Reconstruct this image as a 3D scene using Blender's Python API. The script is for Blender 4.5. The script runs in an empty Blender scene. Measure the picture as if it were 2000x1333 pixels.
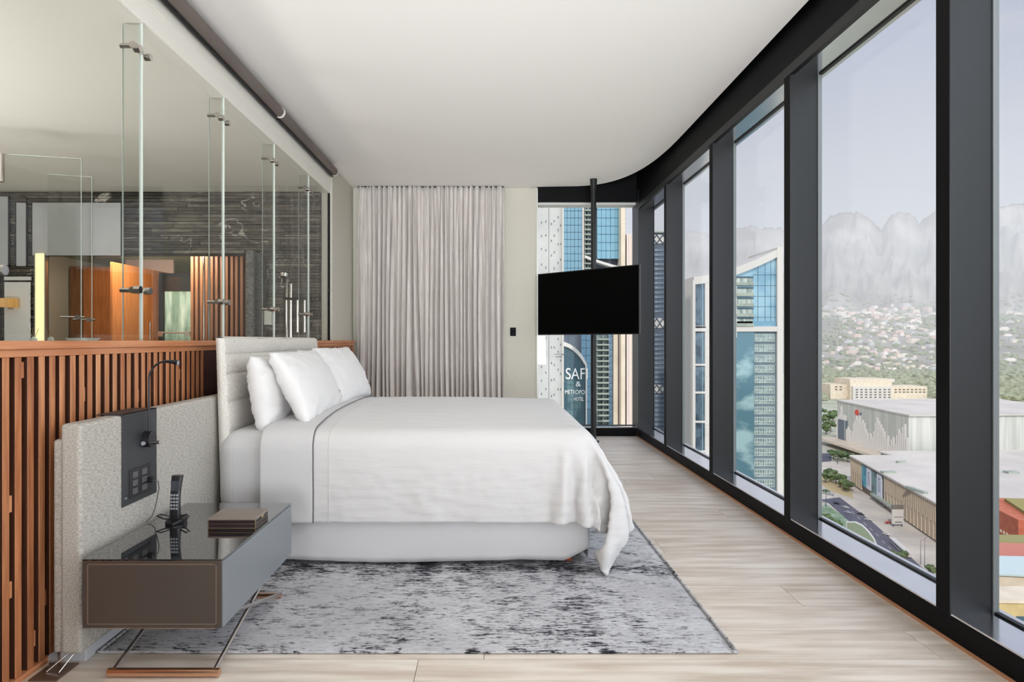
import bpy, bmesh, math, random
from mathutils import Vector, Matrix, noise
SC = bpy.context.scene
COL = SC.collection
random.seed(7)
PI = math.pi
EYE = 1.25          # eye height of the camera above the floor
GZ = -118.75        # street level outside, seen from a high floor

# ------------------------------------------------------------ camera, sky, sun, lights, exposure
cam_d = bpy.data.cameras.new('camera')
cam_d.sensor_width = 36.0
cam_d.lens = 22.5
cam_d.shift_x = 0.0215
cam_d.shift_y = -0.00075
cam_d.clip_start = 0.05
cam_d.clip_end = 40000
cam = bpy.data.objects.new('camera', cam_d)
cam.location = (0, 0, EYE)
cam.rotation_euler = (PI/2, 0, 0)
COL.objects.link(cam)
SC.camera = cam

SC.view_settings.view_transform = 'Standard'
SC.view_settings.look = 'None'
SC.view_settings.gamma = 1.0
SC.view_settings.use_curve_mapping = False
SC.view_settings.exposure = 0.0

def lin(c):
    return tuple(((v/255)/12.92 if v/255 <= 0.04045 else ((v/255+0.055)/1.055)**2.4) for v in c) + (1.0,)

world = bpy.data.worlds.new('hazy_sky'); SC.world = world
world.use_nodes = True
nt = world.node_tree; nt.nodes.clear()
n_out = nt.nodes.new('ShaderNodeOutputWorld'); n_bg = nt.nodes.new('ShaderNodeBackground')
n_tc = nt.nodes.new('ShaderNodeTexCoord'); n_sep = nt.nodes.new('ShaderNodeSeparateXYZ')
n_ramp = nt.nodes.new('ShaderNodeValToRGB')
nt.links.new(n_tc.outputs['Generated'], n_sep.inputs[0])
nt.links.new(n_sep.outputs['Z'], n_ramp.inputs[0])
cr = n_ramp.color_ramp
cr.elements[0].position = 0.0; cr.elements[0].color = lin((214, 214, 217))
cr.elements[1].position = 0.62; cr.elements[1].color = lin((176, 188, 220))
e_ = cr.elements.new(0.22); e_.color = lin((208, 211, 222))
e_ = cr.elements.new(0.38); e_.color = lin((194, 200, 220))
n_map = nt.nodes.new('ShaderNodeMapping'); n_map.inputs['Scale'].default_value = (2.2, 2.2, 9)
n_nz = nt.nodes.new('ShaderNodeTexNoise'); n_nz.inputs['Scale'].default_value = 2.0; n_nz.inputs['Detail'].default_value = 5
n_cr2 = nt.nodes.new('ShaderNodeValToRGB'); n_cr2.color_ramp.elements[0].position = 0.56; n_cr2.color_ramp.elements[1].position = 0.78
n_cr2.color_ramp.elements[1].color = (0.55, 0.55, 0.55, 1)
n_mix = nt.nodes.new('ShaderNodeMix'); n_mix.data_type = 'RGBA'
n_mix.inputs['B'].default_value = lin((226, 222, 226))
nt.links.new(n_tc.outputs['Generated'], n_map.inputs[0]); nt.links.new(n_map.outputs[0], n_nz.inputs[0])
nt.links.new(n_nz.outputs['Fac'], n_cr2.inputs[0]); nt.links.new(n_cr2.outputs[0], n_mix.inputs['Factor'])
nt.links.new(n_ramp.outputs[0], n_mix.inputs['A']); nt.links.new(n_mix.outputs['Result'], n_bg.inputs['Color'])
n_bg.inputs['Strength'].default_value = 0.95
nt.links.new(n_bg.outputs[0], n_out.inputs[0])

def sun_lamp(name, direction, energy, color, angle):
    d = bpy.data.lights.new(name, 'SUN'); d.energy = energy; d.color = color; d.angle = math.radians(angle)
    o = bpy.data.objects.new(name, d); COL.objects.link(o)
    o.rotation_euler = Vector(direction).to_track_quat('-Z', 'Y').to_euler(); o.location = (0, 0, 50)
def area_lamp(name, loc, direction, sx, sy, energy, color):
    d = bpy.data.lights.new(name, 'AREA'); d.shape = 'RECTANGLE'; d.size = sx; d.size_y = sy
    d.energy = energy; d.color = color
    o = bpy.data.objects.new(name, d); COL.objects.link(o)
    o.location = loc; o.rotation_euler = Vector(direction).to_track_quat('-Z', 'Y').to_euler()
    return o
sun_lamp('sun', (0.35, 0.75, -0.62), 2.7, (1.0, 0.95, 0.87), 0.6)
sun_lamp('added_fill_sun', (-0.88, 0.42, -0.11), 4.3, (0.90, 0.955, 1.0), 110)  # second sun of very wide angle, added to brighten the interior
area_lamp('added_rear_fill', (0.1, -3.25, 1.75), (0, 1, 0.28), 3.3, 2.6, 132, (0.92, 0.965, 1.0)).data.spread = math.radians(58)  # unseen fill lamp added behind the camera, no window there
area_lamp('added_side_fill', (1.86, 0.35, 1.55), (-1, 0.12, 0.12), 3.5, 2.7, 42, (0.94, 0.975, 1.0))  # added lamp out of view, strengthens the light from the window side
area_lamp('added_bathroom_fill', (-4.7, 3.0, 0.9), (0.15, 0.15, 1), 1.2, 1.2, 95, (1.0, 0.985, 0.97))  # unseen upward lamp added to brighten the bathroom ceiling
area_lamp('added_dressing_room_fill', (-4.2, 7.75, 2.38), (0, 0.3, -1), 1.4, 0.4, 52, (1.0, 0.94, 0.84))  # unseen lamp added to lift the wood beyond the opening

# ------------------------------------------------------------ materials
MATS = {}
def mat(name, col, rough=0.6, metal=0.0, var=None, vscale=8.0, vstretch=(1, 1, 1), detail=4.0, lo=0.35, hi=0.65,
        bump=0.0, bscale=60.0, bstretch=(1, 1, 1), rnd=None, spec=0.5, coat=0.0, sheen=0.0, emit=None, estr=1.0, wave=None, vein=None):
    """principled material; var: second colour through noise, rnd: list of colours picked per object, wave: woven threads bump"""
    if name in MATS: return MATS[name]
    m = bpy.data.materials.new(name); m.use_nodes = True
    t = m.node_tree; b = t.nodes['Principled BSDF']; L = t.links.new
    b.inputs['Base Color'].default_value = lin(col); b.inputs['Roughness'].default_value = rough
    b.inputs['Metallic'].default_value = metal; b.inputs['Specular IOR Level'].default_value = spec
    b.inputs['Coat Weight'].default_value = coat; b.inputs['Sheen Weight'].default_value = sheen
    if emit is not None:
        b.inputs['Emission Color'].default_value = lin(emit); b.inputs['Emission Strength'].default_value = estr
    tc = t.nodes.new('ShaderNodeTexCoord')
    src = None
    if rnd:
        oi = t.nodes.new('ShaderNodeObjectInfo'); r = t.nodes.new('ShaderNodeValToRGB')
        r.color_ramp.interpolation = 'LINEAR'
        for i, c in enumerate(rnd):
            p = i/(len(rnd)-1)
            el = r.color_ramp.elements[0] if i == 0 else (r.color_ramp.elements[-1] if i == len(rnd)-1 else r.color_ramp.elements.new(p))
            el.position = p; el.color = lin(c)
        L(oi.outputs['Random'], r.inputs[0]); src = r.outputs[0]
    if var is not None:
        mp = t.nodes.new('ShaderNodeMapping'); mp.inputs['Scale'].default_value = vstretch
        L(tc.outputs['Object'], mp.inputs[0])
        if rnd:
            va = t.nodes.new('ShaderNodeVectorMath'); va.operation = 'ADD'
            cx = t.nodes.new('ShaderNodeCombineXYZ'); ml = t.nodes.new('ShaderNodeMath'); ml.operation = 'MULTIPLY'; ml.inputs[1].default_value = 37.0
            L(oi.outputs['Random'], ml.inputs[0])
            for k in range(3): L(ml.outputs[0], cx.inputs[k])
            L(mp.outputs[0], va.inputs[0]); L(cx.outputs[0], va.inputs[1]); vec = va.outputs[0]
        else: vec = mp.outputs[0]
        nz = t.nodes.new('ShaderNodeTexNoise'); nz.inputs['Scale'].default_value = vscale; nz.inputs['Detail'].default_value = detail
        L(vec, nz.inputs['Vector'])
        rr = t.nodes.new('ShaderNodeMapRange'); rr.inputs['From Min'].default_value = lo; rr.inputs['From Max'].default_value = hi
        L(nz.outputs['Fac'], rr.inputs['Value'])
        mx = t.nodes.new('ShaderNodeMix'); mx.data_type = 'RGBA'
        mx.inputs['A'].default_value = lin(col); mx.inputs['B'].default_value = lin(var)
        if src is not None:
            # darken the picked colour with the grain
            L(src, mx.inputs['A'])
            ml2 = t.nodes.new('ShaderNodeMix'); ml2.data_type = 'RGBA'; ml2.blend_type = 'MULTIPLY'; ml2.inputs['Factor'].default_value = 1.0
            L(src, ml2.inputs['A']); ml2.inputs['B'].default_value = lin(var); L(ml2.outputs['Result'], mx.inputs['B'])
        L(rr.outputs[0], mx.inputs['Factor']); src = mx.outputs['Result']
    if vein is not None:
        vc, vs1, wid = vein
        nv = t.nodes.new('ShaderNodeTexNoise'); nv.inputs['Scale'].default_value = vs1; nv.inputs['Detail'].default_value = 3; nv.inputs['Distortion'].default_value = .6
        mpv = t.nodes.new('ShaderNodeNewGeometry'); L(mpv.outputs['Position'], nv.inputs['Vector'])
        s1 = t.nodes.new('ShaderNodeMath'); s1.operation = 'SUBTRACT'; s1.inputs[1].default_value = .5; L(nv.outputs['Fac'], s1.inputs[0])
        s2 = t.nodes.new('ShaderNodeMath'); s2.operation = 'ABSOLUTE'; L(s1.outputs[0], s2.inputs[0])
        s3 = t.nodes.new('ShaderNodeMapRange'); s3.inputs['From Min'].default_value = wid; s3.inputs['From Max'].default_value = wid*.3; L(s2.outputs[0], s3.inputs['Value'])
        n3 = t.nodes.new('ShaderNodeTexNoise'); n3.inputs['Scale'].default_value = 3.1; L(mpv.outputs['Position'], n3.inputs['Vector'])
        s5 = t.nodes.new('ShaderNodeMapRange'); s5.inputs['From Min'].default_value = .5; s5.inputs['From Max'].default_value = .6; L(n3.outputs['Fac'], s5.inputs['Value'])
        s4 = t.nodes.new('ShaderNodeMath'); s4.operation = 'MULTIPLY'; L(s3.outputs[0], s4.inputs[0]); L(s5.outputs[0], s4.inputs[1])
        mv = t.nodes.new('ShaderNodeMix'); mv.data_type = 'RGBA'; mv.inputs['B'].default_value = lin(vc); L(s4.outputs[0], mv.inputs['Factor'])
        if src is not None: L(src, mv.inputs['A'])
        else: mv.inputs['A'].default_value = lin(col)
        src = mv.outputs['Result']
    if src is not None: L(src, b.inputs['Base Color'])
    if bump:
        mp2 = t.nodes.new('ShaderNodeMapping'); mp2.inputs['Scale'].default_value = bstretch
        L(tc.outputs['Object'], mp2.inputs[0])
        n2 = t.nodes.new('ShaderNodeTexNoise'); n2.inputs['Scale'].default_value = bscale; n2.inputs['Detail'].default_value = 3
        L(mp2.outputs[0], n2.inputs['Vector'])
        h = n2.outputs['Fac']
        if wave:
            for sc_, ax in wave:
                w = t.nodes.new('ShaderNodeTexWave'); w.bands_direction = ax; w.inputs['Scale'].default_value = sc_; w.inputs['Distortion'].default_value = 1.5
                L(tc.outputs['Object'], w.inputs['Vector'])
                ad = t.nodes.new('ShaderNodeMath'); ad.operation = 'ADD'; L(h, ad.inputs[0]); L(w.outputs['Fac'], ad.inputs[1]); h = ad.outputs[0]
        bp = t.nodes.new('ShaderNodeBump'); bp.inputs['Strength'].default_value = bump; bp.inputs['Distance'].default_value = 0.01
        L(h, bp.inputs['Height']); L(bp.outputs[0], b.inputs['Normal'])
    MATS[name] = m
    return m

def glass_mat(name, tint, refl=1.0, rough=0.0):
    m = bpy.data.materials.new(name); m.use_nodes = True; t = m.node_tree; t.nodes.clear(); L = t.links.new
    out = t.nodes.new('ShaderNodeOutputMaterial'); tr = t.nodes.new('ShaderNodeBsdfTransparent'); gl = t.nodes.new('ShaderNodeBsdfGlossy')
    tr.inputs['Color'].default_value = lin(tint); gl.inputs['Roughness'].default_value = rough
    fr = t.nodes.new('ShaderNodeFresnel'); fr.inputs['IOR'].default_value = 1.45
    ml = t.nodes.new('ShaderNodeMath'); ml.operation = 'MULTIPLY'; ml.inputs[1].default_value = refl; ml.use_clamp = True
    mx = t.nodes.new('ShaderNodeMixShader')
    ge = t.nodes.new('ShaderNodeNewGeometry'); io = t.nodes.new('ShaderNodeMapRange')
    io.inputs['To Min'].default_value = 1.45; io.inputs['To Max'].default_value = 1/1.45     # same pane seen from either side
    L(ge.outputs['Backfacing'], io.inputs['Value']); L(io.outputs[0], fr.inputs['IOR'])
    L(fr.outputs[0], ml.inputs[0]); L(ml.outputs[0], mx.inputs[0]); L(tr.outputs[0], mx.inputs[1]); L(gl.outputs[0], mx.inputs[2]); L(mx.outputs[0], out.inputs[0])
    MATS[name] = m
    return m

M_ceil = mat('ceiling_paint', (248, 244, 241), 0.9)
M_header = mat('white_lacquer', (238, 234, 228), 0.45)
M_floor_sub = mat('floor_joint', (96, 84, 72), 0.9)
M_plank = mat('oiled_oak', (205, 190, 172), 0.36, rnd=[(224, 211, 197), (234, 224, 212), (228, 216, 203), (238, 230, 220)],
              var=(222, 214, 206), vscale=2.2, vstretch=(1.0, 9.0, 9.0), detail=8, lo=0.38, hi=0.66, bump=0.12, bscale=14, bstretch=(1, 12, 12))
M_wallpaper = mat('grasscloth', (206, 201, 189), 0.85, var=(198, 193, 181), vscale=70, vstretch=(1, 1, 2.2), bump=0.25, bscale=70, bstretch=(0.25, 0.25, 3))
M_dark = mat('dark_anodised_metal', (34, 35, 37), 0.45, 0.3, var=(28, 29, 32), vscale=1.2, vstretch=(1, 1, 0.4))
M_black = mat('black_lacquered_metal', (13, 13, 15), 0.55, 0.0, spec=0.1)
M_alu = mat('satin_aluminium', (236, 236, 240), 0.16, 1.0, var=(226, 226, 232), vscale=3)
M_glass = glass_mat('window_glass', (252, 253, 253), 0.4)
M_glass_part = glass_mat('partition_glass', (252, 253, 251), 0.5)
M_glass_edge = mat('glass_edge', (204, 212, 207), 0.15, 0.0, spec=0.8)
M_teak = mat('teak', (178, 112, 70), 0.42, rnd=[(176, 112, 74), (206, 142, 98), (190, 124, 82), (216, 156, 110)],
             var=(206, 190, 178), vscale=7, vstretch=(9, 9, 0.5), detail=6, bump=0.1, bscale=30, bstretch=(4, 4, 0.4))
M_teak_rail = mat('teak_rail', (206, 142, 102), 0.38, var=(184, 116, 76), vscale=5, vstretch=(8, 0.5, 8), detail=6, bump=0.05, bscale=20)
M_backing = mat('slat_backing', (48, 26, 15), 0.7, var=(38, 20, 12), vscale=6, vstretch=(4, 4, 0.5))
M_purple = mat('dark_rosewood', (70, 34, 32), 0.45, var=(50, 24, 26), vscale=6, vstretch=(4, 4, 0.5))
M_linen = mat('grey_linen', (200, 195, 187), 0.95, var=(158, 152, 143), vscale=120, vstretch=(1, .4, 1.9), lo=0.3, hi=0.7, detail=2,
              bump=0.3, bscale=160, bstretch=(1, .5, 1.6), wave=[(190, 'Z'), (190, 'Y')], spec=0.2)
M_linen2 = mat('pale_grey_linen', (222, 218, 211), 0.95, var=(196, 190, 182), vscale=120, vstretch=(1, .4, 1.9), lo=.3, hi=.7, detail=2, bump=.25, bscale=160, spec=.2)
M_slat_shade = mat('painted_shade_teak', (84, 46, 27), 0.6, var=(64, 34, 20), vscale=7, vstretch=(9, 9, 0.5))  # dark slat sides put the shade of the gaps into the colour
M_sheet = mat('white_cotton', (199, 197, 197), 0.8, bump=0.10, bscale=9, spec=0.25, sheen=0.2)
M_pillow = mat('pillow_cotton', (218, 215, 214), 0.8, bump=0.10, bscale=9, spec=0.25, sheen=0.2)
M_duvet = mat('white_duvet', (204, 201, 200), 0.8, bump=0.35, bscale=6.0, bstretch=(1.0, 2.6, 5.5), spec=0.25, sheen=0.2)
M_skirt = mat('bed_skirt_cotton', (204, 202, 203), 0.85, bump=0.08, bscale=5, bstretch=(3, 1, 0.6), spec=0.2)
M_piping = mat('grey_piping', (104, 100, 102), 0.7)
M_curtain = mat('curtain_linen', (220, 213, 208), 0.8, var=(206, 197, 191), vscale=14, vstretch=(3, 3, 0.3), bump=0.15, bscale=220, spec=0.3, sheen=0.4)
M_screen = mat('tv_screen', (2, 2, 2), 0.55, spec=0.05)
M_taupe = mat('taupe_lacquer', (74, 64, 58), 0.34, var=(68, 60, 55), vscale=2)
M_greylac = mat('grey_lacquer', (122, 122, 124), 0.3)
M_blackglass = mat('black_glass', (30, 29, 30), 0.03, 0.35, spec=1.0, coat=1.0)
M_chrome = mat('polished_chrome', (206, 200, 196), 0.1, 1.0)
M_copper = mat('rose_gold_metal', (226, 182, 152), 0.2, 1.0)
M_plastic = mat('black_plastic', (22, 22, 25), 0.35)
M_key = mat('grey_keys', (150, 152, 158), 0.5)
M_leather = mat('taupe_leather', (128, 116, 108), 0.4, bump=0.1, bscale=200)
M_gold = mat('brass_edge', (186, 166, 132), 0.3, 1.0)
M_plum = mat('dark_plum_leather', (38, 24, 30), 0.35)
M_cable = mat('grey_cable', (70, 68, 66), 0.5)
M_plate = mat('graphite_plate', (62, 63, 66), 0.42, 0.2, var=(50, 51, 54), vscale=3)
M_orange_wood = mat('orange_wood', (176, 84, 34), 0.4)
M_blind = mat('blind_fabric', (118, 108, 102), 0.6, var=(104, 94, 90), vscale=4, vstretch=(1, .3, 1))

# ------------------------------------------------------------ builders
class MB:
    """collects shapes and links them as ONE mesh object"""
    def __init__(s): s.v = []; s.f = []; s.sm = []
    def add(s, vs, fs, smooth=False):
        o = len(s.v); s.v += [tuple(p) for p in vs]; s.f += [tuple(i+o for i in f) for f in fs]; s.sm += [smooth]*len(fs); return s
    def box(s, x0, x1, y0, y1, z0, z1, m=None):
        vs = [Vector((x, y, z)) for z in (z0, z1) for y in (y0, y1) for x in (x0, x1)]
        if m is not None: vs = [m @ v for v in vs]
        return s.add(vs, [(0, 2, 3, 1), (4, 5, 7, 6), (0, 1, 5, 4), (2, 6, 7, 3), (0, 4, 6, 2), (1, 3, 7, 5)])
    def prism(s, poly, z0, z1, m=None):
        n = len(poly)
        a = sum(poly[i][0]*poly[(i+1) % n][1]-poly[(i+1) % n][0]*poly[i][1] for i in range(n))
        if a < 0: poly = poly[::-1]
        zt = z1 if isinstance(z1, (list, tuple)) else [z1]*n
        if a < 0 and isinstance(z1, (list, tuple)): zt = list(z1)[::-1]
        vs = [Vector((p[0], p[1], z0)) for p in poly]+[Vector((p[0], p[1], z)) for p, z in zip(poly, zt)]
        if m is not None: vs = [m @ v for v in vs]
        return s.add(vs, [tuple(range(n-1, -1, -1)), tuple(range(n, 2*n))]+[(i, (i+1) % n, n+(i+1) % n, n+i) for i in range(n)])
    def tube(s, pts, r, seg=10, cap=True):
        pts = [Vector(p) for p in pts]; n = len(pts); rs = r if isinstance(r, (list, tuple)) else [r]*n
        rings = []; up = None
        for i, p in enumerate(pts):
            t = (pts[min(i+1, n-1)]-pts[max(i-1, 0)]).normalized()
            if up is None: up = Vector((0, 0, 1)) if abs(t.z) < 0.9 else Vector((1, 0, 0))
            a = t.cross(up).normalized(); b = a.cross(t).normalized(); up = b
            rings.append([p+(a*math.cos(2*PI*k/seg)+b*math.sin(2*PI*k/seg))*rs[i] for k in range(seg)])
        vs = [v for rg in rings for v in rg]; fs = []
        for i in range(n-1):
            for k in range(seg): fs.append((i*seg+k, i*seg+(k+1) % seg, (i+1)*seg+(k+1) % seg, (i+1)*seg+k))
        s.add(vs, fs, True)
        if cap:
            s.add(rings[0], [tuple(range(seg-1, -1, -1))]); s.add(rings[-1], [tuple(range(seg))])
        return s
    def grid(s, fn, nu, nv, smooth=True, wrap=False):
        vs = [fn(i/nu, j/nv) for i in range(nu+1) for j in range(nv+1)]
        fs = [(i*(nv+1)+j, (i+1)*(nv+1)+j, (i+1)*(nv+1)+j+1, i*(nv+1)+j+1) for i in range(nu) for j in range(nv)]
        return s.add(vs, fs, smooth)
    def build(s, name, m, parent=None, bevel=0, seg=2, **kw):
        me = bpy.data.meshes.new(name); me.from_pydata(s.v, [], s.f); me.polygons.foreach_set('use_smooth', s.sm)
        me.materials.append(m); me.update()
        o = bpy.data.objects.new(name, me); COL.objects.link(o)
        if parent: o.parent = parent
        if bevel:
            b = o.modifiers.new('bevel', 'BEVEL'); b.width = bevel; b.segments = seg; b.limit_method = 'ANGLE'
        for k, v in kw.items(): o[k] = v
        return o

def cut_vertices(o, loc):
    """moves the mesh so that the object's origin is loc"""
    o.data.transform(Matrix.Translation(-Vector(loc))); o.location = Vector(loc)
def tag(o, label, cat, group=None, kind=None):
    o['label'] = label; o['category'] = cat
    if group: o['group'] = group
    if kind: o['kind'] = kind
    return o
def thing(name, label, cat, loc=(0, 0, 0), rz=0, group=None):
    o = bpy.data.objects.new(name, None); COL.objects.link(o); o.location = loc; o.rotation_euler = (0, 0, rz)
    o.empty_display_size = 0.1
    return tag(o, label, cat, group)
def base(name, kind='structure', loc=(0, 0, 0)):
    o = bpy.data.objects.new(name, None); COL.objects.link(o); o.location = loc; o['kind'] = kind; o.empty_display_size = 0.1
    return o
def struct(name, mb, m, parent=None, bevel=0):
    o = mb.build(name, m, parent, bevel)
    if not parent: o['kind'] = 'structure'
    return o
def twin(o, parent=None, loc=None, rz=None):
    c = o.copy(); COL.objects.link(c)
    if parent is not None: c.parent = parent
    if loc is not None: c.location = loc
    if rz is not None: c.rotation_euler = (0, 0, rz)
    return c
def copy_tree(o, parent=None):
    c = o.copy(); COL.objects.link(c); c.parent = parent
    for ch in list(o.children): copy_tree(ch, c)
    return c
# ------------------------------------------------------------ room shell
R_IN, R_OUT = 1.907, 2.10        # window wall: inner face and glass plane
YB = 8.33                        # back wall
Y_REAR = -3.4
# floor: base slab and planks 0.25 m wide laid across the room
fl = struct('floor', MB().box(-6.2, R_IN+0.2, Y_REAR-0.2, YB+.1, -0.25, -0.018).box(-6.2, -1.8, YB+.1, 11.2, -.25, -.018), M_floor_sub)
rows = int((YB-Y_REAR)/0.25)+1
rp = random.Random(5)
pm = {}
y = 2.505-0.25*24
k = 0
while y < YB+0.2:
    x = -1.9-rp.uniform(0.1, 1.8)
    while x < R_IN:
        ln = rp.choice((1.8, 2.1, 2.4))
        x0, x1 = max(x, -1.9), min(x+ln, R_IN+0.02)
        y0, y1 = y, min(y+0.25, YB+0.2)
        if x1-x0 > 0.05 and y1 > Y_REAR and y1-y0 > .02:
            key = (round(x1-x0, 3), round(y1-y0, 3))
            if key not in pm:
                w, d = (x1-x0)/2, (y1-y0)/2
                pm[key] = MB().box(-w+.0012, w-.0012, -d+.002, d-.0016, -0.018, 0).build('plank', M_plank, fl)
                o = pm[key]
            else: o = twin(pm[key])
            o.location = ((x0+x1)/2, (y0+y1)/2, 0)
        x += ln
    y += 0.25
# bathroom floor
struct('floor', MB().box(-6.0, -1.92, Y_REAR, 11.0, -0.018, 0.0), mat('bathroom_stone_floor', (120, 116, 108), 0.3, var=(90, 88, 82), vscale=2))

# white ceiling with its rounded far corner, and the slab above it
CXE, CYE, CR = 1.855, 8.22, 0.62
poly = [(-1.79, Y_REAR), (CXE, Y_REAR)]
for a in range(0, 91, 4):
    t = math.radians(a); poly.append((CXE-.9+.9*math.cos(t)**.74, 6.03+2.2*math.sin(t)**.74))
poly += [(0.55, 8.26), (0.50, YB), (-1.79, YB)]
struct('ceiling', MB().prism(poly, 3.23, 3.29), M_ceil)
struct('ceiling_slab', MB().box(-6.2, 2.3, Y_REAR-0.2, YB+.4, 3.6, 3.8).box(-6.2, -1.8, YB+.4, 11.2, 3.6, 3.8), M_dark)
struct('ceiling_bathroom', MB().box(-6.0, -1.86, Y_REAR, 11.0, 2.92, 3.02), mat('bathroom_ceiling', (232, 228, 221), 0.9))
struct('wall_rear', MB().box(-6.2, -1.9, Y_REAR-0.2, Y_REAR, 0, 3.6).box(-1.9, 2.12, Y_REAR-0.2, Y_REAR, 0, 3.6), mat('plaster_wall', (214, 208, 200), 0.9))
struct('wall_bathroom_side', MB().box(-6.2, -6.0, Y_REAR, 11.2, 0, 3.6), mat('bathroom_plaster', (200, 190, 176), 0.8))
struct('wall_dressing_room', MB().box(-6.0, -1.9, 11.0, 11.2, 0, 3.6), mat('dressing_plaster', (196, 172, 158), 0.8))
# left wall: low wall under the glass, full-height piece at the back
struct('wall_left', MB().box(-1.90, -1.775, Y_REAR, YB+0.2, 0, 1.215).box(-1.90, -1.78, 7.22, 11.0, 1.215, 3.6), M_wallpaper)
struct('wall_left_upper', MB().box(-1.92, -1.86, Y_REAR, 7.3, 3.02, 3.6), M_ceil)
# back wall with a window opening at its right end
bw = struct('wall_back', MB().box(-1.9, 0.61, YB, YB+0.25, 0, 3.6), M_wallpaper)
struct('trim_1', MB().box(0.607, 0.622, YB-0.012, YB+0.2, 0.0, 3.23), mat('pale_metal_edge', (196, 196, 190), 0.4, 0.3))
struct('wall_back_header', MB().box(0.61, 2.12, YB, YB+0.25, 3.05, 3.6), M_black)
sill = struct('wall_back_sill', MB().box(0.61, 1.93, YB-0.0, YB+0.22, -0.02, 0.108), M_black, bevel=.004)
MB().box(0.62, 2.0, YB+0.004, YB+0.21, 0.108, 0.118).build('sill_cap', M_alu, sill)
MB().box(0.62, 2.0, YB+0.03, YB+0.21, 3.02, 3.052).build('blind_cassette', mat('blind_white', (214, 213, 210), 0.6), sill)
# right wall: header beam, sill, posts
hd = struct('wall_right', MB().box(R_IN, R_OUT+0.06, Y_REAR, YB+0.25, 2.955, 3.6), M_black)
MB().box(R_IN+0.012, R_OUT+0.05, Y_REAR, YB, 2.945, 2.956).build('head_lining', M_alu, hd)
MB().box(R_IN-0.006, R_IN+0.03, Y_REAR, YB, 2.94, 3.0).build('lower_lip', M_dark, hd)
sl = struct('wall_right_sill', MB().box(R_IN, R_OUT+0.06, Y_REAR, YB+0.25, -0.3, 0.108), M_black, bevel=.004)
MB().box(R_IN+0.004, R_OUT+0.05, Y_REAR, YB, 0.108, 0.116).build('sill_cap', M_alu, sl)
struct('baseboard_right', MB().box(R_IN-0.008, R_IN+.001, Y_REAR, YB, 0, 0.012), mat('orange_oak_edge', (186, 132, 96), 0.6))
MY = [2.654, 4.068, 5.482, 6.93]
posts = [-3.0, -1.588, -0.174, 1.24] + MY
for i, my in enumerate(posts):
    t = base('trim_%d' % (i+2), loc=(R_IN, my, 0))
    w = 0.085
    MB().box(0, 0.178, 0, w, 0.108, 2.96).build('post', M_dark, t, bevel=.003)
    MB().box(-0.0015, 0.02, 0.006, w-.006, 0.112, 2.955).build('cover_strip', M_black, t)
    MB().box(0.176, 0.20, -0.006, w+.006, 0.108, 2.96).build('gasket', M_alu if i < 0 else mat('grey_gasket', (120, 124, 126), 0.4), t)
t = base('trim_10', loc=(R_IN, YB-0.13, 0))
MB().box(-0.004, 0.20, 0, 0.36, 0.0, 3.2).build('corner_post', M_dark, t, bevel=.003)
ys = posts+[YB-0.13]
for i in range(len(ys)-1):
    y0, y1 = ys[i]+0.085, ys[i+1]
    w = base('window_%d' % (i+1), loc=(R_OUT, y0, 0))
    MB().box(-0.006, 0.006, 0, y1-y0, 0.11, 2.95).build('glass_pane', M_glass, w)
    MB().box(-0.012, 0.012, 0.0, y1-y0, 0.116, 0.124).box(-0.012, 0.012, 0, y1-y0, 2.936, 2.945).build('glazing_bead', M_dark, w)
w = base('window_9', loc=(0.62, YB+0.18, 0))
MB().box(0, 1.30, -0.006, 0.006, 0.11, 3.05).build('glass_pane', M_glass, w)
MB().box(0, 1.30, -0.012, 0.012, 0.116, 0.126).build('glazing_bead', M_dark, w)

# white header above the glass partition and the roller blinds in front of the recess
struct('trim_11', MB().box(-1.90, -1.797, Y_REAR, 7.2, 2.905, 3.09).box(-1.797, -1.790, Y_REAR, 7.19, 3.02, 3.09), M_header, bevel=.003)
for nm, y0, y1, lab in (('roller_blind', -3.2, 5.28, 'long rolled-up grey blind tube along the ceiling edge'), ('roller_blind', 5.31, 7.16, 'short rolled-up grey blind tube near the back wall')):
    r = thing(nm, lab, 'blind', (-1.742, (y0+y1)/2, 3.138))
    h = (y1-y0)/2
    MB().tube([(0, -h, 0), (0, h, 0)], 0.043, 24).build('rolled_fabric', M_blind, r)
    MB().tube([(-0.022, -h, -0.052), (-0.022, h, -0.052)], 0.012, 10).build('bottom_bar', M_dark, r)
    for s_ in (-1, 1):
        MB().tube([(0, s_*h, 0), (0, s_*(h+.008), 0)], 0.046, 24).box(-.055, .0, min(s_*h, s_*(h+.008)), max(s_*h, s_*(h+.008)), .0, .045).build('end_bracket', M_header, r)

# ------------------------------------------------------------ slatted wainscot
wn = thing('slatted_wainscot', 'teak wainscot of vertical slats with capping rail below the glass partition', 'wall panelling', (-1.775, 4.0, 0))
MB().box(0, 0.012, -3.6, 4.28, 0.0, 1.20).build('backing_board', M_backing, wn)
MB().box(0.012, 0.05, -0.15, 2.35, 0.0, 1.188).build('plain_board', M_purple, wn)
MB().box(-.12, 0.072, -3.6, 4.10, 1.216, 1.248).build('capping_rail', M_teak_rail, wn, bevel=.004)
MB().box(0.0, 0.058, -3.6, 4.08, 1.188, 1.216).build('under_rail', M_teak_rail, wn, bevel=.002)
MB().box(0.012, 0.052, 4.06, 4.10, 0.0, 1.188).build('end_post', M_teak, wn, bevel=.002)
MB().box(0.012, 0.062, -3.6, 4.1, 0.0, 0.02).build('floor_rail', M_teak_rail, wn, bevel=.002)
sm = None; rs = random.Random(11); yy = 1.56; slats = []
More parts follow.
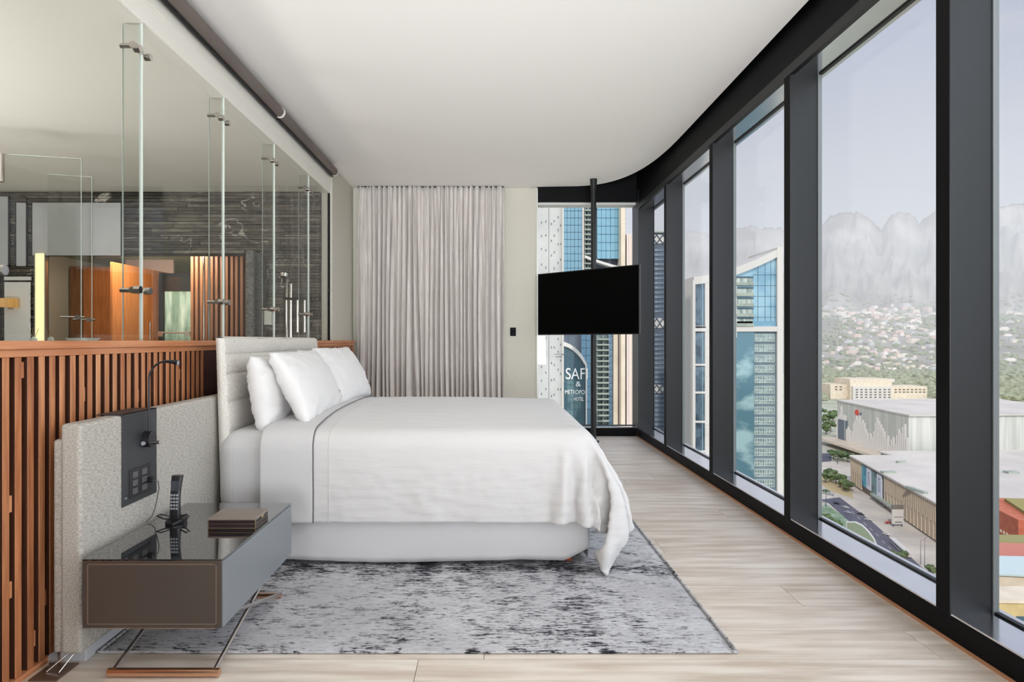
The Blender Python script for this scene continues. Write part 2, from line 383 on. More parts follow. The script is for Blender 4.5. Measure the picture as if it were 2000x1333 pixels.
while yy < 8.05:
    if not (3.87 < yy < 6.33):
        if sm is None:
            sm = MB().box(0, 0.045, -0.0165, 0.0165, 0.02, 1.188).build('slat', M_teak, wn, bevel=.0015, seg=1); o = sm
            sm.data.materials.append(M_slat_shade)
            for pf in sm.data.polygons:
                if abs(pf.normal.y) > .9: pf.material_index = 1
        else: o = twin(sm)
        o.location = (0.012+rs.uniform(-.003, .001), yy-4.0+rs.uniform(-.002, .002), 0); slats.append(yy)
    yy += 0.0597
bk = None
for xpx_y, z in ((2.29, .66), (2.36, 1.14), (2.52, .40), (2.70, 1.02), (2.30, .35), (2.44, .25), (3.10, .98), (2.58, .62), (2.37, .12), (3.55, 1.06)):
    j = min(range(len(slats)), key=lambda q: abs(slats[q]-xpx_y))
    if bk is None: bk = MB().box(0.012, 0.050, -0.0125, 0.006, -0.03, 0.03).build('spacer_block', M_teak, wn, bevel=.001, seg=1); o = bk
    else: o = twin(bk)
    o.location = (0, slats[j]-4.0+0.028, z)

# ------------------------------------------------------------ glass partition
gp = thing('glass_partition', 'frameless glass partition with fins and chrome clamps above the teak wainscot', 'glass partition', (-1.815, 4.0, 1.248))
FY = [0.28, 1.30, 2.32, 3.34, 4.365, 5.39, 6.41]
ends = [-0.75]+FY+[7.2]
for i in range(len(ends)-1):
    MB().box(-0.006, 0.006, ends[i]-4+.004, ends[i+1]-4-.004, 0, 1.655).build('glass_panel', M_glass_part, gp)
    MB().box(-0.0062, 0.0062, ends[i+1]-4-.005, ends[i+1]-4-.0035, 0, 1.655).build('panel_edge', M_glass_edge, gp)
fin0 = None
for fy in FY:
    f = MB().box(-0.10, -0.012, -0.006, 0.006, 0, 1.655).build('glass_fin', M_glass_part, gp)
    f.location = (0, fy-4, 0)
    MB().box(-0.1015, -0.1, -.006, .006, 0, 1.655).box(-0.012, -.0105, -.006, .006, 0, 1.655).build('fin_edge', M_glass_edge, f)
    for z, up in ((1.53, 1), (0.262, 0)):
        c = MB()
        c.tube([(-0.10, -.022, z), (-0.03, -.022, z)], 0.0125, 12).tube([(-.03, -.040, z), (-.03, .034, z)], .018, 14)
        c.tube([(-.03, -.022, z), (0.008, -.05, z-.028*up)], .007, 8).tube([(-.03, .02, z), (0.008, .05, z-.028*up)], .007, 8)
        for q in (-.05, .05): c.tube([(-.012, q, z-.028*up), (.02, q, z-.028*up)], .019, 14)
        c.build('clamp', M_chrome, f)
MB().box(-0.012, 0.012, 3.195, 3.215, 0, 1.66).build('end_seal', M_black, gp)

# ------------------------------------------------------------ bathroom and dressing room seen through the glass
M_stone = mat('split_marble', (70, 68, 63), 0.5, rnd=[(40, 37, 34), (138, 131, 121), (66, 63, 58), (112, 104, 94), (52, 49, 45), (96, 90, 82)], var=(120, 117, 112), vscale=9, vstretch=(1, 1, 2.2), detail=8,
              bump=0.6, bscale=30, bstretch=(1, 1, 2), lo=0.3, hi=0.75, vein=((196, 190, 180), 1.7, .007))
M_stone_base = mat('stone_joint', (38, 37, 34), 0.9)
M_stone_light = mat('light_split_stone', (130, 130, 128), 0.7, var=(84, 84, 84), vscale=30, vstretch=(1, 1, 2), bump=0.9, bscale=60)
SY = 7.2
OX0, OX1, OZ = -5.10, -2.69, 2.22      # opening in the stone wall
sw = struct('wall_bathroom', MB().box(OX1, -1.9, SY+.03, SY+0.2, 0, 2.92).box(-6.0, OX0, SY+.03, SY+0.2, 0, 2.92).box(OX0, OX1, SY+.03, SY+0.2, OZ, 2.92), M_stone_base)
rr_ = random.Random(2)
zc = 0.9; nst = 0; smesh = {}
stuff = MB()
while zc < 2.915:
    hgt = min(rr_.choice((0.026, 0.034, 0.042)), 2.92-zc)
    x = -6.0
    while x < -1.9:
        ln = rr_.choice((0.45, 0.6, 0.8)); x1 = min(x+ln, -1.9)
        segs = [(x, x1)]
        if zc < OZ: segs = [(a, b) for a, b in ((x, min(x1, OX0)), (max(x, OX1), x1)) if b-a > .03]
        for a, b in segs:
            d = rr_.choice((0.0, .006, .013, .02))
            if zc > 1.2 and a > -5.6 and nst < 300:
                key = (round(b-a, 2), round(hgt, 3), d)
                if key not in smesh:
                    smesh[key] = MB().box(0, b-a-.003, -d-.006, .035, .003, hgt-.003).build('stone_strip', M_stone, sw); o = smesh[key]
                else: o = twin(smesh[key])
                o.location = (a, SY, zc); nst += 1
            else: stuff.box(a, b-.003, SY-d-.006, SY+.035, zc+.002, zc+hgt-.002)
        x = x1
    zc += hgt
stuff.build('stone_strips', M_stone, sw)['kind'] = 'stuff'
# flat pale panels set in the upper stone wall
M_pale_panel = mat('pale_panel', (206, 207, 212), 0.25, var=(184, 186, 192), vscale=1.1)
for i, (x0, x1, z0, z1) in enumerate(((-5.12, -4.13, 2.20, 2.79), (-5.30, -5.19, 2.08, 2.79), (-5.75, -5.39, 2.09, 2.86))):
    w = base('window_%d' % (10+i), loc=((x0+x1)/2, SY-.04, z0))
    hw = (x1-x0)/2
    MB().box(-hw, hw, 0, 0.012, 0, z1-z0).build('pale_panel', M_pale_panel, w)
    MB().box(-hw-.012, -hw, -.004, .014, -.01, z1-z0+.01).box(hw, hw+.012, -.004, .014, -.01, z1-z0+.01).build('frame', M_dark, w)
# stone pier beside the opening
pr = thing('stone_pier', 'pale grey rough stone pier at the right end of the bathroom opening', 'pillar', (-2.60, SY-.12, 0))
MB().box(-.085, .0, -.05, .10, 0, 2.24).build('rough_face', M_stone_light, pr, bevel=.012)
MB().box(.0, .085, -.0, .12, 0, 2.20).build('side_face', mat('mid_split_stone', (96, 96, 96), .7, var=(60, 60, 60), vscale=30, bump=.9, bscale=50), pr, bevel=.008)
M_doorwood = mat('orange_veneer', (196, 122, 68), 0.4, var=(172, 100, 52), vscale=6, vstretch=(6, 6, 0.5), detail=6)
M_brownwood = mat('brown_veneer', (158, 104, 66), 0.45, var=(126, 80, 48), vscale=6, vstretch=(6, 6, 0.5), detail=6)
def quadwall(name, p0, p1, z0, z1, th, m, label, cat):
    a, b = Vector(p0), Vector(p1); d = b-a
    t = thing(name, label, cat, (a.x, a.y, 0), math.atan2(d.y, d.x))
    return t, d.length
# door leaves beyond the opening
t, L_ = quadwall('wardrobe_door', (-4.60, 7.75), (-4.56, 9.4), 0, 2.2, .03, M_doorwood, 'orange veneer wardrobe door right of the pink wall strip, seen through glass', 'door')
MB().box(0, L_*.52, -.03, 0, 0, 2.20).box(L_*.53, L_, -.03, 0, 0, 2.20).build('leaf', M_doorwood, t, bevel=.002)
MB().tube([(.78, -.05, 1.0), (.78, -.05, 1.5)], .008).build('handle', M_chrome, t)
t, L_ = quadwall('veneer_screen', (-5.72, 9.0), (-5.35, 9.0), 0, 2.2, .03, M_doorwood, 'orange veneer screen standing left of the pink wall strip', 'screen')
MB().box(0, .42, 0, .03, 0, 2.28).build('panel', M_doorwood, t, bevel=.003)
MB().box(-.22, -.02, .05, .08, 0, 2.30).build('panel', M_brownwood, t, bevel=.003)
# slatted timber screen
t = thing('timber_slat_screen', 'brown timber slat screen left of the stone pier behind glass', 'screen', (-3.75, 8.0, 0))
MB().box(0, .80, .05, .07, 0, 2.40).build('backing_board', M_backing, t)
s0 = None
for i in range(13):
    if s0 is None: s0 = MB().box(-.017, .017, 0, .05, 0, 2.4).build('slat', M_brownwood, t, bevel=.002, seg=1); o = s0
    else: o = twin(s0)
    o.location = (.02+i*.0625, rs.uniform(-.01, .01), 0)
MB().tube([(.20, -.06, 0.2), (.20, -.06, 2.3)], .008).build('steel_rod', M_chrome, t)
# green marble shower with dark head panel
t = thing('green_marble_shower', 'green marble shower compartment with black head panel between door and slats', 'shower', (-4.42, 8.6, 0))
MB().box(0, .46, .1, .14, 0, 1.92).build('marble_slab', mat('green_marble', (120, 150, 136), 0.15, var=(206, 220, 210), vscale=5, vstretch=(3, 3, .5), detail=8, lo=.4, hi=.7), t)
MB().box(0, .46, .08, .15, 1.92, 2.16).build('head_panel', M_black, t)
MB().box(-.03, .0, .0, .14, 0, 2.16).build('frame', M_black, t)
MB().box(.0, .46, -.006, .006, 0, 2.1).build('glass_door', M_glass_part, t)
MB().tube([(-.02, -.02, 1.35), (.40, -.02, 1.35)], .01).box(-.03, .03, -.03, -.005, 1.30, 1.37).box(.34, .40, -.03, -.005, 1.30, 1.37).build('towel_bar', M_chrome, t)
struct('ceiling_dressing_room', MB().box(-6.0, -1.92, SY+.2, 11, 2.42, 2.5), mat('pale_green_plaster', (206, 214, 176), 0.8))
struct('wall_dressing_strip', MB().box(-5.3, -4.6, 9.3, 9.34, 0, 2.42), mat('pink_plaster', (200, 168, 154), .7))
# lit strip, bright doorway with a shaded wall lamp
t = thing('light_strip', 'glowing warm vertical light strip at the left of the bathroom opening', 'lamp', (-5.02, SY-.05, 1.1))
MB().box(-.05, .05, -.01, .02, -1.1, 1.12).build('diffuser', mat('warm_strip', (250, 238, 190), .5, emit=(255, 238, 180), estr=.9), t)
MB().box(-.062, -.05, -.015, .03, -1.1, 1.12).box(.05, .062, -.015, .03, -1.1, 1.12).build('channel', M_alu, t)
struct('bright_doorway', MB().box(-5.42, -5.14, SY-.06, SY-.035, 0, 1.90).box(-5.42, -5.13, SY-.065, SY-.035, 1.92, 1.96), mat('doorway_light_paint', (246, 246, 248), .4), bevel=.004)  # white slab stands in for a lit opening, its brightness painted on
t = thing('wall_lamp', 'small wall lamp with pleated amber shade at the bright doorway far left', 'lamp', (-5.32, SY-.13, 1.60))
MB().tube([(0, 0, .015), (0, 0, .11)], [.09, .085], 20).build('lamp_shade', mat('amber_shade', (214, 170, 110), .6, var=(170, 120, 66), vscale=30, vstretch=(1, 1, .02), emit=(230, 170, 90), estr=.35), t)
MB().tube([(0, 0, .0), (0, .10, .0)], .01).tube([(0, .09, 0), (0, .1, 0)], .03).build('bracket', M_chrome, t)
t = thing('stone_column', 'dark ribbed stone column at the far left edge of the view', 'pillar', (-5.48, SY-.2, 0))
for i in range(34):
    o = MB().box(-.16, .0+.012*(i % 2), -.02, .14, 0, .058).build('rib', M_stone, t) if i == 0 else twin(rib0, t)
    if i == 0: rib0 = o
    o.location = (.008*(i % 3), -.006*(i % 2), .06*i)
# shower glass sheets in the bathroom
for nm, p0, p1, zt, lab in (('shower_screen', (-4.15, 4.75), (-3.19, 5.0), 2.67, 'large clear shower screen with chrome bar at far left'), ('shower_screen', (-3.80, 5.5), (-3.48, 5.6), 2.68, 'narrow clear shower screen behind the larger one')):
    a, b = Vector(p0), Vector(p1); d = b-a
    t = thing(nm, lab, 'shower screen', (a.x, a.y, 0), math.atan2(d.y, d.x))
    MB().box(0, d.length, -.005, .005, 0.02, zt).build('glass_sheet', M_glass_part, t)
    MB().box(d.length-.004, d.length, -.0055, .0055, 0.02, zt).box(0, d.length, -.0055, .0055, zt-.004, zt).build('sheet_edge', M_glass_edge, t)
    MB().tube([(d.length-.14, -.02, 1.43), (d.length+.03, -.02, 1.43)], .008).tube([(d.length-.02, -.03, 1.43), (d.length-.02, .02, 1.43)], .02, 14).build('clamp', M_chrome, t)
    if zt < 2.675: MB().tube([(.46, -.02, 2.45), (.46, -.02, 2.665)], .018).build('handle_bar', M_chrome, t)
# shower column with hand shower
t = thing('shower_column', 'chrome shower column with round head on the stone wall near the glass corner', 'shower', (-2.27, SY-.05, 0))
MB().tube([(0, 0, 1.25), (0, 0, 1.92), (0, -.04, 2.0), (0, -.08, 1.96)], .014).tube([(.045, 0, 1.28), (.045, 0, 1.88)], .018).build('riser', M_chrome, t)
MB().tube([(0, -.09, 1.97), (0, -.105, 1.94)], [.055, .04], 18).build('shower_head', M_chrome, t)
MB().box(-.03, .24, -.035, .03, 1.70, 1.725).build('shelf', M_black, t)
MB().tube([(.12, 0, 1.34), (.12, 0, 1.70)], .016).tube([(.20, 0, 1.34), (.20, 0, 1.70)], .016).build('valve_bar', M_chrome, t)
t = thing('towel_box', 'white paper holder fixed beside the stone pier', 'holder', (-2.47, SY-.06, 1.42))
MB().box(-.045, .045, -.03, .03, 0, .17).build('box_body', mat('white_plastic', (214, 213, 208), .5), t, bevel=.006)
# vanity ledge with reed stems in front of the opening
t = thing('vanity_counter', 'grey marble vanity counter at the foot of the bathroom opening', 'counter', (-4.2, SY-.25, 0))
MB().box(-.9, .9, -.2, .2, 1.16, 1.22).build('marble_top', mat('grey_marble', (172, 168, 162), .2, var=(120, 116, 112), vscale=5, detail=8), t, bevel=.004)
MB().box(-.86, .86, -.16, .2, 0, 1.16).build('cabinet', M_brownwood, t)
t = thing('wash_basin', 'shallow white wash basin on the vanity counter', 'basin', (-4.42, SY-.25, 1.22))
MB().tube([(0, 0, 0), (0, 0, .05), (0, 0, .055), (0, 0, .02)], [.10, .17, .16, .10], 24).build('bowl', mat('basin_ceramic', (224, 224, 220), .15), t)
for i, xx in enumerate((-4.93, -4.75)):
    t = thing('reed_diffuser', ('reed diffuser at the left end of the vanity counter', 'reed diffuser nearer the basin on the vanity counter')[i], 'diffuser', (xx, SY-.28, 1.22))
    MB().tube([(0, 0, 0), (0, 0, .05), (0, 0, .07)], [.03, .03, .012], 14).build('bottle', M_glass_edge, t)
    for q in range(5):
        a = 2*PI*q/5; MB().tube([(0, 0, .03), (.05*math.cos(a), .05*math.sin(a), .16)], .0025, 5).build('reed', M_gold, t)

# resting shape of the draped duvet in millimetres: x, y, z tables, each value a step from its neighbours
DNX, DNY = 56, 72
DUVET = (
-1248,0,0,0,0,0,0,0,0,-1,0,0,0,0,0,0,1,0,0,0,0,0,0,0,1,0,0,0,0,0,0,0,1,0,0,0,0,0,0,0,0,0,-1,0,0,0,0,0,0,0,0,-1,0,0,0,0,0,0,0,0,0,0,0,0,0,0,0,1,0,0,0,0,0,42,0,-1,0,0,0,0,
0,0,1,0,0,0,0,0,0,-1,0,0,0,0,1,0,0,-1,0,0,0,0,1,0,0,-1,0,0,0,0,0,0,0,0,0,1,0,0,0,-1,0,0,0,0,1,0,0,0,0,0,-1,0,0,0,0,0,0,1,0,0,-1,0,0,0,0,0,41,0,1,0,0,0,0,-1,0,0,0,0,0,0,0,
0,0,1,0,0,0,-1,0,0,0,0,0,1,0,-1,0,0,0,0,0,0,0,0,0,0,0,0,0,0,0,0,1,0,0,0,-1,0,0,0,0,0,0,1,0,0,0,0,0,0,-1,0,0,0,0,1,0,0,0,41,0,0,0,0,0,0,1,0,0,0,0,0,0,0,0,0,-1,0,0,0,0,0,0,
1,0,0,-1,0,0,0,0,0,0,0,1,0,0,0,0,-1,0,0,0,0,0,0,0,0,0,1,0,0,0,0,-1,0,0,0,0,0,0,0,0,0,1,0,0,0,-1,0,0,0,42,0,0,0,0,-1,0,0,0,0,0,0,0,0,0,0,0,0,1,0,0,0,0,0,-1,0,0,0,0,1,0,0,
0,0,0,-1,0,0,0,0,1,0,0,0,0,0,-1,0,0,0,0,0,0,0,0,1,0,0,0,0,0,0,0,0,0,-1,0,0,0,0,0,1,0,41,0,0,0,0,1,0,0,0,0,0,-1,0,0,1,0,0,0,-1,0,0,0,0,0,0,1,0,0,0,-1,0,0,0,0,0,0,0,0,0,0,
0,0,0,0,0,0,1,0,0,0,0,0,0,-1,0,0,0,0,0,0,0,0,0,0,0,0,1,0,0,0,0,-1,0,42,0,-1,0,0,0,0,0,0,0,0,1,0,0,-1,0,0,0,0,0,1,0,0,0,0,-1,0,0,0,0,0,1,0,0,0,0,0,0,0,0,0,0,0,0,0,-1,0,0,
0,0,0,0,0,1,0,0,0,0,0,0,0,0,0,0,0,0,-1,0,0,0,0,0,0,41,0,1,0,0,0,0,0,0,0,-1,0,0,0,1,0,0,0,0,0,-1,0,0,0,0,0,1,0,0,0,0,-1,0,0,0,0,0,0,0,0,0,0,0,0,0,1,0,0,0,0,0,0,-1,0,0,0,0,
0,0,0,0,0,0,0,0,0,0,1,0,0,0,0,0,41,0,0,0,0,0,0,0,0,0,1,0,0,0,-1,0,0,0,0,0,1,0,0,0,0,0,-1,0,0,0,0,0,0,0,1,0,0,0,0,0,0,0,0,0,-1,0,0,0,0,0,0,0,1,0,0,0,0,0,0,-1,0,0,1,0,0,0,
0,-1,0,0,0,0,0,42,0,0,0,0,0,0,0,0,0,-1,0,0,0,1,0,0,0,0,0,-1,0,0,0,0,0,0,0,1,0,0,0,0,0,-1,0,0,0,0,0,0,0,0,0,1,0,0,0,0,0,0,0,0,-1,0,0,0,0,0,1,0,0,-1,0,0,0,0,0,0,1,0,0,0,41,
0,0,0,0,0,0,0,0,0,1,0,0,0,-1,0,0,0,0,0,0,1,0,0,0,0,0,0,-1,0,0,0,0,0,0,1,0,0,0,0,0,0,-1,0,0,0,0,0,0,0,0,0,0,1,0,0,0,0,0,-1,0,0,1,0,0,0,0,0,0,-1,0,0,0,42,0,0,0,0,0,0,0,-1,
1,-1,0,0,0,1,0,0,0,0,0,0,-1,0,0,0,0,0,0,0,1,0,0,0,0,0,-1,0,0,0,0,0,0,1,0,0,0,0,0,0,0,0,0,0,-1,0,0,0,0,0,1,0,0,-1,0,0,0,0,0,0,0,0,0,1,41,0,0,0,0,0,0,0,1,-1,1,0,0,0,-1,0,0,
0,0,0,0,1,0,0,0,0,0,0,0,-1,0,0,0,0,0,1,0,0,0,0,0,-1,0,0,0,0,0,0,0,0,0,0,0,1,0,0,0,0,0,0,-1,0,0,1,0,0,0,0,0,0,0,0,-1,42,-1,0,0,0,0,0,0,0,0,0,0,0,0,0,1,0,0,0,0,0,-1,0,0,0,
0,0,0,1,0,0,0,0,0,0,-1,0,0,0,0,0,1,0,0,0,0,0,0,0,0,0,0,0,-1,0,0,0,0,0,0,1,0,0,-1,0,0,0,0,0,0,0,0,0,41,1,0,0,0,0,0,0,0,0,0,0,0,0,0,-1,0,0,0,0,0,1,0,0,0,0,0,0,-1,0,0,0,0,0,
0,1,0,-1,1,0,0,0,-1,0,0,0,0,0,0,0,0,0,0,1,0,0,0,0,0,0,-1,0,0,1,0,0,0,0,0,0,0,0,0,41,0,0,0,0,0,0,0,0,0,0,0,0,0,0,1,0,0,0,0,0,-1,0,0,0,1,0,0,0,0,0,0,0,0,0,-1,0,1,-1,0,0,0,
1,0,0,0,0,0,0,0,0,0,0,0,-1,0,0,0,0,0,1,0,0,-1,0,0,0,0,0,0,0,0,0,42,0,0,0,0,0,0,0,0,0,0,0,0,0,0,-1,0,0,0,0,1,0,0,0,0,-1,0,0,0,0,0,0,0,1,0,0,0,0,0,0,0,0,0,-1,0,0,0,0,0,0,0,
0,0,0,1,0,0,0,0,-1,0,0,0,0,0,0,0,0,0,0,1,0,0,41,0,0,0,0,0,0,0,0,0,0,0,0,0,0,0,1,0,0,0,-1,0,0,0,0,1,0,0,0,0,0,0,0,-1,0,0,0,0,0,0,0,0,0,1,0,0,0,0,0,0,0,0,0,0,0,-1,0,0,0,1,
0,0,0,0,0,0,0,0,0,0,-1,0,0,41,0,0,0,1,0,0,0,0,0,0,0,0,0,0,0,-1,0,0,0,1,0,0,0,0,-1,0,0,0,0,0,0,1,0,0,0,0,0,0,0,0,0,0,0,0,0,0,0,-1,0,0,0,0,0,0,1,0,0,0,0,0,-1,0,0,0,0,0,0,0,
0,0,0,0,42,0,0,0,-1,0,0,0,0,0,0,0,0,0,0,1,0,0,0,0,-1,0,0,1,0,0,0,0,0,0,0,0,-1,0,0,0,0,0,0,0,0,0,0,0,0,0,0,0,1,0,0,0,0,0,0,0,-1,0,0,0,0,1,0,0,0,0,0,0,0,0,0,0,0,41,0,0,0,0,
0,0,0,0,1,-1,0,1,0,0,-1,0,0,0,1,0,0,0,-1,0,0,0,0,0,0,0,1,0,0,0,0,0,0,0,0,0,0,0,0,0,0,0,0,0,0,-1,0,0,0,0,0,1,0,0,0,0,-1,0,0,0,0,0,0,0,0,0,0,0,42,0,0,0,0,0,0,0,0,-1,1,0,-1,
0,0,1,0,0,0,-1,0,0,0,1,0,0,0,0,0,0,0,-1,0,0,0,0,0,0,0,0,0,0,0,0,0,0,0,0,0,0,1,0,0,0,0,0,0,-1,0,0,0,1,0,0,0,0,0,0,0,0,-1,0,0,41,0,0,0,0,0,0,0,0,0,0,0,1,0,0,-1,0,0,1,0,0,0,
0,-1,0,0,0,0,0,0,1,0,0,0,0,0,0,0,0,0,0,0,0,0,0,0,0,0,0,0,0,0,-1,0,0,0,0,1,0,0,-1,0,0,0,0,0,0,0,0,0,1,0,0,41,0,0,0,1,0,0,0,0,0,0,0,-1,0,0,1,0,0,-1,0,0,0,1,0,0,0,0,0,0,0,
-1,0,0,0,0,0,0,0,0,0,0,0,0,0,0,0,0,0,0,0,0,0,1,0,0,0,0,-1,0,0,1,0,0,0,0,0,0,0,-1,0,0,0,0,41,1,0,0,-1,0,0,0,0,0,0,0,1,0,0,-1,0,0,1,0,0,0,-1,0,0,0,0,0,1,0,0,0,0,0,0,0,0,0,
0,0,0,0,0,0,0,0,0,0,0,0,0,0,0,0,-1,0,0,1,0,0,0,-1,0,0,0,0,0,0,1,0,0,0,0,42,-1,0,0,0,0,1,0,0,0,0,0,-1,0,1,0,0,0,-1,0,0,1,0,0,0,0,0,0,-1,0,0,0,0,0,0,0,0,0,0,0,0,0,0,0,0,0,
1,-1,0,0,0,0,0,0,1,0,0,0,-1,0,0,1,0,0,0,0,-1,0,0,0,0,0,0,41,0,1,0,0,0,-1,0,0,0,0,0,1,0,-1,0,0,1,0,0,0,-1,0,0,0,0,1,0,0,0,0,0,0,0,0,0,0,0,0,0,0,0,0,0,0,0,-1,1,0,0,0,0,0,0,
0,0,-1,0,1,0,0,-1,0,0,0,0,1,0,0,0,-1,0,0,42,0,-1,0,0,0,0,1,0,0,0,0,-1,0,1,0,0,-1,0,0,1,0,0,0,0,0,-1,0,0,0,0,0,0,0,0,0,0,0,0,0,1,-1,1,0,0,0,0,0,0,0,0,-1,0,0,0,0,1,0,0,-1,
0,1,0,0,0,-1,0,0,0,0,1,0,-1,41,0,0,0,1,0,0,-1,0,0,0,0,1,0,-1,0,1,0,0,0,-1,0,0,0,1,0,0,0,0,0,0,0,0,0,0,0,0,0,0,0,-1,1,-1,0,0,0,0,0,0,0,0,1,0,0,0,0,0,-1,0,1,0,-1,0,0,0,1,0,
0,-1,0,0,0,1,41,1,0,0,-1,0,0,0,1,0,0,0,-1,0,1,0,-1,0,1,0,0,0,0,0,-1,0,0,0,0,0,0,0,0,0,0,0,0,0,0,0,0,1,0,0,0,0,0,0,0,0,0,0,0,0,-1,0,0,1,0,-1,0,1,0,0,0,-1,0,0,1,0,0,-1,0,
42,-1,0,0,0,1,0,0,-1,0,0,0,1,0,-1,1,0,0,-1,0,0,0,0,1,0,0,0,0,0,0,0,0,0,0,0,0,0,0,0,0,0,-1,0,0,0,0,0,0,0,0,0,0,0,0,1,0,0,0,-1,1,0,-1,0,0,0,1,0,-1,0,0,0,1,0,41,0,1,0,0,-1,
0,0,0,1,0,0,-1,0,1,-1,0,1,0,0,0,0,0,-1,0,0,0,0,0,0,0,0,0,0,0,0,1,-1,1,0,0,0,0,0,0,0,0,0,0,0,0,0,0,0,0,0,-1,0,1,0,-1,1,0,0,-1,0,0,1,0,0,-1,0,0,42,0,-1,0,0,0,0,1,0,-1,0,0,
1,0,-1,1,0,-1,0,0,1,0,0,0,0,0,0,0,0,0,0,0,0,0,0,0,-1,1,-1,0,0,0,0,0,0,0,0,0,0,0,0,0,0,0,0,0,1,0,0,-1,1,0,-1,0,1,0,-1,0,0,0,1,0,-1,41,0,0,0,1,0,0,-1,0,1,0,0,-1,1,0,-1,1,0,
0,0,-1,0,0,0,0,0,0,0,0,0,0,0,0,0,0,0,0,1,-1,0,1,0,0,0,0,0,0,0,0,0,0,0,0,0,0,0,0,-1,0,1,-1,0,1,0,-1,0,1,0,0,-1,0,0,1,41,1,0,0,-1,0,0,1,0,-1,0,0,1,-1,1,0,-1,0,0,1,0,0,0,0,
0,0,0,0,0,0,0,0,0,0,0,0,0,-1,1,0,-1,0,0,0,0,0,0,0,0,0,0,0,0,0,0,0,0,1,0,-1,1,-1,0,0,1,0,-1,0,0,1,0,-1,0,42,-1,0,0,0,1,0,-1,0,0,1,0,-1,1,-1,1,0,0,0,-1,0,0,0,0,0,0,0,0,0,0,
0,0,0,0,0,0,0,0,0,0,0,0,0,0,1,0,0,0,0,0,0,0,0,0,0,0,0,0,0,0,0,0,0,0,-1,0,1,0,-1,0,0,1,-1,41,0,1,0,0,-1,0,0,1,0,-1,0,1,0,0,-1,1,0,0,0,0,0,0,0,0,0,0,0,0,0,0,0,0,0,0,0,0,0,
0,0,0,0,0,0,-1,0,0,0,0,0,0,0,0,1,0,0,0,0,-1,1,-1,1,-1,0,1,-1,0,0,1,0,-1,0,1,42,0,-1,0,0,0,1,0,-1,0,0,1,0,-1,1,0,-1,0,0,0,0,0,0,0,0,0,0,0,0,0,0,0,0,0,0,0,0,0,0,0,0,0,0,0,
0,0,1,0,0,0,0,0,0,-1,0,0,0,0,1,0,0,-1,1,-1,0,1,0,-1,0,0,1,0,-1,40,1,0,0,1,0,-1,0,0,1,0,-1,0,1,0,0,0,0,0,0,0,0,0,0,-1,0,0,0,0,0,0,0,0,0,0,0,0,0,0,0,0,1,0,0,0,0,-1,0,0,0,0,
0,0,1,0,0,0,0,0,-1,0,0,0,1,0,-1,0,1,0,-1,0,0,1,32,1,2,2,1,1,1,1,1,-1,0,0,1,0,-1,1,0,0,-1,0,0,0,0,0,1,0,0,0,0,0,0,0,0,-1,0,1,0,0,0,0,0,-1,0,0,0,0,0,0,0,1,0,0,0,-1,0,1,0,0,
0,0,0,0,-1,0,0,1,-1,0,0,1,0,-1,0,38,0,-1,-1,-1,0,0,0,0,2,2,3,-1,1,0,-1,0,0,1,0,0,-1,0,0,0,0,0,0,0,0,0,0,0,1,0,-1,0,0,0,0,0,0,0,0,0,0,0,0,1,-1,0,0,0,1,0,-1,0,1,0,0,0,-1,1,
-1,0,0,0,0,-2,-1,-1,0,-1,33,1,-2,0,1,0,1,2,1,1,3,-1,2,-1,1,0,0,-1,0,0,0,1,0,-1,0,0,0,0,0,0,0,0,0,0,0,0,0,0,0,0,0,0,0,0,0,0,1,0,-1,0,0,0,1,-1,0,1,0,0,0,0,-1,-1,-2,0,-2,-2,
-1,-2,-1,-1,-1,-1,0,36,-2,1,0,-1,0,0,0,1,2,1,3,1,1,-1,0,-1,1,0,-1,0,0,0,1,-1,0,0,0,0,0,0,0,0,0,0,0,0,0,0,0,0,0,0,0,0,0,0,0,0,0,0,1,-1,0,1,-1,0,1,1,1,-3,-2,-1,-2,-1,0,0,0,
1,-1,1,0,-1,14,2,-3,-1,4,5,5,4,3,-3,2,6,3,2,-2,-1,0,0,-1,1,0,-1,0,0,1,0,0,0,0,0,0,-1,0,1,0,0,0,-1,1,0,0,0,0,0,0,0,-1,0,1,0,0,-1,1,0,-1,1,0,-1,0,1,1,-5,-6,3,-1,-4,-3,-3,
-3,0,-3,-1,-1,14,4,11,7,-2,-5,-5,-5,1,10,2,-1,-4,-3,6,-2,0,0,1,0,0,0,0,0,0,0,0,0,0,0,0,1,0,-1,0,0,0,1,-1,0,0,0,0,0,0,0,0,1,-2,1,0,0,-1,0,0,0,0,0,1,-2,3,2,1,-13,-3,4,7,4,
2,-1,-1,-1,-2,35,-3,-7,-8,-10,2,9,12,5,-12,-2,-6,-8,12,0,-2,-1,0,0,0,-1,1,0,0,0,0,0,0,0,0,0,0,0,0,0,0,0,0,0,0,0,0,0,0,0,0,0,-1,1,0,-1,0,1,0,0,-1,0,2,3,1,-16,16,-3,1,2,
-15,-17,0,10,11,10,7,7,5,-7,-1,8,18,11,-1,-14,-15,10,2,-19,14,5,-18,5,1,-1,0,0,0,0,0,0,0,0,0,0,0,0,0,0,0,0,0,0,0,0,0,0,0,0,0,0,0,0,0,0,1,-2,1,0,0,0,0,-1,4,-7,-1,18,-9,
-10,25,-3,-11,13,5,-18,-22,-11,-1,2,5,-1,14,14,7,-1,-13,-21,-7,23,3,-21,4,19,-14,-7,4,-5,3,0,-1,1,-1,0,2,-2,0,0,0,0,0,1,0,-1,1,-1,0,0,1,-1,1,-1,1,0,-1,1,0,0,0,-1,1,0,-1,
0,0,-1,3,-1,-1,1,9,7,-22,2,29,-4,-17,8,14,-1,-18,-21,-11,-8,35,1,-10,-11,-18,-15,11,28,-3,-17,-11,23,3,-17,2,4,-5,0,0,0,0,0,1,-2,2,-1,1,0,0,0,-2,0,2,-1,1,-1,1,-1,1,-1,1,
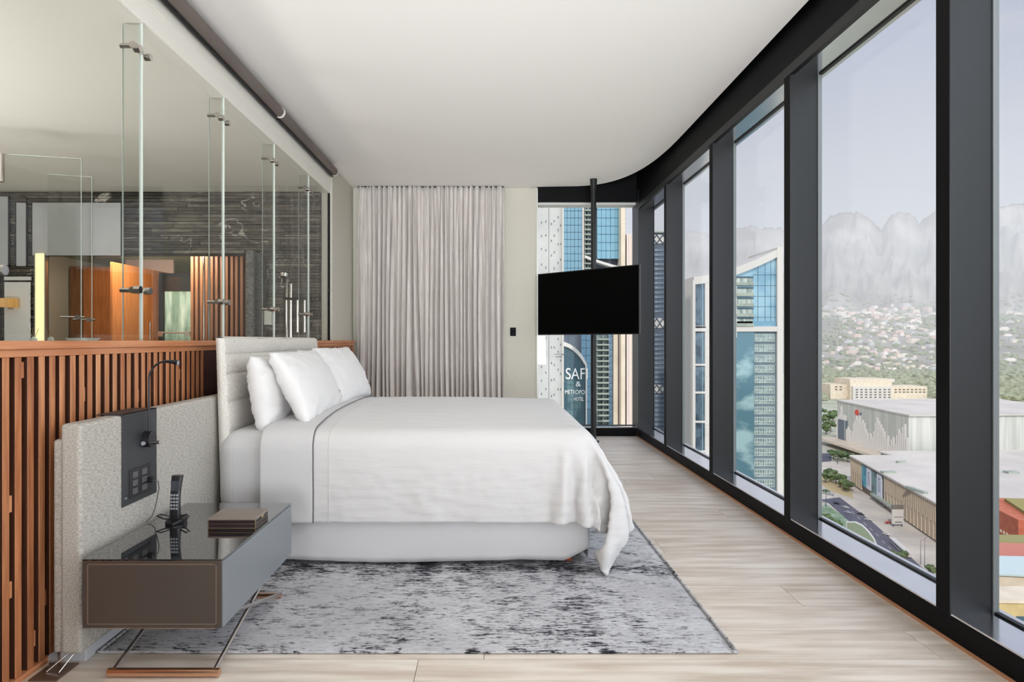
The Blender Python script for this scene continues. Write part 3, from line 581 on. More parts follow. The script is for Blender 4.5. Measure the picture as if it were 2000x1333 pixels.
-1,0,1,-1,1,-1,0,0,0,0,1,-1,0,1,-1,-1,2,0,5,11,-8,-23,11,30,-2,-19,-3,15,12,-2,-14,-14,30,-14,-12,-19,-8,22,25,-4,-12,-17,8,20,-8,-14,3,5,-3,-3,1,-1,1,1,-1,0,0,1,-1,0,0,
0,1,0,-1,0,0,2,-2,1,-1,0,0,0,0,0,1,-2,1,0,0,1,-1,1,-1,1,-1,1,-1,-1,3,3,12,-1,-18,-15,22,24,-2,-16,-11,10,14,5,-5,-10,-10,-6,5,29,17,-5,-8,-17,-5,26,2,-12,-9,3,3,1,-4,0,2,
-2,0,0,0,0,0,0,0,0,0,0,0,0,0,0,-1,1,-1,1,1,-1,1,-1,2,-3,2,0,-1,0,-1,1,0,0,0,0,0,-1,2,0,1,13,2,-8,-18,-11,28,21,0,-12,-16,0,13,11,-28,0,10,31,13,-5,-6,-15,-14,16,17,-3,
-16,-3,4,2,2,-4,-1,0,0,0,1,-1,0,1,-1,1,-2,1,0,1,-1,0,0,-1,2,0,-1,0,0,-1,1,-1,2,-1,0,1,0,-1,0,0,0,0,0,0,-1,0,2,1,9,6,-1,-16,-18,3,29,14,0,-8,-16,-3,3,-22,17,26,3,-3,-4,
-11,-18,0,26,2,-4,-15,0,3,3,0,-3,-1,1,1,-1,0,1,0,0,-2,1,1,0,-1,-1,1,0,0,2,-2,0,0,0,1,0,-1,-1,2,-1,-1,0,1,1,-1,0,0,0,2,-3,1,1,1,0,6,9,1,-8,-16,-14,7,29,13,-1,-3,-18,-7,2,
19,2,-1,-4,-8,-19,-5,16,15,1,-10,-11,1,3,1,2,-3,-1,0,-1,1,-1,2,-2,-2,5,-3,1,-1,2,0,0,-1,0,0,0,0,1,0,-2,2,-1,0,-1,1,0,2,-2,-1,2,-2,3,-3,0,1,0,0,2,0,4,10,-1,1,-12,-18,-6,
14,26,9,-1,-1,-13,24,-2,-2,0,-4,-19,-12,5,27,0,0,-15,-5,1,3,1,2,-1,-3,1,-1,0,2,-3,1,3,-4,1,0,1,-2,0,2,0,-1,-1,1,1,0,-2,1,0,0,2,-1,-2,1,-1,1,2,-2,0,-2,2,1,-1,-1,1,1,1,2,
11,2,-1,-7,-12,-18,1,19,24,7,-1,2,21,-1,2,-5,-16,-16,-1,23,12,-2,-2,-15,-2,0,4,-1,3,-2,-1,-2,2,0,-3,3,-1,-1,1,0,0,0,-1,1,0,-1,1,2,-1,-3,1,1,1,-2,3,-3,0,1,1,-2,2,-1,0,0,2,
-1,-2,1,0,2,0,0,1,9,5,0,-1,-12,-15,-9,1,22,21,5,3,34,-9,-8,-9,-23,-5,10,22,4,2,-8,-11,-1,2,-1,2,2,-1,-1,-1,-1,1,1,-2,1,1,0,-1,0,1,-1,0,1,1,-3,0,0,0,3,-4,1,0,1,1,-1,2,-1,
-2,1,0,0,1,-3,2,-1,1,0,-1,3,0,1,7,8,-2,2,-8,-9,-20,-2,4,31,13,-2,3477,-1,-1,1,0,0,0,1,0,1,1,10,24,36,40,40,41,40,41,40,41,40,41,40,41,40,41,40,41,40,41,40,41,40,41,40,41,
40,41,40,41,40,41,40,41,40,41,40,41,40,41,41,40,41,40,41,40,41,40,40,36,24,10,2,0,0,1,0,1,0,0,0,1,-1,1,2,-1,0,0,0,-1,0,0,-1,0,1,0,0,0,0,0,0,0,0,0,0,0,0,0,0,0,0,0,0,0,0,0,
0,0,0,0,0,0,0,0,0,0,0,1,-1,1,-1,1,-1,0,0,0,0,0,0,0,0,0,0,0,1,-2,1,0,-1,1,-2,1,-1,1,0,2,0,-2,-1,1,0,0,0,0,-1,2,0,-1,0,0,0,0,0,-1,1,-1,1,-1,1,-1,1,-1,1,0,0,0,0,0,0,0,0,0,0,
0,0,0,0,0,1,-1,0,0,0,0,0,0,0,0,0,0,0,0,0,0,0,0,0,-1,1,0,1,-1,-1,2,-2,3,-2,-2,-2,1,0,1,-1,1,0,0,0,1,-2,1,0,0,0,0,-1,1,0,0,0,0,0,0,0,0,0,0,-1,1,0,0,0,0,0,0,0,0,0,0,0,1,-1,
0,0,0,0,0,0,0,1,-1,1,-1,1,-1,0,0,0,0,0,0,0,1,-1,0,1,0,-2,2,-1,-1,2,1,-2,1,0,0,-1,1,0,0,0,0,0,0,0,0,0,0,0,0,0,0,0,0,0,0,0,0,0,0,0,-1,1,0,0,0,0,0,0,0,0,0,0,0,0,0,0,1,-1,1,
-1,0,0,0,0,0,0,0,0,0,0,0,0,1,-2,1,-1,0,0,2,-1,-2,4,-1,-1,1,0,0,0,1,-1,0,0,-1,2,-1,0,0,0,0,0,0,0,-1,1,-1,1,-1,1,0,0,0,0,0,0,0,0,0,0,0,0,0,0,0,0,0,0,0,1,-1,0,0,0,0,0,0,0,0,
0,0,1,-1,0,0,0,0,0,0,0,0,0,0,0,0,1,-1,0,0,1,-1,1,-1,-1,1,0,0,1,-1,0,0,0,0,0,0,0,0,0,0,0,0,0,0,-1,1,0,0,0,0,0,0,0,0,0,0,0,0,0,0,0,0,0,0,0,0,0,0,0,0,0,0,0,0,0,-1,1,0,0,0,0,
-1,1,-1,1,1,0,-2,1,-1,-1,0,1,-1,1,-1,1,-1,-1,0,1,0,-1,1,0,0,0,0,0,-1,1,0,0,0,0,0,0,0,0,-1,1,0,0,0,-1,1,0,0,0,0,0,0,0,0,0,0,0,0,0,0,0,0,0,0,0,0,0,0,1,-1,0,0,0,1,0,-1,1,-1,
-1,-1,2,0,1,1,0,-1,1,0,-1,0,1,1,0,-1,0,1,-1,0,0,0,0,0,0,0,0,0,0,0,0,0,0,0,0,0,0,0,0,0,0,0,0,0,0,0,1,-1,0,0,0,0,0,0,0,0,1,-1,1,-1,0,0,0,0,0,0,0,0,0,1,0,-1,0,1,0,0,-2,0,-1,
1,0,-2,0,3,0,0,-2,1,0,0,0,0,0,0,0,0,0,0,0,0,0,0,0,0,0,0,0,0,0,0,0,0,0,0,0,0,0,0,0,0,0,0,0,0,0,0,0,0,0,0,0,0,0,1,-1,0,-1,1,0,0,0,0,-1,1,-1,1,-2,3,-2,2,0,0,-3,0,1,0,-2,-1,
1,2,-1,0,-1,0,1,0,0,0,0,0,0,0,0,0,0,0,0,0,0,0,0,0,0,0,0,0,0,0,0,0,0,0,0,0,0,0,0,0,0,0,0,0,0,0,0,0,0,0,0,0,0,0,0,0,-1,1,0,1,-1,2,-3,1,0,0,0,1,-1,-1,1,1,3,-3,0,-1,0,2,-1,
-1,1,0,0,0,0,0,0,0,0,0,-1,1,0,0,0,0,0,0,0,0,0,0,0,0,0,0,0,0,0,0,0,0,0,0,0,0,0,0,0,0,0,-1,1,0,0,0,0,0,0,0,0,0,0,0,-1,2,0,-2,-1,1,2,1,0,-1,0,-3,3,-1,1,1,-2,1,0,0,0,0,0,0,0,
0,0,-1,1,0,0,0,0,0,0,0,-1,1,0,0,0,0,0,0,0,0,0,0,0,0,0,0,0,0,0,0,0,0,0,0,0,0,0,0,0,0,-1,1,0,0,0,-1,2,-1,0,-1,2,1,0,-1,-1,2,0,-1,1,-1,1,-1,0,1,-1,1,-1,0,0,0,0,0,0,0,0,0,0,
0,0,0,0,0,0,0,0,0,0,0,0,0,0,0,0,0,0,0,0,0,0,0,0,0,0,0,0,0,0,1,-1,0,0,0,0,0,-1,1,0,0,1,-2,1,-1,2,-1,0,-1,0,1,-1,1,-2,2,-1,0,1,-1,-1,1,-1,1,0,0,0,0,0,0,0,1,-1,0,0,0,0,0,0,
0,0,0,0,0,0,0,0,0,0,0,0,0,0,0,0,0,0,0,0,0,0,0,0,0,0,0,0,0,0,0,0,0,0,-1,1,0,0,0,1,-2,0,1,-1,0,2,-1,-1,2,-3,2,-1,0,0,1,0,0,-1,0,0,0,0,0,0,0,-1,1,0,0,-1,1,0,0,0,1,-1,0,0,0,
-1,1,0,0,0,0,0,0,1,-1,0,0,0,0,0,0,0,0,0,0,0,0,0,-1,1,0,1,-1,1,-2,1,0,0,0,1,-1,-1,2,0,0,1,0,0,0,-1,-1,1,1,-1,0,0,0,0,0,0,0,0,0,0,0,0,0,0,0,0,0,0,0,0,0,0,0,0,1,-1,0,0,0,0,
0,0,-1,1,0,0,0,0,0,0,0,0,0,0,0,0,0,1,-1,0,-1,1,-1,1,0,0,0,-1,1,1,1,-2,-1,-3,1,0,0,2,-1,2,-1,-1,1,-1,1,0,0,0,0,0,0,0,0,0,0,0,0,0,0,0,0,0,0,0,0,0,0,0,0,0,0,0,0,0,0,0,0,0,0,
0,0,0,0,0,0,0,-1,1,0,0,0,0,0,0,0,0,0,0,0,0,0,-1,0,-1,2,1,2,-1,1,-2,-1,2,-2,2,-1,0,0,0,0,0,0,0,0,0,0,0,0,0,0,0,0,0,0,0,0,0,0,0,0,0,0,0,0,0,0,0,0,0,0,0,0,0,0,0,0,0,0,0,0,1,
-1,0,0,-1,1,0,0,0,1,-1,0,0,0,-1,1,0,2,-2,0,0,-1,-1,2,0,0,0,-1,1,0,0,0,0,0,0,0,0,0,0,0,0,0,0,0,0,0,0,0,0,0,0,0,0,0,0,0,0,0,0,0,0,0,1,-1,0,0,0,0,0,0,0,0,0,0,0,0,0,0,0,0,1,
0,-1,0,-1,1,0,2,-1,1,-2,1,2,-1,0,2,0,-1,0,2,-2,0,0,1,-1,0,0,0,0,0,0,0,0,0,0,0,0,0,0,0,0,0,-1,1,0,0,0,0,0,0,0,0,0,0,0,0,0,0,0,0,0,0,0,0,0,0,0,0,0,0,1,-1,0,-1,0,1,1,0,-1,1,
-1,1,-1,-1,1,-3,1,0,-2,-1,2,-1,0,1,0,-1,1,0,0,0,0,0,0,0,0,0,0,0,0,0,0,0,0,0,0,0,0,0,0,0,0,0,0,0,0,0,0,0,0,0,0,0,0,1,-1,0,0,0,0,0,0,0,0,0,0,0,0,0,-1,0,1,0,-1,0,0,-1,1,-1,
1,-2,3,0,1,-1,0,-1,-1,1,1,-1,0,0,0,0,0,0,0,0,0,0,0,0,0,0,0,0,0,0,0,0,0,0,0,0,0,0,0,0,0,0,0,0,0,0,0,0,0,0,0,0,0,0,0,0,0,0,0,0,1,0,-1,1,-1,1,-1,1,0,-1,1,0,-1,-1,-1,-2,0,1,
-1,1,1,1,-1,0,1,0,0,0,0,0,0,0,0,0,0,0,0,0,0,0,-1,1,0,0,0,0,0,0,0,0,0,0,0,0,0,0,0,0,0,0,0,0,0,0,0,0,0,0,0,0,1,-1,0,0,0,1,-1,1,-2,1,-2,2,-1,0,0,2,0,2,0,0,-1,2,-1,-2,1,1,-2,
0,0,0,0,0,0,0,0,0,0,0,0,0,0,0,0,0,0,0,0,0,0,0,0,-1,1,0,0,0,0,0,0,0,0,0,1,-1,0,0,0,0,0,0,0,0,0,0,0,0,0,0,-1,1,0,0,0,3,-4,2,0,0,-2,2,1,0,-1,0,0,0,0,-1,1,1,-2,1,0,0,0,0,0,0,
-1,1,0,0,0,0,0,0,0,0,0,0,0,0,0,0,0,0,0,0,0,0,0,0,0,0,0,-1,1,0,0,0,0,0,0,0,0,0,0,0,0,0,0,0,0,0,0,0,-2,3,-2,1,1,1,-1,-2,0,1,1,-1,0,2,0,-2,1,0,-1,1,0,-1,1,0,0,0,0,0,0,0,0,0,
0,0,0,0,0,0,0,0,0,0,0,0,0,0,0,0,0,0,0,0,1,-1,0,0,0,0,0,0,0,0,0,0,0,0,0,0,0,0,-1,1,0,1,-1,1,0,0,1,0,3,-1,0,-1,0,0,0,0,-1,0,0,0,0,0,0,-1,1,0,0,0,0,0,0,0,0,0,0,0,0,0,0,-1,1,
0,0,0,0,0,0,0,0,0,0,0,0,0,0,0,0,0,0,0,0,0,0,1,-1,0,0,0,0,0,0,0,0,0,-1,0,0,-1,-1,-1,2,-1,1,0,0,-1,0,-1,1,1,0,0,0,0,-1,1,0,0,0,0,0,0,-1,1,0,0,0,0,0,0,0,0,0,0,0,0,0,0,0,0,0,
0,0,0,0,0,0,0,0,0,0,0,0,0,0,0,0,0,0,0,0,0,0,-1,1,0,0,0,0,1,-1,0,0,-1,-3,1,0,-1,4,0,1,-2,0,0,0,0,-1,1,0,0,-1,1,0,-1,1,0,0,-1,1,0,0,0,0,0,0,0,0,0,0,0,0,0,0,0,0,0,0,0,0,0,0,
0,0,0,1,-1,1,-1,0,0,0,0,0,0,0,0,1,-1,-1,1,-1,1,-1,2,1,-2,-1,1,-3,2,1,-3,1,-1,1,1,-1,1,0,0,0,0,0,0,0,0,0,0,0,0,0,0,0,0,0,0,0,0,0,0,0,0,0,0,0,0,0,0,0,0,0,0,0,0,0,0,0,0,0,0,
0,0,0,0,0,0,0,0,1,-1,1,0,-1,1,-1,0,-1,0,3,0,-1,3,-3,1,1,-1,0,1,-1,0,0,0,0,0,0,0,0,-1,1,0,0,0,0,0,0,0,0,0,0,0,0,0,0,0,0,0,0,0,0,0,0,0,0,0,0,0,0,0,0,0,0,0,0,0,1,-1,0,0,1,
-1,0,-1,0,0,2,0,1,-1,0,0,-1,-1,-1,3,-3,2,-1,-2,1,1,-1,0,0,0,0,0,0,0,0,0,0,0,0,0,0,0,0,0,0,0,0,-1,1,0,0,0,0,0,0,0,0,0,0,0,0,0,0,0,0,0,0,0,0,0,0,0,0,0,0,0,1,-1,1,-1,0,0,0,
0,-1,0,1,0,0,0,-1,1,-1,3,-3,1,1,0,-2,0,1,0,0,0,0,-1,0,1,0,0,0,0,0,0,0,0,0,0,0,0,0,0,0,0,0,0,0,0,0,0,0,0,0,0,0,0,0,0,0,0,1,-1,0,0,0,0,0,0,0,0,0,0,1,0,0,-1,-1,1,-1,0,2,-1,
-1,2,-1,0,0,0,0,0,0,0,1,-1,1,-1,0,0,0,0,-1,1,0,-1,1,-1,1,0,0,0,-1,1,0,0,0,0,0,0,0,0,0,0,0,0,0,0,0,0,0,0,0,0,0,0,0,0,0,0,0,0,0,1,-1,0,0,0,0,0,1,-1,0,1,-1,0,-1,4,-1,2,2,-4,
2,0,0,-1,1,0,-1,0,1,0,0,0,0,0,0,0,0,0,0,0,0,0,0,0,0,0,0,0,0,0,0,0,0,0,0,0,0,0,0,0,0,0,0,0,0,0,0,0,0,0,0,1,-1,0,0,0,1,-1,0,0,0,-1,1,0,-1,2,-3,4,-5,1,-1,-4,6,-1,-1,0,0,1,0,
-1,1,-1,0,-1,1,0,0,-1,1,0,0,0,0,0,0,0,0,0,0,0,0,0,0,0,0,0,0,0,0,0,0,0,0,0,0,0,0,0,0,0,0,0,0,0,0,0,1,-1,0,0,1,-1,0,0,1,0,0,-1,0,2,-2,2,-2,1,2,-2,1,0,0,0,-2,-1,3,-2,1,0,0,
-1,0,1,0,-1,1,0,0,0,-1,1,0,0,0,0,0,0,0,0,0,0,0,0,0,0,0,0,0,0,-1,1,0,0,0,0,0,0,0,0,0,0,0,0,0,1,-1,0,0,0,0,-1,0,-1,3,-1,-1,-1,2,0,0,-7,3,3,1,1,0,1,0,-1,-2,1,-1,1,0,0,-1,1,
0,0,-1,1,0,0,0,0,0,0,0,0,0,0,0,0,0,0,0,0,0,0,0,0,0,0,0,0,-1,1,0,0,0,0,1,-1,0,1,-1,1,-1,1,-1,1,0,-1,1,0,2,-3,-1,-1,3,-3,3,-2,-27,2,2,5,3,4,4,3,1,4,-2,0,0,0,0,1,-1,1,0,0,0,
0,0,0,0,0,0,0,1,-1,0,0,0,0,0,0,0,0,0,-1,1,0,0,0,0,0,0,0,-1,1,0,0,0,0,0,0,0,1,-1,1,-1,0,0,1,-1,-2,2,1,2,-2,3,-1,3,-4,-6,-3,-4,-1,-1,-1,1,3,2,9,4,0,0,1,-1,1,0,-1,1,0,0,0,0,
0,1,-1,0,0,0,0,1,-1,0,0,0,0,0,0,0,0,0,0,0,0,0,0,0,0,0,0,0,0,0,0,1,-1,0,1,0,0,0,1,-3,0,3,2,3,3,4,1,3,2,25,-2,2,0,-1,-1,-2,-3,-4,-4,-10,0,-1,0,0,1,0,0,0,0,0,0,0,0,0,0,0,0,
0,0,0,-1,1,0,0,0,0,0,0,0,0,0,0,0,0,0,0,0,0,0,0,-1,1,0,0,0,1,0,0,0,0,1,4,7,6,4,2,3,1,0,2,0,0,10,2,-4,-3,-4,-5,-3,-2,-2,6,10,-4,-1,-2,1,1,0,0,1,0,-1,0,1,-1,0,0,0,0,0,0,0,1,
-1,0,0,0,0,0,0,0,0,0,0,0,0,0,0,-1,1,0,-1,1,0,0,0,0,0,0,0,3,-1,-3,-6,-1,1,0,2,0,1,1,1,1,1,-36,0,-2,-1,1,4,6,9,14,8,2,0,-8,4,0,-1,0,0,0,0,1,-1,0,1,-1,0,1,-1,0,0,0,0,0,0,0,
0,0,0,0,0,0,0,0,0,-1,1,0,0,0,-1,1,0,-1,0,0,0,0,0,0,-2,3,-2,7,-12,-12,-8,-5,-2,-2,0,-1,0,0,-35,3,11,13,8,12,11,7,-1,-10,-14,-11,12,1,-3,-1,-1,-1,0,-1,0,1,-1,0,1,-1,0,0,0,
1,-1,0,0,0,0,0,0,0,0,0,0,0,0,0,0,0,-1,1,0,0,0,-1,1,0,-1,-1,0,-1,-1,-3,0,2,7,25,5,-7,-10,-11,-9,-8,-7,-4,-3,3,12,7,4,9,2,-7,-14,-18,-18,-7,30,10,-7,-3,-2,0,1,-1,0,-1,0,1,
-1,0,0,0,1,-1,0,0,0,0,0,0,0,-1,1,0,0,0,-1,1,-1,1,-1,1,0,-1,1,-1,1,-1,0,0,0,0,0,-3,-3,-9,10,-14,4,26,23,5,-4,0,-3,-5,-8,-11,37,0,-1,-2,-10,-18,-17,-15,-9,12,35,3,-9,-1,-3,
-1,0,-1,0,1,0,-1,0,0,0,1,-1,0,0,0,0,0,0,0,0,0,0,0,0,0,0,0,0,0,0,0,0,-1,1,-1,1,-1,1,-1,1,0,-1,0,3,-6,-9,-2,18,-16,-14,12,26,20,1,-3,0,0,4,37,-4,-11,-19,-18,-13,-6,0,14,32,
6,-1,-14,3,-3,-3,0,0,1,-1,0,1,-1,1,-1,0,0,0,0,0,0,0,0,0,0,0,0,0,-1,1,0,0,0,0,0,0,0,0,0,0,-1,1,0,0,-1,1,0,0,-1,-6,-1,-9,2,17,-11,-19,4,18,25,15,1,-4,-7,11,-17,-17,-10,-2,
4,1,19,28,2,-5,-7,-2,-5,0,2,-2,0,0,0,1,-1,0,0,0,0,0,0,0,0,0,0,0,0,0,0,0,0,0,0,-1,1,-1,1,-1,1,-1,1,-1,1,0,0,-1,1,0,-1,1,0,0,-6,11,-19,3,-2,20,-8,-26,-2,7,18,23,14,6,-20,
-12,-4,5,4,-2,22,22,5,-5,2,-17,7,-5,0,-1,-1,1,-1,0,0,0,1,-1,1,-1,1,-1,1,-1,0,0,0,0,0,0,0,0,0,0,0,0,0,0,0,0,0,0,0,0,0,-1,1,-1,1,0,-1,1,-1,-3,2,-3,-13,9,-8,23,-4,-26,-6,3,
11,20,21,-33,4,4,-3,0,28,16,3,0,-3,-5,-11,9,-7,0,-1,0,-1,0,1,-1,1,-1,0,0,0,0,0,0,0,1,-1,0,0,0,0,0,0,0,0,0,0,0,0,0,-1,1,-1,1,-1,1,0,0,0,-1,1,0,-1,1,-1,-4,8,-19,1,12,-13,
24,-3,-26,-8,-1,5,11,-22,-1,-5,7,25,10,4,2,-8,4,-17,4,4,-7,1,0,1,-2,0,0,0,0,0,1,-1,0,0,0,0,0,0,0,0,0,0,0,0,0,0,0,0,0,0,-1,1,0,0,0,0,0,0,0,-1,1,0,0,0,0,-1,-1,-5,12,-12,
-11,8,2,-9,25,0,-24,-13,-1,1,-28,-4,13,26,8,3,4,-8,0,-5,-18,15,-5,-2,3,-1,-1,0,1,-1,0,0,0,0,0,0,0,0,0,0,0,0,1,-1,0,0,0,0,0,0,0,-1,1,0,0,0,0,0,-1,1,-1,1,0,0,0,-1,1,0,0,-1,
-6,8,2,-19,-1,15,-10,-6,29,0,-22,-16,-3,-33,20,24,4,2,3,-2,-5,5,-20,-2,12,-11,3,1,0,0,0,-1,0,1,-1,0,0,0,1,-1,0,0,0,0,0,0,0,0,0,0,0,0,-1,1,0,0,0,0,0,-1,1,0,0,0,-1,1,-1,1,
0,0,0,-1,-1,-5,5,10,-15,-12,7,14,-16,-5,26,7,-18,-20,-9,21,4,-1,4,1,-8,4,-5,-19,9,8,-6,-3,0,1,0,-1,0,0,0,0,1,-1,0,0,0,1,-1,0,0,0,0,0,0,0,0,0,0,0,0,0,0,0,-1,1,0,0,0,-1,1,
0,0,0,0,0,-1,1,-1,-1,-4,2,10,-4,-19,-1,15,3,-22,6,21,7,-12,15,2,-3,6,1,-9,-3,6,-18,-4,15,-1,-5,-1,0,0,0,-1,0,0,0,0,0,0,0,0,0,0,0,0,0,0,0,0,0,0,0,0,0,0,0,0,0,0,0,0,0,-1,1,
0,0,0,-1,1,-1,1,0,0,-1,0,-4,-2,11,2,-15,-10,4,18,0,-25,6,18,-1,-2,12,9,0,-5,-8,8,-6,-17,5,13,-5,-1,-2,1,-2,1,0,-1,1,-1,0,0,0,1,-1,0,0,0,1,-1,0,0,0,0,0,0,0,0,0,0,0,-1,1,0,
-1,1,0,0,0,-1,1,0,0,0,-1,1,-1,0,0,-3,-3,8,5,-6,-17,-3,11,12,-8,-20,11,33,259,40,41,40,41,40,41,40,41,40,41,40,31,19,6,3,3,2,3,2,2,2,1,2,1,1,0,1,1,0,0,1,0,0,0,0,0,0,0,0,0,
-1,0,0,0,-1,-1,0,-1,-1,-2,-1,-2,-2,-2,-3,-2,-3,-3,-6,-19,-31,-40,-41,-40,-41,-40,-41,-40,-41,-40,-41,-40,0,0,0,0,0,0,0,0,0,1,-1,0,0,0,0,1,0,1,0,0,1,0,0,0,0,0,1,0,0,0,0,0,
0,0,0,0,0,0,0,0,0,1,-1,0,0,0,0,-1,0,0,0,0,0,-1,0,0,-1,0,-1,0,1,-1,0,1,-1,1,-1,1,-1,1,-1,1,-1,0,0,0,0,0,0,0,0,0,0,0,-1,1,0,0,1,0,1,0,1,-1,0,1,0,0,1,-1,0,0,1,0,-1,0,1,0,0,
0,0,0,0,-1,0,1,0,-1,0,1,0,-1,0,0,-1,0,1,-1,0,-1,-1,0,0,0,0,0,0,0,0,0,0,0,0,0,0,0,0,1,-1,0,0,0,0,0,0,0,0,1,-1,0,1,-1,2,-1,0,1,0,1,0,0,0,-1,2,-1,0,0,0,0,1,-1,0,0,0,0,0,0,1,
-1,0,0,0,1,-1,-1,1,0,0,0,-1,-1,1,-1,0,0,0,-1,0,0,0,0,0,0,0,0,0,0,0,0,0,0,0,0,1,-1,1,-1,1,-1,0,0,0,1,-1,0,1,-1,1,1,-1,1,0,0,0,1,0,-1,1,1,-1,0,0,0,0,0,0,0,0,0,0,0,0,0,0,0,
-1,1,0,0,-1,0,0,0,0,-1,0,0,0,-1,0,0,0,1,-1,0,0,0,0,0,0,0,0,0,0,0,0,0,0,0,0,0,0,0,0,0,-1,1,0,0,1,0,0,1,0,-1,1,0,0,0,0,1,-2,1,0,1,-1,0,0,0,1,0,-1,0,0,1,0,-1,0,1,-2,1,0,0,0,
-1,1,0,-1,0,0,-1,0,0,0,0,0,0,0,0,0,0,0,0,0,0,1,0,0,0,0,0,0,0,0,0,0,0,0,0,0,0,1,0,0,0,0,0,1,-1,1,0,0,1,-1,0,0,1,-1,0,0,0,0,-1,0,1,0,0,0,0,0,0,0,0,0,0,0,0,0,-1,0,0,0,0,0,0,
-1,0,0,0,0,1,-1,1,-1,1,-1,1,-1,0,0,0,0,0,0,0,0,0,0,0,0,0,1,-1,1,-1,0,1,0,0,0,0,1,-1,0,1,-1,0,1,0,-1,1,0,0,0,0,0,0,0,0,0,0,-1,1,0,0,0,0,-1,0,0,1,-1,0,0,0,-1,0,0,0,0,0,0,0,
0,0,0,0,0,0,0,0,0,0,0,0,0,0,0,0,0,0,0,0,0,0,0,0,1,0,0,0,0,0,0,0,0,1,-1,1,0,0,-1,1,-1,1,0,0,0,0,0,0,0,0,-1,1,-1,1,-1,1,-1,1,0,-1,0,1,-1,0,0,0,0,-1,0,0,0,0,0,0,0,0,0,0,0,0,
0,0,0,0,0,0,0,0,0,0,0,0,0,0,-1,1,0,0,0,0,1,0,0,0,0,1,-1,0,0,0,0,1,-1,1,-1,0,0,0,0,0,0,0,0,1,-1,1,-1,0,0,0,0,0,0,-1,0,1,0,-1,0,0,0,0,0,0,0,0,0,0,0,0,0,0,0,0,0,0,0,0,0,0,0,
0,0,0,0,1,-1,1,-1,0,0,1,0,-1,0,1,0,0,-1,0,1,0,0,0,0,0,0,0,0,0,0,0,0,0,0,0,0,0,0,0,0,0,0,-1,0,1,0,0,-1,0,1,0,-1,0,0,0,0,0,0,0,0,0,0,0,0,0,0,0,0,0,0,0,0,0,0,0,0,0,0,0,0,0,
0,0,0,0,1,0,-1,1,0,0,0,0,0,0,0,0,0,0,0,0,0,0,0,0,0,0,0,0,0,0,0,0,0,0,0,0,0,0,-1,1,0,-1,0,0,0,0,0,0,0,0,0,0,0,0,0,0,0,0,0,0,0,0,0,0,0,0,0,0,0,0,0,0,0,0,0,0,0,0,0,1,-1,0,1,
0,0,-1,0,0,0,1,-1,0,1,0,0,0,0,0,0,-1,0,1,-1,0,0,0,1,0,0,-1,0,1,-1,0,0,0,0,0,0,0,0,0,0,0,0,0,0,0,0,0,0,0,1,-1,0,0,0,0,0,0,1,-1,0,0,0,0,0,0,0,0,0,0,0,1,-1,0,0,1,0,0,0,0,-1,
1,0,-1,0,0,0,0,0,0,1,0,-1,1,0,0,0,-1,0,0,0,1,-1,0,0,1,-1,1,-1,0,0,0,0,1,-1,0,0,0,0,0,0,0,0,0,0,0,0,0,0,0,0,-1,1,0,0,0,0,0,1,-1,1,-1,1,-1,0,1,-1,0,-1,1,0,0,0,0,0,0,0,1,0,
0,0,0,-1,0,0,1,-1,0,0,0,0,0,0,1,-1,0,1,-1,0,0,0,0,0,0,0,0,0,0,0,0,0,0,0,0,1,-1,0,0,0,0,0,0,0,0,0,0,0,0,0,0,0,0,0,0,0,0,1,-1,0,0,1,0,-1,0,0,0,1,-1,0,1,-1,0,0,0,0,1,-1,0,0,
0,0,0,0,1,0,-1,0,0,1,-1,1,-1,1,-1,0,0,0,0,0,0,0,1,-1,0,0,0,0,0,0,0,0,0,0,0,0,0,0,0,0,-1,1,0,0,0,0,0,0,1,-1,0,0,0,1,-1,0,0,0,0,0,0,0,1,-1,0,0,0,0,0,0,1,-1,0,0,0,0,0,0,0,1,
-1,0,0,0,0,0,0,0,0,0,0,0,0,0,0,0,0,1,-1,1,-1,0,0,0,0,0,0,0,0,0,0,0,0,1,-1,0,0,0,0,0,0,0,0,0,0,0,0,0,0,0,1,0,-1,0,0,0,0,0,0,0,0,0,0,0,0,0,0,1,0,-1,0,0,0,0,0,0,0,0,0,0,0,0,
0,0,0,0,0,0,0,0,0,0,0,0,0,0,0,0,0,0,0,0,0,0,0,0,0,0,0,0,0,0,1,-1,0,0,0,0,0,0,0,0,0,0,0,0,0,0,0,0,0,0,0,0,0,0,0,0,0,0,0,0,0,0,0,0,0,0,0,0,0,0,0,0,0,0,0,0,0,0,0,0,0,0,0,0,
0,0,0,-1,1,0,0,0,0,0,0,0,0,0,0,0,0,0,0,-1,1,0,0,0,0,0,0,0,0,0,0,0,0,0,0,0,0,0,0,0,0,0,0,0,0,0,0,0,0,0,0,0,0,0,0,0,0,0,0,0,0,0,0,0,1,-1,0,0,0,0,0,0,0,0,0,0,0,0,0,0,0,0,0,
0,0,0,-1,1,-1,1,0,0,0,0,0,0,0,0,0,0,0,0,0,-1,1,0,0,0,0,0,0,0,0,0,0,0,0,0,0,0,0,0,0,0,0,0,0,0,0,0,0,0,-1,1,0,0,0,-1,1,0,0,0,0,0,0,0,0,0,0,0,0,0,0,0,0,0,0,0,0,0,0,1,-1,0,0,
0,0,0,0,0,0,0,0,0,0,0,0,0,0,0,0,0,0,0,0,0,0,0,0,0,0,0,0,0,-1,1,0,0,0,0,0,0,0,0,0,0,0,0,0,0,0,0,0,0,-1,1,-1,1,-1,1,0,0,0,0,0,0,0,0,0,0,0,0,0,0,0,0,0,0,0,0,0,0,0,0,0,-1,1,
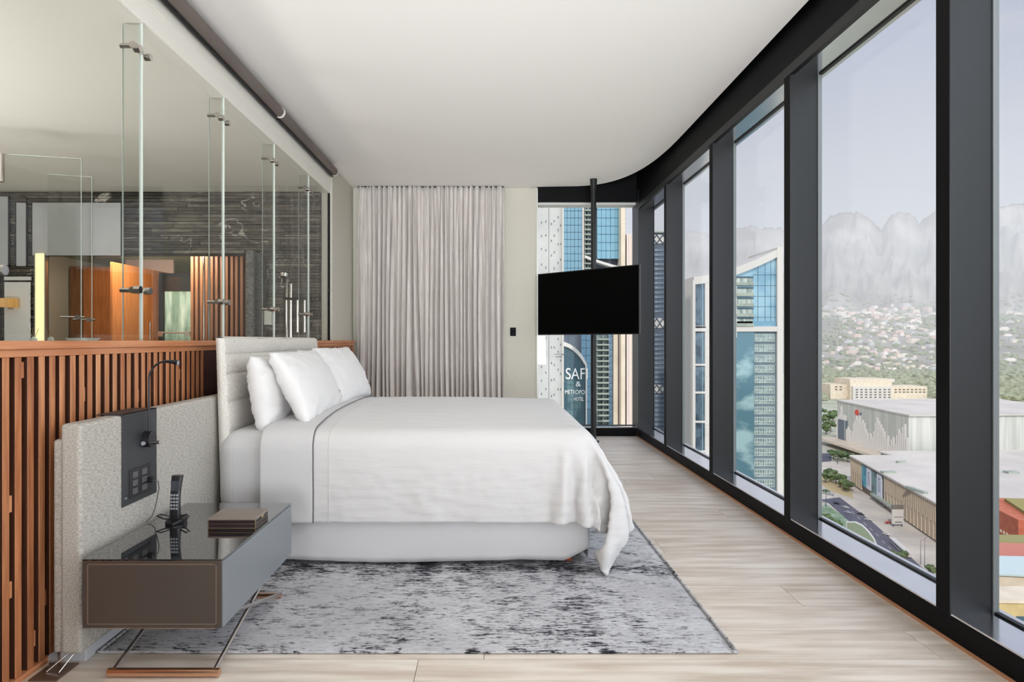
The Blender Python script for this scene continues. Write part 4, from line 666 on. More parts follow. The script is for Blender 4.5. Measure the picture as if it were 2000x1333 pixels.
-1,1,0,-1,1,0,0,0,0,0,0,0,0,0,0,0,0,0,0,-1,1,0,0,0,0,0,0,0,0,0,0,0,0,0,0,0,0,0,0,0,0,0,0,0,0,0,-1,1,0,0,0,0,0,0,0,0,0,0,0,0,-1,1,0,0,0,0,-1,1,-1,1,0,0,0,0,0,0,0,0,0,0,-1,
0,1,0,0,0,0,0,-1,1,0,0,0,0,0,-1,1,-1,1,0,0,0,-1,1,0,0,0,0,0,0,0,0,0,0,0,0,0,0,0,0,0,0,0,0,0,0,0,0,0,0,0,0,0,0,0,0,-1,1,-1,1,-1,1,0,0,0,-1,1,0,0,0,0,-1,1,0,0,-1,0,0,0,0,0,
1,0,-1,1,0,0,0,0,-1,1,0,0,-1,1,0,0,0,0,0,0,0,0,0,-1,1,0,0,0,0,0,0,0,0,0,0,0,-1,1,-1,1,-1,1,0,0,0,0,0,0,0,0,0,0,0,0,-1,0,1,0,0,-1,0,0,0,1,-1,1,0,0,0,0,0,0,0,0,-1,1,-1,0,0,
0,1,0,0,-1,0,1,-1,1,-1,1,-1,1,0,0,0,0,0,0,0,0,0,0,0,0,0,0,0,-1,1,0,0,0,0,0,0,-1,1,0,0,0,0,0,0,0,0,0,0,0,0,-1,0,0,1,0,0,0,-1,1,-1,0,0,0,0,0,0,0,0,1,-1,1,0,0,0,-1,0,0,1,0,
0,0,0,0,0,0,0,0,0,0,0,0,0,0,0,0,0,0,0,0,0,0,0,0,0,0,0,0,0,0,0,0,-1,1,0,0,0,0,0,-1,0,0,0,0,1,0,-1,0,0,0,0,0,0,0,0,0,0,0,0,0,0,0,0,0,0,0,0,0,0,1,0,-1,0,0,0,0,1,0,0,0,0,0,0,
0,0,0,0,-1,1,-1,1,-1,1,0,0,0,0,0,0,0,0,0,0,0,0,0,0,0,0,0,-1,0,1,0,-1,0,0,0,0,1,-1,0,0,0,0,0,0,0,0,0,0,0,0,0,0,0,0,0,0,0,0,1,-1,0,0,1,-1,1,0,-1,0,1,0,0,0,0,-1,1,-1,1,0,0,
0,0,0,0,-1,0,0,0,0,-1,1,-1,1,0,0,0,0,0,0,0,0,0,0,-1,0,0,1,-1,0,0,-1,1,0,0,0,0,0,0,0,0,0,0,0,0,0,0,0,0,0,0,0,0,-1,1,0,0,0,1,-1,0,1,0,0,0,0,-1,1,0,0,0,0,0,0,0,0,0,0,0,-1,1,
-1,1,0,0,0,0,-1,1,0,0,0,0,0,-1,0,0,0,0,1,-1,0,0,-1,1,-1,1,0,-1,1,-1,0,1,0,0,0,0,0,0,-1,0,1,-1,1,0,-1,1,-1,1,0,0,0,0,0,0,0,0,1,0,1,-1,0,0,0,0,0,-1,1,-1,1,-1,1,0,0,0,0,0,0,
0,0,0,0,0,0,0,0,-1,1,0,-1,0,0,-1,0,1,-1,1,-1,1,-1,0,0,0,0,1,-1,0,0,0,0,0,0,1,-1,0,0,0,0,1,-1,1,-1,1,-1,0,1,0,0,1,0,-1,1,-1,0,1,-1,1,-1,1,0,0,0,0,0,0,0,0,0,-1,1,-1,1,0,0,
0,-1,1,0,0,0,-1,0,0,0,0,0,0,-1,0,0,1,-1,0,0,0,0,0,0,0,0,0,0,0,0,0,-1,1,0,0,0,0,0,1,-1,0,0,1,0,0,0,0,0,0,1,0,0,0,0,0,0,0,0,0,0,0,0,0,0,0,-1,1,0,0,0,0,-1,1,-1,1,-1,1,0,0,0,
-1,0,0,-1,0,0,0,0,0,0,0,0,-1,1,0,0,-1,0,0,0,0,0,0,0,1,0,0,0,-1,1,0,-1,1,0,0,0,0,0,1,0,0,1,0,0,0,0,0,0,0,0,-1,1,-1,1,-1,1,0,0,0,0,0,0,0,0,0,0,0,0,0,-1,1,0,-1,0,0,0,0,-1,0,
0,0,0,-1,0,0,1,-1,0,0,0,0,1,0,0,0,-1,0,0,0,0,0,1,-1,0,1,0,0,0,0,1,0,0,0,0,0,1,0,0,0,-1,1,-1,1,0,0,0,0,0,0,-1,-1,1,0,0,-1,1,-1,1,-1,1,0,0,0,-1,0,0,0,0,-1,0,0,0,0,-1,0,0,0,
0,0,0,0,0,0,0,-1,0,0,0,1,0,0,0,0,0,0,0,0,0,0,0,1,0,0,0,0,1,0,1,-1,1,0,0,0,0,0,0,0,-1,1,-1,1,0,0,0,0,-1,1,0,0,0,0,0,0,-1,1,0,0,0,0,-1,-1,0,0,0,-1,0,1,-1,0,0,0,-1,1,-1,0,1,
0,0,0,0,0,0,0,0,-1,0,1,-1,1,0,0,0,1,-1,0,0,1,0,0,1,0,1,0,-1,0,1,-1,1,-1,1,0,0,0,0,-1,1,0,0,0,0,0,0,0,0,0,0,0,0,0,0,-1,0,0,0,-1,-1,0,0,0,-1,0,0,0,0,0,0,0,0,0,0,0,0,0,0,0,
0,0,0,0,0,0,0,0,0,0,0,1,0,1,-1,1,1,0,0,1,0,0,0,0,0,0,0,-1,1,-1,1,0,0,0,0,0,0,-1,1,-1,1,-1,1,-1,1,-1,0,1,0,-1,0,-1,0,0,0,-1,-1,1,0,-1,0,0,0,0,0,0,-1,0,0,0,0,0,0,0,0,1,0,
-1,1,0,0,0,0,1,-1,1,0,1,0,0,1,0,0,0,1,0,-1,1,-1,1,0,0,0,0,-1,1,-1,2,-1,0,0,-1,1,-1,0,0,0,0,0,0,0,0,-1,-1,0,-1,0,-1,0,1,-1,-1,1,0,-1,0,0,0,0,0,0,0,0,0,0,0,0,0,0,0,1,-1,0,
0,1,0,-1,2,-1,0,1,0,1,0,1,1,0,0,-1,1,0,0,0,0,0,0,0,0,0,0,-1,1,0,1,0,0,0,0,0,0,-1,-1,1,-1,0,0,-1,0,0,-1,0,0,-2,0,1,-1,0,0,0,-1,1,0,0,0,0,0,0,0,0,0,0,0,0,-1,1,0,1,-1,1,0,
-1,2,0,0,1,-1,1,1,0,1,-1,1,0,-1,1,-1,1,0,0,0,1,-1,1,-1,-1,0,-1,1,-1,1,0,0,0,-1,1,0,2,0,-2,0,-1,0,-1,0,-1,1,-1,0,0,-1,0,0,1,-1,0,0,0,0,0,0,0,0,0,0,0,0,1,-1,0,0,1,0,0,1,-1,
1,0,1,1,0,1,1,0,-1,0,1,1,0,1,0,-1,1,0,0,0,0,-3,1,0,1,-1,0,0,0,-1,-1,-1,1,0,3,-1,0,-1,0,-1,0,-1,0,-1,1,-1,0,0,0,0,-1,0,0,0,0,0,0,0,0,0,0,0,0,0,0,1,0,0,0,0,1,-1,1,0,1,0,1,
1,0,1,-1,-2,0,0,1,0,0,0,1,0,-1,0,1,0,-1,-1,0,-1,0,0,-1,-1,-2,-1,-1,-2,3,-5,0,1,0,0,0,0,0,0,0,-1,0,0,0,0,1,0,0,-1,0,1,0,0,0,0,0,0,0,0,-1,0,1,0,-1,0,0,0,1,0,0,-1,0,1,-1,-1,
-2,1,4,-3,6,1,0,0,0,0,0,1,0,0,0,-2,0,-2,-2,-2,-2,-3,-1,-1,0,0,-1,-13,-6,4,1,1,-1,0,1,0,0,0,0,0,1,0,0,-1,0,0,1,0,-1,0,0,0,0,0,0,0,0,0,0,-1,0,1,0,0,0,0,-1,0,1,0,-2,1,0,0,
-3,6,7,2,6,4,1,1,0,0,0,0,1,0,-10,-2,-1,-1,-1,-1,1,-1,1,-1,-1,-14,-8,4,-1,-2,-1,1,0,-1,1,0,0,0,0,-1,0,1,0,0,0,0,0,0,0,0,0,0,0,0,0,0,0,0,0,0,0,0,0,0,-1,1,0,0,-1,1,-1,2,1,2,
-4,10,0,3,6,7,3,1,1,0,1,-1,1,-16,0,0,0,0,1,-1,0,-1,-5,-11,-5,2,-2,-3,0,0,-1,1,0,-1,0,0,1,0,0,0,-1,0,0,0,0,0,0,0,0,0,0,0,0,0,0,1,0,0,0,0,-1,0,0,1,0,-1,0,1,-1,1,-1,1,4,0,1,
9,-1,-1,3,6,6,3,2,0,1,-1,-16,0,0,1,0,-1,-1,-1,-6,-8,-5,0,2,-5,-1,0,0,0,-1,0,1,0,0,-1,0,0,0,0,1,0,0,0,0,0,0,0,0,0,0,0,0,0,-1,0,0,0,0,1,0,-1,0,0,1,-1,0,1,0,0,0,1,4,-1,2,7,
1,-2,1,3,6,5,3,1,1,-15,0,-1,-1,-1,-1,-1,-7,-6,-3,-1,1,-2,-2,-2,1,-1,0,1,0,-1,0,0,0,1,0,0,0,-1,0,0,0,0,0,0,0,0,0,0,0,0,0,1,0,0,0,-1,0,0,1,0,-1,0,1,0,-1,0,0,0,1,4,0,1,3,6,
0,-2,1,0,4,5,4,3,-15,-2,0,-2,0,-3,-6,-5,-2,-2,0,0,-1,-4,0,0,1,0,-1,0,0,1,0,0,-1,0,0,0,1,0,0,0,0,0,0,0,0,0,0,0,0,-1,0,0,0,0,1,0,-1,0,0,1,-1,0,0,1,0,-1,0,2,2,1,0,1,3,6,0,
-2,1,-1,2,4,6,-19,0,-1,0,-3,-6,-4,-1,-2,-1,1,-1,-4,0,0,0,-1,0,1,0,0,-1,0,0,1,0,0,0,-1,0,0,0,0,0,0,0,0,0,0,0,0,1,0,0,0,-1,0,0,1,0,-1,0,1,0,-1,0,0,1,0,-1,4,1,0,0,2,3,5,0,
-2,1,-1,1,1,-19,-1,0,-4,-7,-2,0,-2,-2,1,0,-1,-3,-1,-1,1,0,0,-1,0,0,1,0,0,-1,0,0,0,0,1,0,0,0,0,0,0,0,0,0,0,-1,0,0,0,0,1,0,0,-1,0,1,0,-1,0,1,0,0,-1,0,1,1,3,0,1,-1,2,4,4,0,
-2,1,-1,0,-20,-1,-5,-5,-1,-1,-2,-2,1,0,-1,-2,-3,0,1,-1,1,-1,1,0,0,-1,0,0,1,0,0,0,0,-1,0,0,0,0,0,0,0,0,0,0,1,0,0,0,0,-1,0,0,1,0,-1,0,1,0,-1,0,0,1,0,-1,3,1,1,0,1,0,2,4,3,1,
-2,0,0,-22,-5,-5,-1,0,0,-3,0,-1,1,-1,-2,-1,-1,-1,1,0,0,-1,0,0,1,0,0,-1,0,0,0,0,0,1,0,0,0,0,0,0,0,0,0,0,-1,0,0,0,1,0,0,-1,0,1,0,-1,0,1,0,0,-1,1,0,0,3,1,0,1,0,0,3,4,2,0,-1,
-1,-29,-3,0,0,-1,-3,-1,0,1,-1,-1,-2,-1,-1,1,-1,0,1,0,0,0,-1,0,0,1,0,0,0,0,0,-1,0,0,0,0,0,0,0,0,0,0,1,0,0,0,-1,0,0,1,0,-1,0,1,0,-1,0,0,1,-1,1,0,3,0,1,0,1,0,0,4,3,2,0,-1,
-32,-1,1,-1,-1,-2,1,0,-1,-1,-1,-3,-1,1,-1,1,0,-1,0,0,0,1,0,0,-1,0,0,0,0,1,0,0,0,0,0,0,0,0,0,0,0,-1,0,0,0,1,0,0,-1,0,1,0,-1,0,1,0,0,-1,1,-1,1,2,2,0,1,0,0,0,0,4,3,3,4,-12,
-18,-3,-1,-2,0,1,-1,-1,0,-2,-2,0,-1,1,-1,1,0,0,0,0,-1,0,0,1,0,0,0,0,-1,0,0,0,0,0,0,0,0,0,0,0,1,0,0,0,-1,0,0,1,0,0,-1,1,0,0,-1,0,1,-1,1,0,2,1,0,0,1,1,1,0,0,6,3,21,)
# ------------------------------------------------------------ rug
M_rug = bpy.data.materials.new('distressed_rug'); M_rug.use_nodes = True
def rug_nodes(m):
    t = m.node_tree; b = t.nodes['Principled BSDF']; L = t.links.new; N = t.nodes.new
    b.inputs['Roughness'].default_value = 0.95; b.inputs['Specular IOR Level'].default_value = 0.1
    tc = N('ShaderNodeTexCoord')
    def nz(scale, stretch, detail, off=0):
        mp = N('ShaderNodeMapping'); mp.inputs['Scale'].default_value = stretch; mp.inputs['Location'].default_value = (off, off, 0)
        n = N('ShaderNodeTexNoise'); n.inputs['Scale'].default_value = scale; n.inputs['Detail'].default_value = detail; n.inputs['Roughness'].default_value = .65
        L(tc.outputs['Object'], mp.inputs[0]); L(mp.outputs[0], n.inputs['Vector']); return n.outputs['Fac']
    def rng(a, lo, hi, x=0, y=1):
        r = N('ShaderNodeMapRange'); r.inputs['From Min'].default_value = lo; r.inputs['From Max'].default_value = hi
        r.inputs['To Min'].default_value = x; r.inputs['To Max'].default_value = y; L(a, r.inputs['Value']); return r.outputs[0]
    def op(k, a, c):
        n = N('ShaderNodeMath'); n.operation = k; L(a, n.inputs[0])
        if isinstance(c, float): n.inputs[1].default_value = c
        else: L(c, n.inputs[1])
        return n.outputs[0]
    def mix(f, a, c):
        n = N('ShaderNodeMix'); n.data_type = 'RGBA'; L(f, n.inputs['Factor'])
        for s_, v in (('A', a), ('B', c)):
            if isinstance(v, tuple): n.inputs[s_].default_value = lin(v)
            else: L(v, n.inputs[s_])
        return n.outputs['Result']
    ground = mix(rng(nz(1.3, (1, 1, 1), 3), .4, .62), (222, 221, 223), (198, 196, 199))
    ground = mix(rng(nz(55, (.45, 2.6, 1), 3, 4), .35, .7, 0, .55), ground, (152, 151, 154))
    col_ = rng(nz(1.7, (1.6, .25, 1), 2, 3), .44, .66)          # worn bands along the room
    blot = rng(nz(7, (1.0, 1.3, 1), 5, 8), .40, .68)
    yarn = nz(34, (.50, 2.9, 1), 7, 2)
    fleck = nz(90, (.5, 1.8, 1), 4, 6)
    sp = N('ShaderNodeSeparateXYZ'); L(tc.outputs['Object'], sp.inputs[0])
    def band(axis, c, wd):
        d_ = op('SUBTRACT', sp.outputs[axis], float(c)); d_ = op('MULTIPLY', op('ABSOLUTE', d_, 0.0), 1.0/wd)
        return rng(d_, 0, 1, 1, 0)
    bands = op('ADD', op('ADD', band('Y', .93, .16), op('MULTIPLY', band('X', .42, .16), .8)), op('MULTIPLY', band('X', -.35, .1), .35))  # the Y band paints the shade beside the bed into the pattern
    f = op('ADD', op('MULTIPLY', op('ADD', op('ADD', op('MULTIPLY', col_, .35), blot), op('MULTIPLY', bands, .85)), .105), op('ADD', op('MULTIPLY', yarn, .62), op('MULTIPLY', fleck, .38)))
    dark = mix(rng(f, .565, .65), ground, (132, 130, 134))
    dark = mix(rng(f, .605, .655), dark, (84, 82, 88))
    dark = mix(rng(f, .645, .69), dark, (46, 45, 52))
    L(dark, b.inputs['Base Color'])
    bp = N('ShaderNodeBump'); bp.inputs['Strength'].default_value = .8; bp.inputs['Distance'].default_value = .006
    L(op('ADD', nz(120, (.5, 2.0, 1), 3), yarn), bp.inputs['Height']); L(bp.outputs[0], b.inputs['Normal'])
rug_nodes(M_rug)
rg = thing('area_rug', 'grey distressed woven rug under the bed on the pale oak floor', 'rug', (0, 2.55, 0))
def rugf(u, v):
    x = -1.56+2.545*u; yv = 3.75*v
    wob = .006*noise.noise(Vector((x*3, yv*3, 0)))
    ex = min(u, 1-u)*2.545; ey = min(v, 1-v)*3.75
    z = .013+.001*noise.noise(Vector((x*8, yv*8, 3)))
    if ex < .012 or ey < .012: z = .001
    if v < .01 or v > .99: yv += wob
    if u < .01 or u > .99: x += wob
    return (x, yv, z)
def snap(fn, eps, n):
    vals = [0, .0032] + [.0045+(1-.009)*k/n for k in range(n+1)] + [.9968, 1]
    return vals
us = snap(None, 0, 90); vs_ = snap(None, 0, 120)
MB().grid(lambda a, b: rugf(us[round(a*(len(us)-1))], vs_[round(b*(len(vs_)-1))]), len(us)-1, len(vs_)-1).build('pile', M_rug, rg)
MB().tube([(-1.555, 0.0, .007), (.985, 0, .007)], .0065, 6).tube([(.985, 0, .007), (.985, 3.75, .007)], .0065, 6).tube([(-1.558, 0, .007), (-1.558, 3.75, .007)], .0065, 6).build('bound_edge', M_rug, rg)

# ------------------------------------------------------------ low upholstered wall panel
up = thing('upholstered_panel', 'low grey linen panel along the slatted wainscot behind the bed', 'upholstered panel', (-1.547, 2.418, 0.06))
LP = 4.12
MB().box(-.078, 0, 0, LP, 0, .873).build('front_cushion', M_linen, up, bevel=.014, seg=3)
MB().box(-.1135, -.074, .012, LP, 0, .812).build('rear_cushion', M_linen, up, bevel=.012, seg=3)
MB().tube([(-.006, .006, .012), (-.006, .006, .86)], .0022, 6).build('seam', M_piping, up)
pl = thing('panel_plinth', 'grey painted plinth under the low linen panel', 'plinth', (-1.572, 2.49, 0))
MB().box(-.10, 0, 0, 4.0, 0, .058).build('board', mat('grey_plinth', (196, 198, 202), .5), pl, bevel=.002)
ft = thing('floor_bracket', 'small glossy metal bracket on the floor at the panel end', 'bracket', (-1.66, 2.425, 0))
MB().box(-.03, .075, -.085, .045, .0, .006).build('foot_plate', mat('brown_plate', (112, 88, 72), .2, .3), ft, bevel=.001)
MB().box(-.01, -.006, -.01, .04, .006, .06).tube([(.0, -.03, .008), (.055, .03, .058)], .003).tube([(.05, -.035, .008), (.075, .02, .058)], .003).build('strut', M_chrome, ft)
fp = thing('floor_socket', 'black floor plate flush with the boards at the foot of the slats', 'floor plate', (-1.62, 2.262, 0))
MB().box(-.06, .06, -.03, .03, 0, .004).build('cover', M_black, fp, bevel=.001)

# ------------------------------------------------------------ bedside plates and reading lights
def bedside(yc, flip, lab_plate, lab_lamp):
    p = thing('bedside_plate', lab_plate, 'socket panel', (-1.547, yc, 0.934))
    s = -1 if flip else 1
    MB().box(0, .004, -.139, .139, -.388, .004).build('face_plate', M_plate, p, bevel=.0008)
    MB().box(-.105, .004, -.139, .139, 0, .004).build('top_flap', M_plate, p, bevel=.0008)
    MB().box(.004, .007, -.085*s-.004 if s > 0 else -.084, .088, -.365, -.24).build('socket_frame', M_plastic, p, bevel=.001)
    for yy_ in (-.045, .03):
        for k in range(3): MB().box(.007, .009, yy_-.022, yy_+.018, -.35+k*.035, -.325+k*.035).build('socket_insert', mat('socket_grey', (84, 82, 84), .4), p)
    MB().box(.004, .0048, -.12, -.105, -.358, -.352).build('label_mark', M_key, p)
    l = thing('reading_light', lab_lamp, 'lamp', (-1.543, yc+.04*s, 0.808))
    MB().tube([(0, 0, 0), (.034, 0, 0)], .036, 28).build('base_disc', M_plastic, l, bevel=.002)
    MB().tube([(.034, .006, -.016), (.062, .006, -.016)], [.008, .0075], 14).build('dimmer_knob', M_chrome, l)
    MB().tube([(.012, -.034, -.014), (.012, -.041, -.014)], .009, 12).build('switch', M_key, l)
    pts = [(.017, 0, .03)]+[(.017+.0*k, 0, .03+.21*k/5) for k in range(1, 6)]
    for a in range(0, 91, 10):
        t = math.radians(a); pts.append((.017+.075*(1-math.cos(t)), 0, .262+.085*math.sin(t)))
    MB().tube(pts, .0048, 10).build('gooseneck', M_plastic, l)
    e = pts[-1]
    MB().tube([(e[0]-.004, 0, e[2]), (e[0]+.025, 0, e[2]-.001), (e[0]+.055, 0, e[2]-.006)], [.006, .0085, .0125], 16).build('lamp_head', M_plastic, l)
    MB().tube([(e[0]+.0545, 0, e[2]-.006), (e[0]+.0565, 0, e[2]-.0062)], .0105, 16).build('lens', M_key, l)
    return p, l
bedside(2.824, False, 'black bedside plate with sockets hung over the near end of the linen panel', 'black gooseneck reading light above the nightstand')
bedside(6.20, True, 'black bedside plate beyond the far pillow, mostly hidden', 'black gooseneck reading light peeking over the far pillow')
ch = thing('charger', 'small black charger plugged in the bedside plate with a grey cable', 'charger', (-1.538, 2.885, 0.62))
MB().box(0, .022, -.012, .012, -.012, .012).build('plug', M_plastic, ch, bevel=.002)
cp = [(.022, 0, 0), (.04, .005, -.01), (.043, .006, -.04), (.038, -.003, -.09), (.036, -.02, -.13), (.040, -.05, -.150), (.036, -.07, -.161), (.03, -.08, -.166)]
MB().tube(cp, .0022, 6).build('cable', M_cable, ch)

# ------------------------------------------------------------ bed
bed = thing('bed', 'king size bed with white sheet, skirt and tufted grey linen headboard', 'bed', (-.5, 4.475, 0))
def to_bed(o):
    o.parent = bed; o.location = (o.location.x+.5, o.location.y-4.475, o.location.z); return o
# headboard: channelled cushion leaning slightly back
hb_rows = [0.30, 0.74, 0.90, 1.06, 1.17, 1.262]
def hb_point(side, yv, z):
    # side 0 front, 1 back
    t = (z-.30)/(1.262-.30)
    xf = -1.435-.058*t; xb = -1.512-.030*t
    x = xf if side == 0 else xb
    pf = 0
    for a, b in zip(hb_rows[:-1], hb_rows[1:]):
        if a <= z <= b: pf = max(0, math.sin(PI*(z-a)/(b-a)))**.45
    cm = min(1, min(abs(yv-4.565), yv-3.60+.0, 5.53-yv)/.035) if True else 1
    cm = max(0, cm)**.6
    if side == 0: x += .012*pf*(.45+.55*cm)-.006
    return x
def hb():
    m = MB(); zs = []
    for a, b in zip(hb_rows[:-1], hb_rows[1:]):
        n = 8
        zs += [a+(b-a)*(.5-.5*math.cos(PI*k/n)) for k in range(n)]
    zs.append(hb_rows[-1])
    ysl = [3.60+.965*(.5-.5*math.cos(PI*k/24)) for k in range(24)]+[4.565+.965*(.5-.5*math.cos(PI*k/24)) for k in range(25)]
    def wr(yv, z): return .004*noise.noise(Vector((yv*6, z*9, 2)))
    m.grid(lambda u, v: (lambda yv, z: (hb_point(0, yv, z)+wr(yv, z), yv+.003*noise.noise(Vector((z*12, yv, 1))), z+.006*noise.noise(Vector((yv*3.5, 5, 1)))*(z > 1.2)))(ysl[round(u*48)], zs[round(v*(len(zs)-1))]), 48, len(zs)-1)
    m.grid(lambda u, v: (lambda yv, z: (hb_point(1, yv, z), yv, z))(ysl[48-round(u*48)], zs[round(v*(len(zs)-1))]), 48, len(zs)-1)
    for ye in (3.60, 5.53):
        m.grid(lambda u, v: (lambda z: (hb_point(1, ye, z)*(1-u)+(hb_point(0, ye, z)+wr(ye, z))*u, ye-(.018*math.sin(PI*u) if ye < 4 else -.018*math.sin(PI*u)), z))(zs[round(v*(len(zs)-1))]), 6, len(zs)-1)
    m.grid(lambda u, v: (hb_point(1, 4, 1.262)*(1-u)+hb_point(0, 4, 1.262)*u, 3.60+1.93*v, 1.262+.010*math.sin(PI*u)), 6, 30)
    return m
to_bed(hb().build('headboard', M_linen2))
to_bed(MB().box(-1.525, .53, 3.53, 5.43, .27, .742).build('mattress', M_sheet, bevel=.11, seg=8))
# bed skirt with soft waves, lower hem uneven
def skirt(u, v):
    Pm = [(-1.50, 5.43), (-1.50, 3.52), (.545, 3.52), (.545, 5.43)]
    segs = [1.91, 2.045, 1.91]; tot = sum(segs); d = u*tot
    i = 0
    while i < 2 and d > segs[i]: d -= segs[i]; i += 1
    a, b = Vector(Pm[i]+(0,)), Vector(Pm[i+1]+(0,)); p = a.lerp(b, min(1, d/segs[i]))
    nrm = Vector(((b-a).y, -(b-a).x, 0)).normalized()
    w = .012*noise.noise(Vector((u*14, v*1.5, 4)))*(1-v)+.006*noise.noise(Vector((u*50, v*3, 1)))*(1-v)
    p += -nrm*w*(-1)
    lift = .014*noise.noise(Vector((u*9, 7, 1)))+(.075*max(0, 1-abs(p.x-.54)/.13) if abs(p.y-3.52) < .05 else 0)
    return (p.x, p.y, .034+lift*(1-v)+(.33-.034)*v)
sk = MB().grid(skirt, 220, 10).build('bed_skirt', M_skirt); to_bed(sk)
sk.modifiers.new('thickness', 'SOLIDIFY').thickness = .004
for lx in (.44, -1.38):
    for ly in (3.60, 5.36):
        to_bed(MB().tube([(lx, ly, .0145), (lx, ly, .06), (lx, ly, .28)], [.017, .024, .03], 16).build('leg', M_orange_wood))
to_bed(MB().box(-1.48, .50, 3.56, 5.40, .10, .27).build('bed_base', M_sheet, bevel=.02))

# duvet draped over the bed
def draped_points():
    nx, ny = DNX, DNY; cnt = (nx+1)*(ny+1); out = []
    for k in range(3):
        prev = [0]*(ny+1); ax = []
        for i in range(nx+1):
            p = 0; row = []
            for j in range(ny+1):
                q = DUVET[k*cnt+i*(ny+1)+j]+prev[j]+p; row.append(q); p = q-prev[j]
            ax += row; prev = row
        out.append(ax)
    return nx, ny, [Vector((a/1000, b/1000, c/1000)) for a, b, c in zip(*out)]
nx, ny, dco = draped_points()
def refine(nx, ny, pts, k):
    """Catmull-Rom refinement of the table of points"""
    def cr4(a, b, c, d, t): return b*1.0+(c-a)*(.5*t)+(a*2-b*5+c*4-d)*(.5*t*t)+(b*3-a-c*3+d)*(.5*t*t*t)
    def line(row):
        n = len(row)-1; out = []
        for q in range(n):
            a, b, c, d = row[max(q-1, 0)], row[q], row[q+1], row[min(q+2, n)]
            out += [cr4(a, b, c, d, r/k) for r in range(k)]
        return out+[row[n]]
    rows_ = [line(pts[i*(ny+1):(i+1)*(ny+1)]) for i in range(nx+1)]
    cols_ = [line([r[j] for r in rows_]) for j in range(ny*k+1)]
    return nx*k, ny*k, [cols_[j][i] for i in range(nx*k+1) for j in range(ny*k+1)]
nx, ny, dco = refine(nx, ny, dco, 3)
def st_(a, b, v): t = max(0, min(1, (v-a)/(b-a))); return t*t*(3-2*t)
for p in dco:                                   # the hanging corner flares away from the foot of the bed
    if p.x > .46 and p.z < .76:
        w = st_(.76, .34, p.z)*st_(.02, .22, p.z)*st_(.46, .60, p.x)
        p.x += .11*w*(1.0 if p.y < 4.2 else .8)
    if p.y < 3.56 and p.z < .66:                # deep crease where side and foot meet, and soft swags beside it
        w = st_(.64, .46, p.z)
        p.y += (.045*math.exp(-((p.x-.552-.03*(.3-p.z))/.016)**2)-.030*math.exp(-((p.x-.605)/.034)**2)+.014*math.exp(-((p.x-.47)/.05)**2))*w
        v_ = st_(.66, .35, p.z)
        p.y -= .010*v_*noise.noise(Vector((p.x*4.5, 1.7, p.z*1.2)))+.006*v_*noise.noise(Vector((p.x*9+p.z*5, 3.1, p.z*3)))
dv = thing('duvet', 'white cotton duvet with turned-down sheet draped over the bed', 'duvet', (0, 0, 0))
def crinkle(p, i, j):
    edge = 1.0 if p.z < .70 else .25
    if p.z > .71: return .0014*noise.noise(Vector((p.x*5, p.y*34, 2)))
    lo_w = .45+.9*st_(.62, .36, p.z); wx = p.x+.05*noise.noise(Vector((p.x*5, 4, p.z*6)))
    return lo_w*(.0032*noise.noise(Vector((wx*5.5, p.y*4, p.z*30)))+.0022*noise.noise(Vector((wx*13, p.y*8, p.z*62)))+.0012*noise.noise(Vector((wx*30, p.y*20, p.z*90))))
def vnorm(i, j):
    a = dco[min(i+2, nx)*(ny+1)+j]-dco[max(i-2, 0)*(ny+1)+j]; b = dco[i*(ny+1)+min(j+2, ny)]-dco[i*(ny+1)+max(j-2, 0)]
    n = a.cross(b)
    return n.normalized() if n.length > 1e-9 else Vector((0, 0, 1))
def patch(i0, i1, off, cr=True, hem=None):
    m = MB()
    def f(u, v):
        i = i0+round(u*(i1-i0)); j = round(v*ny); p = dco[i*(ny+1)+j].copy()
        n = vnorm(i, j); k = crinkle(p, i, j) if cr else 0
        return tuple(p+n*(off+k))
    m.grid(f, i1-i0, ny); return m
o = patch(0, nx, 0.004).build('duvet_cover', M_duvet, dv)
s_ = o.modifiers.new('fill', 'SOLIDIFY'); s_.thickness = .016; s_.offset = -1
IP = 21
o = patch(0, IP, 0.0125, False).build('turned_sheet', M_sheet, dv)
s_ = o.modifiers.new('fill', 'SOLIDIFY'); s_.thickness = .009; s_.offset = -1
for idx, r, off, nm in ((IP, .0036, .012, 'piping'), (IP+6, .0022, .005, 'seam')):
    pts = [dco[idx*(ny+1)+j]+vnorm(idx, j)*off for j in range(ny+1)]
    MB().tube(pts, r, 6).build(nm, M_piping if nm == 'piping' else M_sheet, dv)

